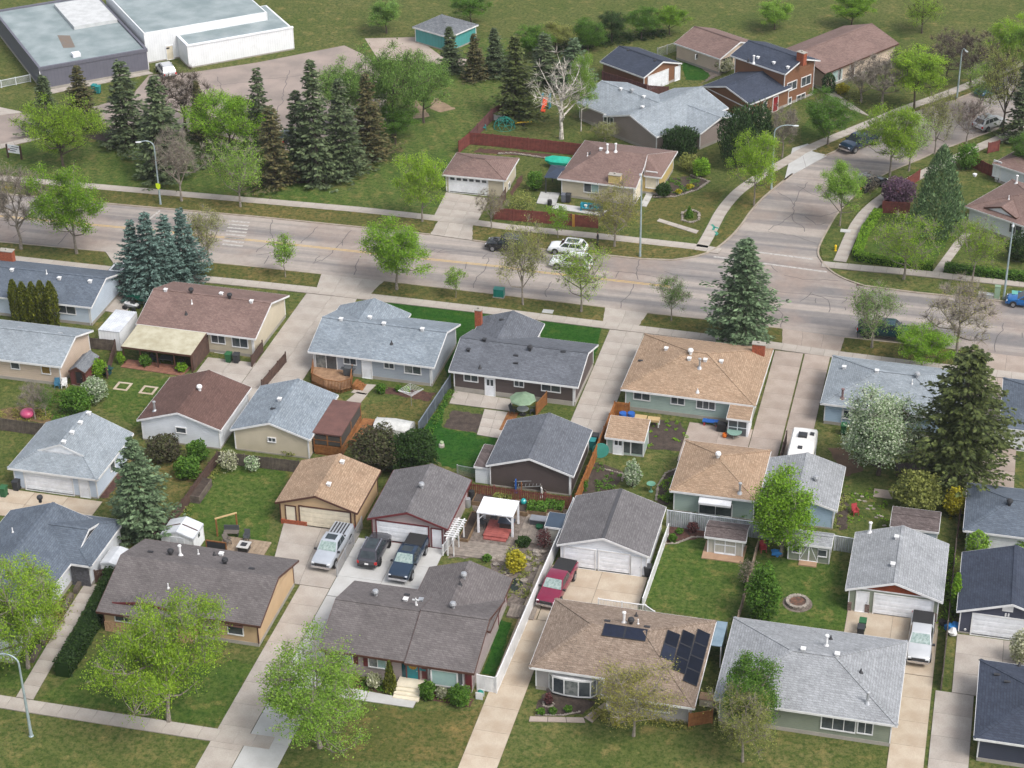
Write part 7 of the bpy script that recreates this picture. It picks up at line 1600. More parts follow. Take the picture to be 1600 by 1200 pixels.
h = B('metal_shed', 'white ribbed metal shed beside cream awning', 'shed', a.x, a.y, 0); w = r.x-a.x; d = r.y-a.y
h.walls(.06, w-.06, .06, d-.06, 2.28, SD['plain'], None, found=.05); metalroof(h, w, d, 2.3, 10)
h = smallshed('garden_shed', 'small red brown garden shed with grey roof in left yard', (107, 579), (138, 584), (150, 556), 1.75, SH['mid'], siding('maroon_boards', S(118, 66, 64, .7), .18, True), 'y', .6, BRTRIM)
h.door('S', 124, 590, .7, 1.4, BLACK)
x, y, w, d = eaves((251, 834), (302, 842), (317, 818), 1.85)
h = B('metal_shed', 'white metal shed with gable roof behind dark brown roof', 'shed', x, y, 0)
h.walls(.06, w-.06, .06, d-.06, 1.82, SD['plain'], 'y', .35, .04); h.gy(0, w, 0, d, 1.85, WM, .35, WM, None)
for k in range(2): MB().box(w*.28+k*w*.22, w*.48+k*w*.22, .03, .065, .1, 1.7).build('sliding_door', WM, h.root)
for k in (-1, 1): MB().beam((w/2+k*.1, d*.5, 1.85+.35*(w/2-.1)+.04), (w/2+k*(w/2-.05), d*.5, 1.85+.02+.04), .12, .05).build('roof_joint', BRTRIM, h.root)
MB().box(w-.07, w-.03, 1.2, 1.6, 1.1, 1.5).build('window', GLASS, h.root)
x, y, w, d = eaves((156, 880), (186, 883), (200, 858), 1.8)
h = B('metal_shed', 'low cream metal shed beside slate roofed house', 'shed', x, y, 0); h.walls(.06, w-.06, .06, d-.06, 1.78, SD['plain'], 'y', .25, .04); h.gy(0, w, 0, d, 1.8, WM, .25, WM, None)
# double door shed, lean roof falling to the front
x, y, w, d = eaves((1101, 837), (1165, 847), (1171, 826), 2.0)
h = B('garden_shed', 'grey garden shed with white double doors on tan deck', 'shed', x, y, 0)
h.walls(.3, w-.3, .3, d-.2, 1.95, SD['shed'], None, found=.1); MB().box(-.1, w-.1, -.7, d, 0, .12).build('platform', PM('tan_deck', S(196, 160, 130, .65)), h.root)
h.gx(0, w, 0, d+.6, 2.0, SH['old'], .55, vr=d*.5); h.S = .3
for k in (-1, 1):
    o = h.opening('S', Vector((w/2+k*.48, .3, 1.08)), .86, 1.75, 'door', WHITE, .06)
    MB().box(-.43, .43, -.04, .02, -.87, .87).build('door_leaf', SD['shed'], o)
    for zz in (-.87, 0, .8): MB().box(-.43, .43, -.07, -.04, zz, zz+.08).build('door_rail', WHITE, o)
# green shed with barn doors
x, y, w, d = eaves((1230, 846), (1298, 856), (1305, 834), 2.0)
h = B('garden_shed', 'grey green shed with white crossed barn doors', 'shed', x, y, 0)
h.walls(.15, w-.15, .2, d-.2, 1.95, SD['green'], 'x', .4, .08); h.gx(0, w, 0, d, 2.0, SH['lgrey'], .4); h.win('S', 1245, 858, .7, .65, 1); h.win('S', 1285, 864, .7, .65, 1)
for k in (-1, 1):
    o = h.opening('S', Vector((w/2+k*.42, .2, 1.0)), .72, 1.7, 'door', WHITE, .06); MB().box(-.36, .36, -.04, .02, -.85, .85).build('door_leaf', SD['green'], o)
    MB().beam((-.34*k, -.05, .85), (.34*k, -.05, -.7), .02, .12).build('door_brace', WHITE, o)
MB().box(w/2-.8, w/2+.8, -.6, .1, 0, .14).build('step', PM('tan_deck', S(196, 160, 130, .65)), h.root)
h = smallshed('garden_shed', 'old shed with weathered brown roof below the pine', (1391, 820), (1466, 834), (1471, 800), 2.1, SH['old'], SD['lblue'], 'x', .25)
# tan roofed greenhouse shed
a = at(945, 683, 2.0); b = at(1006, 693, 2.0); r = at(1012, 664, 2.6)
h = B('garden_shed', 'sage garden shed with tan roof and white glass door', 'shed', a.x, a.y, 0); w = b.x-a.x; d = 3.0
h.walls(.15, w-.15, .35, d-.1, 1.95, SD['sage'], None, found=.06); h.shed(0, w, 0, d, 2.0, 2.75, SH['tan']); MB().box(.15, w-.15, d-.6, d-.1, 1.9, 2.5).build('rear_wall', SD['sage'], h.root); h.S = .35
h.door('S', 966, 703, .9, 1.8, WHITE, lite=True); MB().box(-1.15, 1.15, -.03, .02, -.75, .75).build('open_front', GLASS, h.root, loc=Vector((w-1.4, .35, 1.05))); MB().box(-.06, .06, -.05, .02, -.85, .85).build('post', TRIM, h.root, loc=Vector((w-1.4, .35, 1.0)))
# screened gazebo beside cream garage
c4 = [at(525, 626, 2.5), at(564, 639, 2.4), at(532, 682, 2.4), at(492, 672, 2.5)]
o = thing('gazebo', 'screened wooden gazebo with flat red brown roof', 'gazebo', (c4[3].x, c4[2].y, 0)); L = [(p.x-c4[3].x, p.y-c4[2].y) for p in c4]; w = L[2][0]; d = max(L[0][1], L[1][1])
MB().box(-.1, w+.1, -.1, d+.1, 2.4, 2.55).build('roof', PM('brown_roll_roofing', S(126, 88, 80, .6), S(110, 76, 70, .58), sc=.8, fine=.15, rough=.9), o)
MB().box(0, w, 0, d, 0, .25).build('floor', CEDAR, o)
for x_ in (0, w/2, w):
    for y_ in (0, d/2, d):
        if (x_, y_) != (w/2, d/2): MB().box(x_-.06, x_+.06, y_-.06, y_+.06, .25, 2.4).build('post', CEDAR, o)
SCR = PM('insect_screen', (.05, .045, .04), fine=.1, rough=.8)
for x_ in (0, w/2): MB().box(x_+.08, x_+w/2-.08, -.02, .02, 1.2, 2.25).build('screen', SCR, o); MB().box(x_+.07, x_+w/2-.07, -.05, .05, .2, 1.1).build('railing', CEDAR, o); MB().box(x_+.07, x_+w/2-.07, -.04, .04, 1.68, 1.76).build('rail', CEDAR, o)
for y_ in (0, d/2): MB().box(w-.02, w+.02, y_+.08, y_+d/2-.08, 1.2, 2.25).build('screen', SCR, o); MB().box(w-.05, w+.05, y_+.07, y_+d/2-.07, .2, 1.1).build('railing', CEDAR, o)
MB().box(w+.1, w+1.4, d*.35, d+.4, 0, .6).build('side_deck', CEDAR, o)
# white pergola on red platform, with deck, beds and storage
a, b, r = at(745, 800, 2.3), at(801, 809, 2.3), at(811, 787, 2.3)
o = thing('pergola', 'white pergola roof over red platform', 'pergola', (a.x, a.y, 0)); w = b.x-a.x; d = r.y-b.y
for k in range(9): MB().box(w*k/9+.01, w*(k+1)/9-.01, -.15, d+.15, 2.3, 2.4).build('roof_board', WHITE, o)
for x_ in (.1, w-.1):
    for y_ in (.1, d-.1):
        MB().box(x_-.09, x_+.09, y_-.09, y_+.09, 0, 2.2).build('post', WHITE, o)
    MB().box(x_-.06, x_+.06, 0, d, 2.12, 2.3).build('beam', WHITE, o)
for y_ in (.1, d-.1):
    MB().box(0, w, y_-.05, y_+.05, 2.12, 2.29).build('beam', WHITE, o)
    for s_, x_ in ((1, .18), (-1, w-.18)): MB().beam((x_, y_, 1.6), (x_+s_*.5, y_, 2.12), .08, .1).build('brace', WHITE, o)
o = thing('platform', 'red painted platform under the white pergola', 'platform', (a.x+.7, a.y-.6, 0)); PINK = PM('red_deck_paint', S(182, 100, 92, .66), S(164, 86, 80, .6), sc=2, fine=.12)
for k in range(8): MB().box(.0, w-1.1, k*.33, k*.33+.31, .1, .28).build('board', PINK, o)
MB().box(.1, w-1.2, -.35, -.02, 0, .14).build('step', PINK, o)
o = thing('fire_table', 'dark covered fire table on the red platform', 'table', (a.x+1.75, a.y+.75, .28)); MB().box(0, 1.5, 0, .9, .55, .65).build('table_top', PM('dark_blue_cover', S(62, 72, 88, .6)), o); MB().box(.15, 1.35, .1, .8, 0, .55).build('base', PM('dark_wicker', (.03, .028, .026)), o)
def chair(label, px, py, rz, mat, group=None, name='chair', z=0.0, ad=False):
    o = thing(name, label, 'chair', at(px, py)+Vector((0, 0, z)), rz, group)
    MB().box(-.26, .26, -.26, .26, .38, .44).build('seat', mat, o); mb = MB()
    for k in range(5): mb.beam((-.22+k*.11, .24, .44), (-.22+k*.11, .42 if ad else .34, .98), .08, .03)
    MB().idx([(-.27, .22, .42), (.27, .22, .42), (.27, .40, 1.0), (-.27, .40, 1.0), (-.27, .26, .42), (.27, .26, .42), (.27, .44, 1.0), (-.27, .44, 1.0)], [(0, 1, 2, 3), (7, 6, 5, 4), (0, 4, 5, 1), (3, 2, 6, 7), (0, 3, 7, 4), (1, 5, 6, 2)]).build('backrest', mat, o)
    for x_ in (-.24, .24):
        for y_ in (-.23, .23): MB().box(x_-.03, x_+.03, y_-.03, y_+.03, 0, .4).build('leg', mat, o)
        MB().box(x_-.05, x_+.05, -.28, .3, .62, .66).build('armrest', mat, o)
    return o
DGREY = PM('dark_sling', (.05, .055, .06), fine=.1); WPL = PM('white_resin', S(220, 220, 218, .85)); BPL = PM('blue_resin', S(60, 120, 150, .65)); RPL = PM('red_resin', S(176, 56, 62, .7)); PAT = PM('bronze_sling', S(120, 112, 104, .6))
chair('dark patio chair under pergola', 755, 822, 1.2, DGREY); chair('dark chair behind the fire table', 772, 812, 0, DGREY)
o = thing('deck', 'weathered grey boards around the pergola', 'deck', at(742, 868)); P = [p for p in gp([(694, 862), (742, 868), (800, 852), (830, 862), (870, 822), (830, 800), (808, 840), (742, 838), (715, 842)])]
DG = PM('grey_deck_boards', S(168, 156, 144, .62), S(140, 130, 120, .58), sc=2, fine=.18, rough=.9, rnd=.05)
ox, oy = at(742, 868).x, at(742, 868).y
def boards(o, x0, x1, y0, y1, mat, bw=.3, top=.1, along='y'):
    n = int((x1-x0)/bw) if along == 'y' else int((y1-y0)/bw)
    for k in range(n):
        if along == 'y': MB().box(x0+k*bw+.012, x0+(k+1)*bw-.012, y0, y1, .0, top).build('board', mat, o)
        else: MB().box(x0, x1, y0+k*bw+.012, y0+(k+1)*bw-.012, .0, top).build('board', mat, o)
q0, q1 = at(696, 866), at(800, 846); boards(o, q0.x-ox, q1.x-ox, q0.y-oy, q0.y-oy+2.7, DG, .35, .09, 'x')
q0, q1 = at(806, 846), at(862, 800); boards(o, q0.x-ox, q0.x-ox+3.6, q0.y-oy, q0.y-oy+5.2, DG, .35, .09, 'y')
def bed(label, c, sx, sy, hh=.45, plant=None, mat=None, soil=None):
    o = thing('raised_bed', label, 'planter', at(*c)); m = mat or PM('bed_timber', S(150, 124, 92, .6), S(126, 100, 74, .56), sc=3, fine=.15)
    for bb in ((-sx/2, sx/2, -sy/2, -sy/2+.08), (-sx/2, sx/2, sy/2-.08, sy/2), (-sx/2, -sx/2+.08, -sy/2+.08, sy/2-.08), (sx/2-.08, sx/2, -sy/2+.08, sy/2-.08)): MB().box(*bb, 0, hh).build('side_board', m, o)
    MB().box(-sx/2+.08, sx/2-.08, -sy/2+.08, sy/2-.08, 0, hh-.1).build('soil', soil or SOIL, o)
    if plant:
        SEED[0] += 1; me = plantmesh(shrub(SEED[0], 'box', 900, .15), (sx/2-.05, sy/2-.05), .55); me.materials.append(LF[plant]); link('foliage', me, o, (0, 0, hh-.12))
    return o
bed('raised bed left behind the white pergola', (754, 784), 1.7, 1.6); bed('raised bed in the middle behind the white pergola', (784, 789), 1.7, 1.4, .45, 'olive'); bed('raised bed with teal cover behind the white pergola', (815, 797), 1.6, 2.0, .5); bed('raised bed full of green plants by the red fence', (840, 800), 1.9, 1.3, .5, 'mid'); bed('green raised bed at the white fence end', (866, 798), 1.8, 1.3, .5, 'mid'); bed('long narrow raised bed beside mauve garage', (734, 826), .9, 4.6, .4)
bed('long wooden planter trough beside brown fence', (313, 772), 1.2, 3.2, .8, None, GREYF)
tag(MB().blob((0, 0, .35), .3, .3, .3, 2, 9, 6, .03).build('garden_orb', PM('teal_glaze', S(40, 170, 170, .7), rough=.2), None, loc=at(818, 793)+Vector((0, 0, .35))), 'round teal ornament in raised bed', 'ornament')
def barrel(label, px, py, mat, r=.3, hh=.9, name='barrel', cat='barrel', z=0.0):
    o = thing(name, label, cat, at(px, py)+Vector((0, 0, z))); MB().lathe([(r*.88, 0), (r, hh*.3), (r, hh*.7), (r*.88, hh)], 14).build('body', mat, o, smooth=40); MB().lathe([(r*.93, 0), (r*.93, .04), (r*.5, .06)], 14, (0, 0, hh)).build('lid', mat, o); return o
BLB = PM('blue_plastic', S(30, 96, 180, .7)); barrel('grey rain barrel beside mauve garage', 731, 792, STEEL); barrel('black barrel by the red fence', 737, 780, BLACK)
barrel('left blue rain barrel at cedar fence corner', 973, 660, BLB, .4, 1.1); barrel('right blue rain barrel at cedar fence corner', 986, 660, BLB, .4, 1.1); barrel('blue barrel beside charcoal garage lean to', 760, 752, BLB, .35, .9)
a = at(851, 822, 1.9); h = B('tool_shed', 'narrow white tool shed with navy metal roof', 'shed', a.x, a.y, 0); h.walls(.1, 1.5, .1, 1.9, 1.85, SD['shed'], None, found=.05); h.shed(0, 1.6, 0, 2.0, 1.9, 2.15, PM('navy_metal_roof', S(70, 86, 104, .6), rough=.4), TRIM)
o = thing('storage_box', 'dark grey storage box with pale lid by tool shed', 'storage box', at(828, 821)); MB().box(0, 1.8, 0, .8, 0, .6).build('body', PM('grey_resin', S(80, 84, 92, .6)), o); MB().box(-.04, 1.84, -.04, .84, .6, .7).build('lid', PM('pale_grey_resin', S(144, 148, 156, .65)), o)
tag(MB().lathe([(.3, 0), (.36, .35), (.3, .36), (.3, .3)], 14).build('planter_pot', PM('green_glaze', S(30, 110, 70, .65)), None, loc=at(843, 826)), 'green pot before the tool shed', 'pot')
# white arbor
o = thing('arbor', 'white slanting arbor beside the pergola yard', 'arbor', at(700, 868)); d1 = at(716, 842, 0)-at(700, 868, 0)
for k in range(3):
    q = d1*(k/2); MB().box(q.x-.06, q.x+.06, q.y-.06, q.y+.06, 0, 2.0).build('post', VINYL, o); MB().box(q.x+.5, q.x+.6, q.y-.05, q.y+.05, 0, 2.0).build('post', VINYL, o)
for s_ in (0, .55): MB().beam((s_, -.4, 2.12), (d1.x+s_, d1.y+.4, 2.12), .1, .14).build('rail', VINYL, o)
for k in range(9): q = d1*(k/8); MB().box(q.x-.3, q.x+.85, q.y-.05, q.y+.05, 2.13, 2.2).build('slat', VINYL, o)
# rock garden
rg = random.Random(5)
for i in range(46):
    px, py = rg.uniform(768, 850), rg.uniform(862, 925)
    if px+py*.42 < 1130 or px+.42*py > 1212: continue
    s_ = rg.uniform(.16, .42); tag(MB().blob((0, 0, s_*.3), s_, s_*.8, s_*.55, i, 7, 5, .25).build('rock', STONE, None, loc=at(px, py)), 'weathered rock in the rock garden beside the white fence', 'rock', 'rocks of the rock garden')
flat('pond', 'small dark pond beside the rock garden', [(800, 905), (812, 902), (818, 912), (806, 925), (796, 922)], PM('pond_water', (.02, .03, .035), (.03, .04, .04), rough=.05), .016)
o = thing('deck', 'grey plank footbridge below the pond', 'deck', at(795, 955)); boards(o, 0, 2.4, -.9, .9, DG, .3, .2, 'y')
# lawn furniture behind dark brown roof
o = thing('patio_deck', 'low wooden deck behind the dark brown roof', 'deck', at(370, 862)); boards(o, -1.9, 2.9, -.5, 2.0, PM('worn_deck_boards', S(178, 158, 134, .62), S(154, 134, 112, .58), sc=2, fine=.18, rough=.9, rnd=.05), .35, .12, 'y')
o = thing('swing_frame', 'plain timber swing frame on the green lawn', 'swing frame', at(340, 838)); q = at(371, 828)-at(340, 838)
MB().box(-.06, .06, -.06, .06, 0, 1.9).build('post', CEDAR, o); MB().box(q.x-.06, q.x+.06, q.y-.06, q.y+.06, 0, 1.9).build('post', CEDAR, o); MB().beam((-.1, 0, 2.0), (q.x+.1, q.y, 2.0), .12, .12).build('cross_beam', PM('pale_timber', S(206, 176, 128, .7)), o)
o = thing('privacy_screen', 'dark slatted privacy panel with cedar frame on the deck', 'screen', at(324, 864)+Vector((0, 0, .12))); MB().box(.06, 1.85, -.03, .03, .15, 1.25).build('panel', PM('dark_slats', (.03, .032, .04), rough=.6), o); MB().box(0, 1.9, -.05, .05, 1.25, 1.35).build('top_rail', CEDAR, o)
for x_ in (0, 1.9): MB().box(x_-.05, x_+.05, -.05, .05, 0, 1.3).build('post', CEDAR, o)
o = thing('fire_table', 'square fire table with white rim on wooden deck', 'table', at(382, 861)+Vector((0, 0, .12))); MB().box(-.55, .55, -.55, .55, .55, .63).build('table_top', PM('white_stone_top', S(206, 204, 200, .7)), o); MB().box(-.28, .28, -.28, .28, .63, .66).build('burner', DARK, o); MB().box(-.45, .45, -.45, .45, 0, .55).build('base', DARK, o)
chair('sling patio chair left of square fire table', 356, 852, 1.0, PAT, z=.12); chair('grey patio chair behind square fire table', 386, 846, .1, DGREY, z=.12); o = thing('bench', 'curved back patio bench on the deck', 'bench', at(362, 838)+Vector((0, 0, .12)), .2)
MB().box(-.7, .7, -.3, .3, .36, .44).build('seat', PAT, o); MB().box(-.7, .7, .26, .33, .44, .95).build('backrest', DGREY, o)
for x_ in (-.62, .62): MB().box(x_-.03, x_+.03, -.28, .28, 0, .4).build('leg', DARK, o)
# fire pit
o = thing('fire_pit', 'round stone fire pit on the lawn', 'fire pit', at(1246, 943)); nb = 14
for ring in range(2):
    me = None
    for k in range(nb):
        t = 6.283*(k+.5*ring)/nb; MB().box(-.19, .19, -.15, .15, 0, .16).build('stone_block', STONE, o, loc=(.88*math.cos(t), .88*math.sin(t), ring*.17), rz=t+math.pi/2)
MB().lathe([(.72, 0), (.72, .2)], 20).build('ash_bed', PM('rusty_ash', S(140, 96, 74, .55), S(90, 74, 66, .5), sc=4, fine=.3), o); MB().lathe([(1.3, 0), (1.3, .02)], 24).build('gravel_ring', GRAVEL, o)
# bins
def bin_(label, px, py, mat, rz=0.0, g='wheeled bins'):
    o = thing('wheelie_bin', label, 'bin', at(px, py)+Vector((0, 0, .06)), rz); MB().idx([(-.24, -.28, .05), (.24, -.28, .05), (.24, .28, .05), (-.24, .28, .05), (-.3, -.36, 1.0), (.3, -.36, 1.0), (.3, .36, 1.0), (-.3, .36, 1.0)], [(3, 2, 1, 0), (4, 5, 6, 7), (0, 1, 5, 4), (1, 2, 6, 5), (2, 3, 7, 6), (3, 0, 4, 7)]).build('body', mat, o)
    MB().box(-.32, .32, -.4, .4, 1.0, 1.08).build('lid', mat, o)
    for x_ in (-.26, .26): MB().lathe([(.1, -.03), (.12, 0), (.1, .03)], 10, (0, 0, 0), axis='y').build('wheel', BLACK, o, loc=(x_, .3, .12), rz=math.pi/2)
    return o
GBN, BBN, TBN = PM('green_bin_plastic', S(44, 110, 64, .6)), PM('black_bin_plastic', (.025, .027, .03)), PM('teal_bin_plastic', S(40, 150, 150, .6))
bin_('green bin against cream bungalow wall', 358, 566, GBN); bin_('black bin beside green one at cream bungalow', 370, 567, BBN); bin_('green bin by white garage at left edge', 7, 776, GBN); bin_('black bin beside white garage door', 27, 766, BBN); bin_('green bin near cedar gable garage', 1347, 985, GBN); bin_('black bin near cedar gable garage', 1344, 995, BBN)
bin_('green bin against pale blue bungalow', 1318, 678, GBN); bin_('black bin at white double garage corner', 1012, 900, BBN); bin_('teal bin beside charcoal garage', 926, 702, TBN); bin_('dark bin beside charcoal garage', 930, 694, BBN); bin_('grey bin at corner house wall', 881, 316, PM('grey_bin', (.1, .11, .13))); bin_('dark grey bin at corner house wall', 888, 316, BBN); bin_('teal recycling bin at the school', 148, 144, TBN); bin_('second teal recycling bin at the school', 154, 146, TBN)
barrel('black pot in corner yard', 859, 320, BLACK, .3, .6)
# umbrella and table
o = thing('patio_umbrella', 'mint green patio umbrella behind dark brown house', 'umbrella', at(817, 648)); MB().tube((0, 0, 0), (0, 0, 2.3), .03, .03).build('pole', STEEL, o); MB().lathe([(.35, 0), (.35, .1)], 12).build('base', DARK, o)
n = 8; v = [(0, 0, 2.45)]+[(1.35*math.cos(6.283*k/n), 1.35*math.sin(6.283*k/n), 1.95) for k in range(n)]+[(1.35*math.cos(6.283*k/n), 1.35*math.sin(6.283*k/n), 1.82) for k in range(n)]
for k in range(n): MB().idx([v[0], v[1+k], v[1+(k+1) % n], v[9+k], v[9+(k+1) % n]], [(0, 1, 2), (1, 3, 4, 2), (2, 1, 0)]).build('canopy_panel', PM('mint_canvas', S(176, 204, 172, .72), S(160, 188, 156, .7), sc=2, fine=.05), o)
o = thing('patio_table', 'round patio table under mint umbrella', 'table', at(817, 648)); MB().lathe([(.6, .68), (.62, .72)], 16).build('table_top', STEEL, o)
for k in range(4): MB().tube((.45*math.cos(k*1.57), .45*math.sin(k*1.57), 0), (.4*math.cos(k*1.57), .4*math.sin(k*1.57), .68), .02, .02).build('leg', DARK, o)
chair('dark chair left of umbrella table', 802, 646, 1.3, DGREY); chair('dark chair right of umbrella table', 832, 646, -1.3, DGREY)
def bbq(label, px, py, mat, z=0.0, rz=0.0):
    o = thing('barbecue', label, 'barbecue', at(px, py)+Vector((0, 0, z)), rz); MB().box(-.45, .45, -.28, .28, .1, .8).build('cart', mat, o); mb = MB(); loft(mb, [(-.4, [(.28, .8), (.28, .95), (.15, 1.1), (0, 1.12)]), (.4, [(.28, .8), (.28, .95), (.15, 1.1), (0, 1.12)])]); mb.build('hood', mat, o, smooth=40)
    for s_ in (-1, 1): MB().box(s_*.62-.16, s_*.62+.16, -.25, .25, .78, .82).build('side_shelf', mat, o)
    for s_ in (-1, 1): MB().lathe([(.08, -.03), (.1, 0), (.08, .03)], 10, (0, 0, 0), axis='y').build('wheel', BLACK, o, loc=(s_*.4, 0, .1))
    return o
bbq('dark covered barbecue on the rounded deck', 545, 594, DGREY, .6); bbq('green barbecue in the left yard', 167, 585, PM('dark_teal_cover', S(20, 80, 84, .6))); bbq('black covered barbecue beside glass porch', 1127, 674, BLACK)
# clothes dryer
o = thing('clothes_dryer', 'rotary clothes dryer frame on the lawn', 'clothes dryer', at(643, 634)); MB().tube((0, 0, 0), (0, 0, 1.8), .03, .03).build('pole', STEEL, o); T4 = [(1.3*math.cos(k*1.5708+.35), 1.3*math.sin(k*1.5708+.35), 1.9) for k in range(4)]
for q in T4: MB().tube((0, 0, 1.55), q, .02, .02).build('arm', STEEL, o)
for f in (.4, .55, .7, .85, 1.0):
    mb = MB()
    for k in range(4): p, q = Vector(T4[k])*f, Vector(T4[(k+1) % 4])*f; p.z = q.z = 1.55+.35*f; mb.tube(p, q, .012, .012, 4)
    mb.build('line', TRIM, o)
# white dome cover
o = thing('dome_cover', 'white fabric covered frame on the back lawn', 'cover', at(616, 674)); mb = MB(); mb2 = [(-1.9, [(.95, 0), (.95, .7), (.6, 1.05), (0, 1.15)]), (0, [(1.0, 0), (1.0, .8), (.65, 1.15), (0, 1.25)]), (1.9, [(.95, 0), (.95, .7), (.6, 1.05), (0, 1.15)])]; loft(mb, mb2); mb.build('fabric', PM('white_tarp', S(214, 214, 210, .75), S(196, 196, 192, .7), sc=2, fine=.08, rough=.6), o, smooth=40)
for x_ in (-1.9, 1.9): MB().path([(x_, -.97, 0), (x_, -.97, .7), (x_, -.6, 1.08), (x_, 0, 1.18), (x_, .6, 1.08), (x_, .97, .7), (x_, .97, 0)], .03).build('hoop', STEEL, o)
# street furniture
def ubox(label, px, py, sx, sy, sz, mat): o = thing('utility_box', label, 'utility box', at(px, py)+Vector((0, 0, .09))); MB().box(-sx/2-.08, sx/2+.08, -sy/2-.08, sy/2+.08, 0, .08).build('plinth', FOUND, o); MB().box(-sx/2, sx/2, -sy/2, sy/2, .08, sz).build('cabinet', mat, o); MB().box(-sx/2-.03, sx/2+.03, -sy/2-.03, sy/2+.03, sz, sz+.06).build('lid', mat, o); return o
TBX = PM('teal_utility_paint', S(30, 140, 124, .65), S(24, 124, 112, .62), sc=2, fine=.06, rough=.4)
ubox('teal utility box on the near curb strip', 780, 464, 1.15, .8, .95, TBX); ubox('teal utility box beside right lamp pole', 1587, 470, 1.0, .8, .9, PM('pale_teal_box', S(110, 186, 172, .65))); ubox('tall pale green utility cabinet by right lamp pole', 1557, 467, .6, .5, 1.5, PM('pale_green_box', S(150, 178, 150, .65))); ubox('low grey utility vault by right lamp pole', 1540, 466, 1.6, .6, .45, PM('vault_grey', S(176, 180, 180, .65)))
o = thing('fire_hydrant', 'yellow fire hydrant at the side street corner', 'hydrant', at(1305, 393)+Vector((0, 0, .09))); HY = PM('hydrant_yellow', S(226, 190, 20, .8)); MB().lathe([(.17, 0), (.17, .05), (.12, .07), (.12, .55), (.16, .57), (.16, .62), (.13, .72), (.04, .8)], 12).build('barrel', HY, o, smooth=40)
for s_ in (-1, 1): MB().lathe([(.07, 0), (.07, .1)], 8, (0, s_*.12 if s_ > 0 else -.22, .42), axis='y').build('nozzle', HY, o)
for lab, px, py in (('pale concrete cover on the near curb strip', 856, 488), ('pale concrete cover beside side street curb', 1321, 362)): tag(MB().box(-.6, .6, -.4, .4, 0, .14).build('vault_cover', CONCN, None, loc=at(px, py)), lab, 'cover')
o = thing('school_sign', 'school name board on two brown posts', 'sign', at(13, 246)); q = at(34, 249)-at(13, 246); WPO = PM('brown_post', S(80, 54, 42, .6))
for p in ((0, 0), (q.x, q.y)): MB().box(p[0]-.1, p[0]+.1, p[1]-.1, p[1]+.1, 0, 1.9).build('post', WPO, o)
MB().beam((.12, 0, 1.85), (q.x-.1, q.y, 1.85), .08, 1.1).build('board', WHITE, o)
for k in range(3): MB().beam((.35, -.05, 1.7-k*.28), (q.x*(.9-.12*k), q.y*.9-.05, 1.7-k*.28), .02, .1).build('text_line', PM('sign_blue_grey', S(70, 74, 100, .6)), o)
MB().lathe([(.16, 0), (.16, .03)], 14, (.32, -.07, 1.2), axis='y').build('emblem', PM('sign_red', S(190, 120, 130, .7)), o)
# playground and corner yard
o = thing('climbing_dome', 'teal climbing dome in the fenced backyard', 'climber', at(788, 199)); TP = PM('teal_pipe', S(20, 140, 124, .65)); mb = MB()
rings = [[(1.5*math.cos(ph)*math.cos(6.283*k/8+.39*j), 1.5*math.cos(ph)*math.sin(6.283*k/8+.39*j), 1.45*math.sin(ph)) for k in range(8)] for j, ph in enumerate((0, .5, 1.0, 1.4))]
for j in range(4):
    m_ = MB()
    for k in range(8):
        m_.tube(rings[j][k], rings[j][(k+1) % 8], .035, .035, 5)
        if j < 3: m_.tube(rings[j][k], rings[j+1][k], .035, .035, 5).tube(rings[j][(k+1) % 8], rings[j+1][k], .035, .035, 5)
    m_.build('pipe_ring', TP, o)
o = thing('toy_slide', 'orange and teal plastic play slide under the birch', 'slide', at(852, 170)); OPL = PM('orange_plastic', S(230, 84, 40, .75)); MB().idx([(-.3, -1.4, .2), (.3, -1.4, .2), (.3, 0, 1.3), (-.3, 0, 1.3), (-.3, -1.4, .1), (.3, -1.4, .1), (.3, 0, 1.15), (-.3, 0, 1.15)], [(0, 1, 2, 3), (7, 6, 5, 4), (0, 4, 5, 1), (1, 5, 6, 2), (2, 6, 7, 3), (3, 7, 4, 0)]).build('chute', OPL, o)
for x_ in (-.5, .5): MB().box(x_-.08, x_+.08, 0, 1.0, 0, 1.9).build('side_panel', PM('toy_teal', S(40, 140, 160, .65)), o)
MB().box(-.5, .5, .1, .9, 1.2, 1.3).build('platform', OPL, o)
o = thing('toy_seesaw', 'yellow toy seesaw on the fenced lawn', 'toy', at(818, 196), .3); MB().beam((-1.1, 0, .45), (1.1, 0, .6), .2, .1).build('beam', PM('toy_yellow', S(220, 180, 40, .75)), o); MB().box(-.15, .15, -.2, .2, 0, .42).build('base', DARK, o)
o = thing('storage_box', 'white storage box beside the climbing dome', 'storage box', at(778, 186)); MB().box(-.8, .8, -.5, .5, 0, .75).build('body', WPL, o); MB().box(-.85, .85, -.55, .55, .75, .85).build('lid', WPL, o)
chair('teal toy chair at mauve fence', 756, 203, .5, TBN); barrel('teal play tunnel barrel below olive spruce', 816, 178, TP, .5, .9)
o = thing('gazebo', 'navy roofed gazebo beside the corner house', 'gazebo', at(853, 302)); NR = PM('navy_gazebo_roof', S(58, 70, 90, .6), fine=.06, rough=.45); MB().idx([(-.2, -.2, 2.2), (3.0, -.2, 2.2), (3.0, 3.8, 2.2), (-.2, 3.8, 2.2), (1.0, 1.8, 2.75), (1.8, 1.8, 2.75)], [(0, 1, 5, 4), (1, 2, 5), (2, 3, 4, 5), (3, 0, 4)]).build('roof', NR, o)
for x_ in (0, 2.8):
    for y_ in (0, 3.6): MB().box(x_-.06, x_+.06, y_-.06, y_+.06, 0, 2.2).build('post', DARK, o)
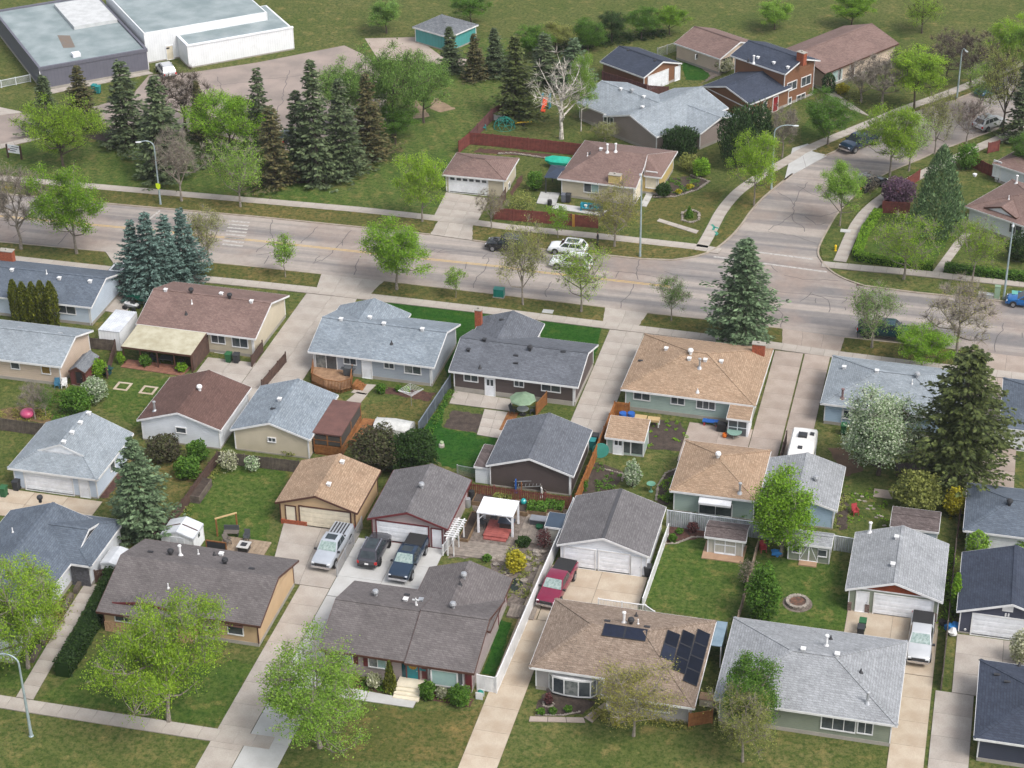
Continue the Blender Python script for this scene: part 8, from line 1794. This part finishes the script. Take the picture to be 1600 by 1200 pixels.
o = thing('tarp_cover', 'bright turquoise tarp over a boat behind gazebo', 'tarp', at(876, 262)); mb = MB(); loft(mb, [(-2.0, [(.2, .8), (.3, 1.0), (0, 1.3)]), (-1, [(.7, .5), (.75, 1.0), (0, 1.6)]), (1, [(.7, .5), (.75, 1.0), (0, 1.6)]), (2.0, [(.3, .7), (.4, 1.0), (0, 1.3)])]); mb.build('fabric', PM('turquoise_tarp', S(20, 190, 160, .72), S(16, 170, 144, .7), sc=2, fine=.08, rough=.5), o, smooth=50); MB().box(-1.4, 1.4, -.4, .4, 0, .55).build('cradle', GREYF, o)
o = thing('bench', 'turquoise garden bench with pots at corner house wall', 'bench', at(924, 330)); TQ = PM('turquoise_paint', S(20, 150, 170, .7)); MB().box(-1.3, 1.3, -.3, .3, .4, .48).build('seat', TQ, o)
for x_ in (-1.25, 1.25): MB().box(x_-.07, x_+.07, -.3, .3, 0, 1.0).build('side', TQ, o)
MB().box(-1.3, 1.3, .26, .32, .5, .95).build('backrest', TQ, o)
for i, x_ in enumerate((-.7, -.1, .5)): tag(MB().lathe([(.14, 0), (.2, .3), (.16, .3)], 10).build('flower_pot', [WPL, BBN, TBX][i], None, loc=at(924, 330)+Vector((x_, -.02, .48))), ['white pot on turquoise bench', 'black pot on turquoise bench', 'teal pot on turquoise bench'][i], 'pot')
# backyard of the sage house
for i, (px, py) in enumerate(((1001, 662), (1021, 665))):
    o = thing('planting_table', ['left pale planting table at sage wall', 'right pale planting table at sage wall'][i], 'table', at(px, py)); MB().box(-.6, .6, -.35, .35, .6, .85).build('tray', PM('pale_timber', S(206, 176, 128, .7)), o)
    for x_ in (-.55, .55):
        for y_ in (-.3, .3): MB().box(x_-.05, x_+.05, y_-.05, y_+.05, 0, .6).build('leg', WPL, o)
o = thing('bench', 'blue topped bench at the sage house patio', 'bench', at(1110, 665)); MB().box(-.8, .8, -.3, .3, .5, .6).build('seat', BLB, o)
for x_ in (-.6, .6): MB().box(x_-.08, x_+.08, -.25, .25, 0, .5).build('leg', RPL, o)
o = thing('glass_table', 'round pale glass table beside porch', 'table', at(1147, 684)); MB().lathe([(.75, .7), (.75, .74)], 18).build('table_top', PM('pale_glass', S(150, 186, 172, .6), rough=.1), o)
for k in range(4): MB().tube((.5*math.cos(k*1.57), .5*math.sin(k*1.57), 0), (.4*math.cos(k*1.57), .4*math.sin(k*1.57), .7), .025, .025).build('leg', STEEL, o)
tag(MB().lathe([(.14, 0), (.26, .25), (.2, .5), (.16, .5), (.16, .4)], 12).build('planter_pot', PM('orange_glaze', S(226, 120, 30, .75)), None, loc=at(1132, 684)), 'orange pot beside the glass porch', 'pot')
o = thing('parasol_table', 'upright teal round table top against cedar fence', 'table top', at(938, 716), .3); MB().lathe([(.85, 0), (.85, .06)], 18, (0, 0, .87), axis='y').build('disc', PM('teal_table', S(70, 164, 150, .65)), o); MB().box(-.3, .3, .08, .3, 0, .1).build('foot', DARK, o)
o = thing('bird_bath', 'pale green bird bath on the garden lawn', 'bird bath', at(1017, 768)); MB().lathe([(.22, 0), (.2, .06), (.07, .12), (.06, .7), (.1, .76)], 12).build('pedestal', PM('verdigris', S(110, 166, 140, .65)), o); MB().lathe([(.1, .76), (.42, .86), (.44, .92), (.38, .9), (.1, .84)], 16).build('bowl', PM('verdigris', S(110, 166, 140, .65)), o)
def edging(label, pts, n, r, grp):
    P = resample(gp(pts), n); o = thing('stone_edging', label, 'edging', (P[0][0], P[0][1], 0)); rg = random.Random(n)
    for i, (x_, y_) in enumerate(P): s_ = r*rg.uniform(.7, 1.2); MB().blob((0, 0, s_*.5), s_, s_*.8, s_*.6, i % 5, 6, 4, .2).build('stone', STONE, o, loc=(x_-P[0][0], y_-P[0][1], 0))
edging('pale stones edging the corner front bed', [(1022, 309), (1055, 308), (1090, 297), (1108, 284), (1080, 275)], 34, .2, 'e'); edging('stone ring around conical shrub', [(1066, 345), (1066, 333), (1078, 328), (1092, 333), (1092, 344), (1080, 349), (1066, 345)], 26, .2, 'e')
edging('pale stone edging in corner backyard', [(780, 241), (800, 240), (862, 249)], 24, .2, 'e'); edging('white stone ring in flower bed', [(849, 1098), (858, 1096), (866, 1100), (860, 1106), (850, 1104), (849, 1098)], 12, .13, 'e'); edging('stones along the flower bed front', [(838, 1118), (880, 1118), (905, 1113)], 18, .13, 'e'); edging('curved concrete edging beside tan garage', [(1055, 734), (1040, 740), (1028, 760), (1025, 782)], 24, .15, 'e'); edging('pale curved edging around shed bed', [(1040, 850), (1056, 850), (1082, 840), (1102, 840)], 22, .15, 'e'); edging('stone border in planting bed behind white garage', [(945, 734), (962, 738), (974, 742), (972, 752)], 12, .15, 'e')
for i in range(11):
    t = i/10; px, py = 1338+44*t, 772+44*t+6*math.sin(i*2); tag(MB().blob((0, 0, .03), .22, .16, .05, i, 7, 4, .2).build('stepping_stone', STONE, None, loc=at(px, py)), 'pale stepping stone on the path behind the weathered shed', 'stepping stone', 'stepping stones across the pine yard')
tag(MB().box(-.9, .9, -.7, .7, 0, .06).build('paving_slab', CONCP, None, loc=at(1380, 772)), 'pinkish paving slab in the pine yard', 'slab')
chair('red resin chair beside white metal fence', 1192, 862, .4, RPL, ad=True); chair('red chair on the pine yard lawn', 1336, 804, .5, RPL, ad=True); chair('white resin chair in left yard', 101, 606, .2, WPL); chair('blue resin chair in left yard', 90, 606, .3, BPL)
tag(MB().blob((0, 0, .5), .75, .75, .5, 4, 14, 9, .0).build('play_ball', PM('pink_vinyl', S(226, 96, 140, .75), rough=.3), None, smooth=60, loc=at(44, 652)), 'big pink ball in the left yard', 'ball')
tag(MB().blob((0, 0, .3), .5, .4, .32, 8, 8, 5, .3).build('tarp_bundle', PM('blue_tarp', S(40, 130, 200, .7)), None, loc=at(1213, 868)), 'blue tarp bundle below the leafy tree', 'tarp')
for i, (px, py, m_) in enumerate(((1483, 985, PM('blue_tarp', S(40, 130, 200, .7))), (1492, 982, PM('blue_tarp', S(40, 130, 200, .7))), (1475, 978, BLACK), (1488, 992, WPL))): tag(MB().blob((0, 0, .3), .45, .4, .35, i+3, 8, 5, .3).build('rubbish_bag', m_, None, loc=at(px, py)), ['left blue bag beside navy garage', 'right blue bag beside navy garage', 'black bag by the garage fence', 'white bag before blue bags'][i], 'bag')
o = thing('hose_reel', 'teal hose reel at corner of mauve house', 'hose reel', at(750, 1090)); MB().lathe([(.28, -.2), (.28, .2)], 14, (0, 0, .4), axis='y').build('drum', TBX, o); MB().box(-.3, .3, -.26, -.2, 0, .7).build('frame', WPL, o); MB().box(-.3, .3, .2, .26, 0, .7).build('frame', WPL, o)
# sunroom beside solar house
a = at(1089, 968, 2.2); o = thing('sunroom', 'pale blue glazed canopy behind the solar panel house', 'sunroom', (a.x, a.y-3.2, 0)); PB = PM('pale_blue_glazing', S(150, 172, 186, .6), S(130, 154, 170, .56), sc=1, fine=.05, rough=.12)
MB().box(0, 2.6, 0, 3.4, 2.15, 2.22).build('roof', PB, o)
for k in range(3): MB().box(2.5, 2.56, .1+k*1.1, 1.1+k*1.1, .3, 2.1).build('pane', PB, o)
for x_ in (0, 2.5):
    for y_ in (0, 3.3): MB().box(x_, x_+.09, y_, y_+.09, 0, 2.15).build('post', TRIM, o)
o = thing('storage_box', 'beige storage bench beside the solar house fence', 'storage box', at(1107, 1100)); MB().box(-.7, .7, -.4, .4, 0, .7).build('body', OFFW, o); MB().box(-.75, .75, -.45, .45, .7, .78).build('lid', PM('tan_deck', S(196, 160, 130, .65)), o)
o = thing('retaining_wall', 'low timber wall beside slate house walk', 'wall', at(48, 1040)); 
for k in range(6): p, q = at(50+k*17, 1036-k*27)-at(48, 1040), at(50+k*17+12, 1036-k*27-22)-at(48, 1040); MB().beam((p.x, p.y, .5), (q.x, q.y, .5), .35, .5).build('timber', GREYF, o)
for lab, px, py in (('left square stone paver ring on the back lawn', 192, 604), ('right square stone paver ring on the back lawn', 232, 610)):
    o = thing('garden_ring', lab, 'paver ring', at(px, py))
    for bb in ((-.8, .8, -.8, -.55), (-.8, .8, .55, .8), (-.8, -.55, -.55, .55), (.55, .8, -.55, .55)): MB().box(*bb, 0, .06).build('paver', CONCT, o)
o = thing('ladder', 'aluminium ladder leaning at the charcoal garage', 'ladder', at(828, 770), .1)
for y_ in (0, .4): MB().beam((-1.6, y_, .5+y_), (1.2, y_, .9+y_), .06, .06).build('rail', STEEL, o)
for k in range(8): MB().box(-1.5+k*.35, -1.46+k*.35, .0, .42, .55+k*.05, .6+k*.05).build('rung', STEEL, o)
MB().box(-1.5, -1.4, -.05, .45, 0, .5).build('trestle', GREYF, o); MB().box(1.0, 1.1, -.05, .45, 0, .9).build('trestle', GREYF, o)

# ---------------------------------------------------------------- loose ground plants (uncountable)
def cover(label, pts, n, hh, leaf, ls=.13, per=26):
    P = gp(pts); xs, ys = [p[0] for p in P], [p[1] for p in P]; SEED[0] += 1; rng = np.random.default_rng(SEED[0]); C = []; k = 0
    while len(C) < n and k < n*40:
        k += 1; q = (rng.uniform(min(xs), max(xs)), rng.uniform(min(ys), max(ys)))
        if inside(q, P): C.append((*q, 0))
    C = np.array(C); s_ = rng.uniform(.4, 1.2, (len(C), 1)); D = np.repeat(C, per, 0)+np.abs(rng.normal(size=(len(C)*per, 3)))*np.sign(rng.uniform(-1, 1, (len(C)*per, 3)))*np.repeat(s_, per, 0)*np.array([hh*.7, hh*.7, 0])
    D[:, 2] = rng.uniform(.02, 1, len(D))*np.repeat(s_[:, 0], per)*hh
    me = quadmesh('ground_plants', leafquads(D, ls*1.6, ls*.8, rng)); me.materials.append(LF[leaf]); o = link('ground_plants', me); o['label'] = label; o['kind'] = 'stuff'
cover('straw and seedlings in the left vegetable patch', [(0, 642), (50, 634), (85, 650), (60, 662), (0, 656)], 40, .3, 'yolive')
cover('perennials in the bed behind white garage', [(915, 730), (925, 720), (975, 738), (960, 765), (908, 772)], 26, .3, 'mid')
cover('perennials in the stone edged corner bed', [(1025, 300), (1040, 282), (1080, 277), (1104, 284), (1085, 296), (1055, 305)], 36, .35, 'mid')
cover('plants in the curved bed beside tan garage', [(1032, 752), (1052, 737), (1060, 732), (1045, 788), (1030, 783)], 22, .35, 'bright')
cover('plants among the rock garden stones', [(770, 885), (800, 855), (846, 865), (862, 855), (812, 955), (780, 930)], 46, .35, 'olive')
cover('weeds along the fence between right garages', [(1484, 860), (1490, 862), (1480, 985), (1472, 985)], 40, .4, 'bright')
cover('weeds under the huge pine', [(1400, 700), (1440, 692), (1500, 742), (1480, 780), (1395, 760)], 60, .25, 'olive')
cover('mixed garden growth in left yard', [(60, 618), (120, 612), (140, 640), (100, 660), (70, 655)], 60, .4, 'mid')
cover('seedlings in tilled garden beside tan garage', [(1012, 668), (1030, 657), (1060, 662), (1078, 688), (1008, 698)], 18, .18, 'bright')
cover('perennials along blue metal fence', [(704, 612), (710, 614), (668, 684), (660, 682)], 24, .35, 'mid')
cover('weeds at the foot of the brown fence', [(342, 726), (348, 728), (280, 820), (272, 818)], 36, .3, 'olive')
cover('low plants in the red mulch bed', [(520, 1058), (625, 1072), (620, 1086), (515, 1068)], 26, .3, 'mid')
cover('low plants by the front steps', [(655, 1078), (740, 1092), (735, 1103), (655, 1091)], 16, .25, 'bright')
cover('plants along white metal fence by sage garage', [(1055, 805), (1190, 824), (1190, 834), (1050, 814)], 40, .45, 'mid')
cover('clover clumps on the pine yard lawn', [(1322, 760), (1390, 765), (1395, 815), (1325, 825)], 50, .12, 'bright', .1, 16)
cover('dry stalks at the front of solar house', [(930, 1110), (1080, 1130), (1075, 1140), (925, 1124)], 30, .4, 'yolive')
cover('weeds along the side of the light blue garage', [(1300, 800), (1320, 770), (1326, 776), (1310, 830)], 20, .25, 'olive')
cover('shrubby growth along slate house walk', [(60, 1000), (105, 940), (115, 945), (75, 1010)], 40, .5, 'yolive')
cover('flowers before the red brown roofed house', [(1300, 150), (1340, 142), (1352, 160), (1320, 165)], 30, .35, 'olive')
cover('undergrowth below the top edge trees', [(820, 70), (940, 58), (1040, 48), (1040, 60), (930, 76), (830, 98)], 110, .7, 'dark', .22)
# furniture under the awning
o = thing('patio_table', 'dark patio table under the cream awning', 'table', at(262, 568)); MB().box(-.8, .8, -.45, .45, .68, .73).build('table_top', DGREY, o)
for x_ in (-.7, .7):
    for y_ in (-.38, .38): MB().box(x_-.03, x_+.03, y_-.03, y_+.03, 0, .68).build('leg', DARK, o)
chair('grey chair left under the cream awning', 243, 566, 1.5, DGREY); chair('grey chair right under the cream awning', 283, 572, -1.5, DGREY)
o = thing('wood_deck', 'narrow cedar deck strip beside mint umbrella', 'deck', at(792, 664)); boards(o, -.5, .9, -1.2, 2.4, CEDAR, .28, .12, 'y')
o = thing('birdhouse', 'wooden stump ornament on lush lawn', 'ornament', at(690, 698)); MB().lathe([(.3, 0), (.28, .3), (.2, .35)], 10).build('stump', BARKB, o); MB().blob((0, 0, .5), .2, .2, .18, 4, 8, 5, .2).build('flowers', LF['blossom'], o)
for i, (px, py, m_) in enumerate(((806, 770, BLB), (815, 772, CEDAR), (846, 777, WPL), (852, 778, GREYF))): tag(MB().box(-.05, .05, -.15, .15, 0, 1.5-.2*i).box(-.2, .2, -.1, .1, 0, .12).build('leaning_plank', m_, None, loc=at(px, py), rz=.3*i), ['blue plank leaning at charcoal garage', 'cedar plank leaning at charcoal garage', 'white plank leaning at charcoal garage', 'grey plank leaning at charcoal garage'][i], 'plank')

# ---------------------------------------------------------------- thin spring haze over the neighbourhood
hz = MB().box(-720, 520, -70, 1220, -1.0, 107.0).build('haze', []); hz['kind'] = 'stuff'; hz['label'] = 'thin pale haze in the air'
m = bpy.data.materials.new('thin_haze'); m.use_nodes = True; t = m.node_tree; t.nodes.remove(t.nodes['Principled BSDF'])
pv = t.nodes.new('ShaderNodeVolumePrincipled'); pv.inputs['Color'].default_value = (.92, .95, 1.0, 1); pv.inputs['Density'].default_value = .00009; pv.inputs['Anisotropy'].default_value = .2
t.links.new(pv.outputs[0], t.nodes['Material Output'].inputs['Volume']); hz.data.materials.append(m)
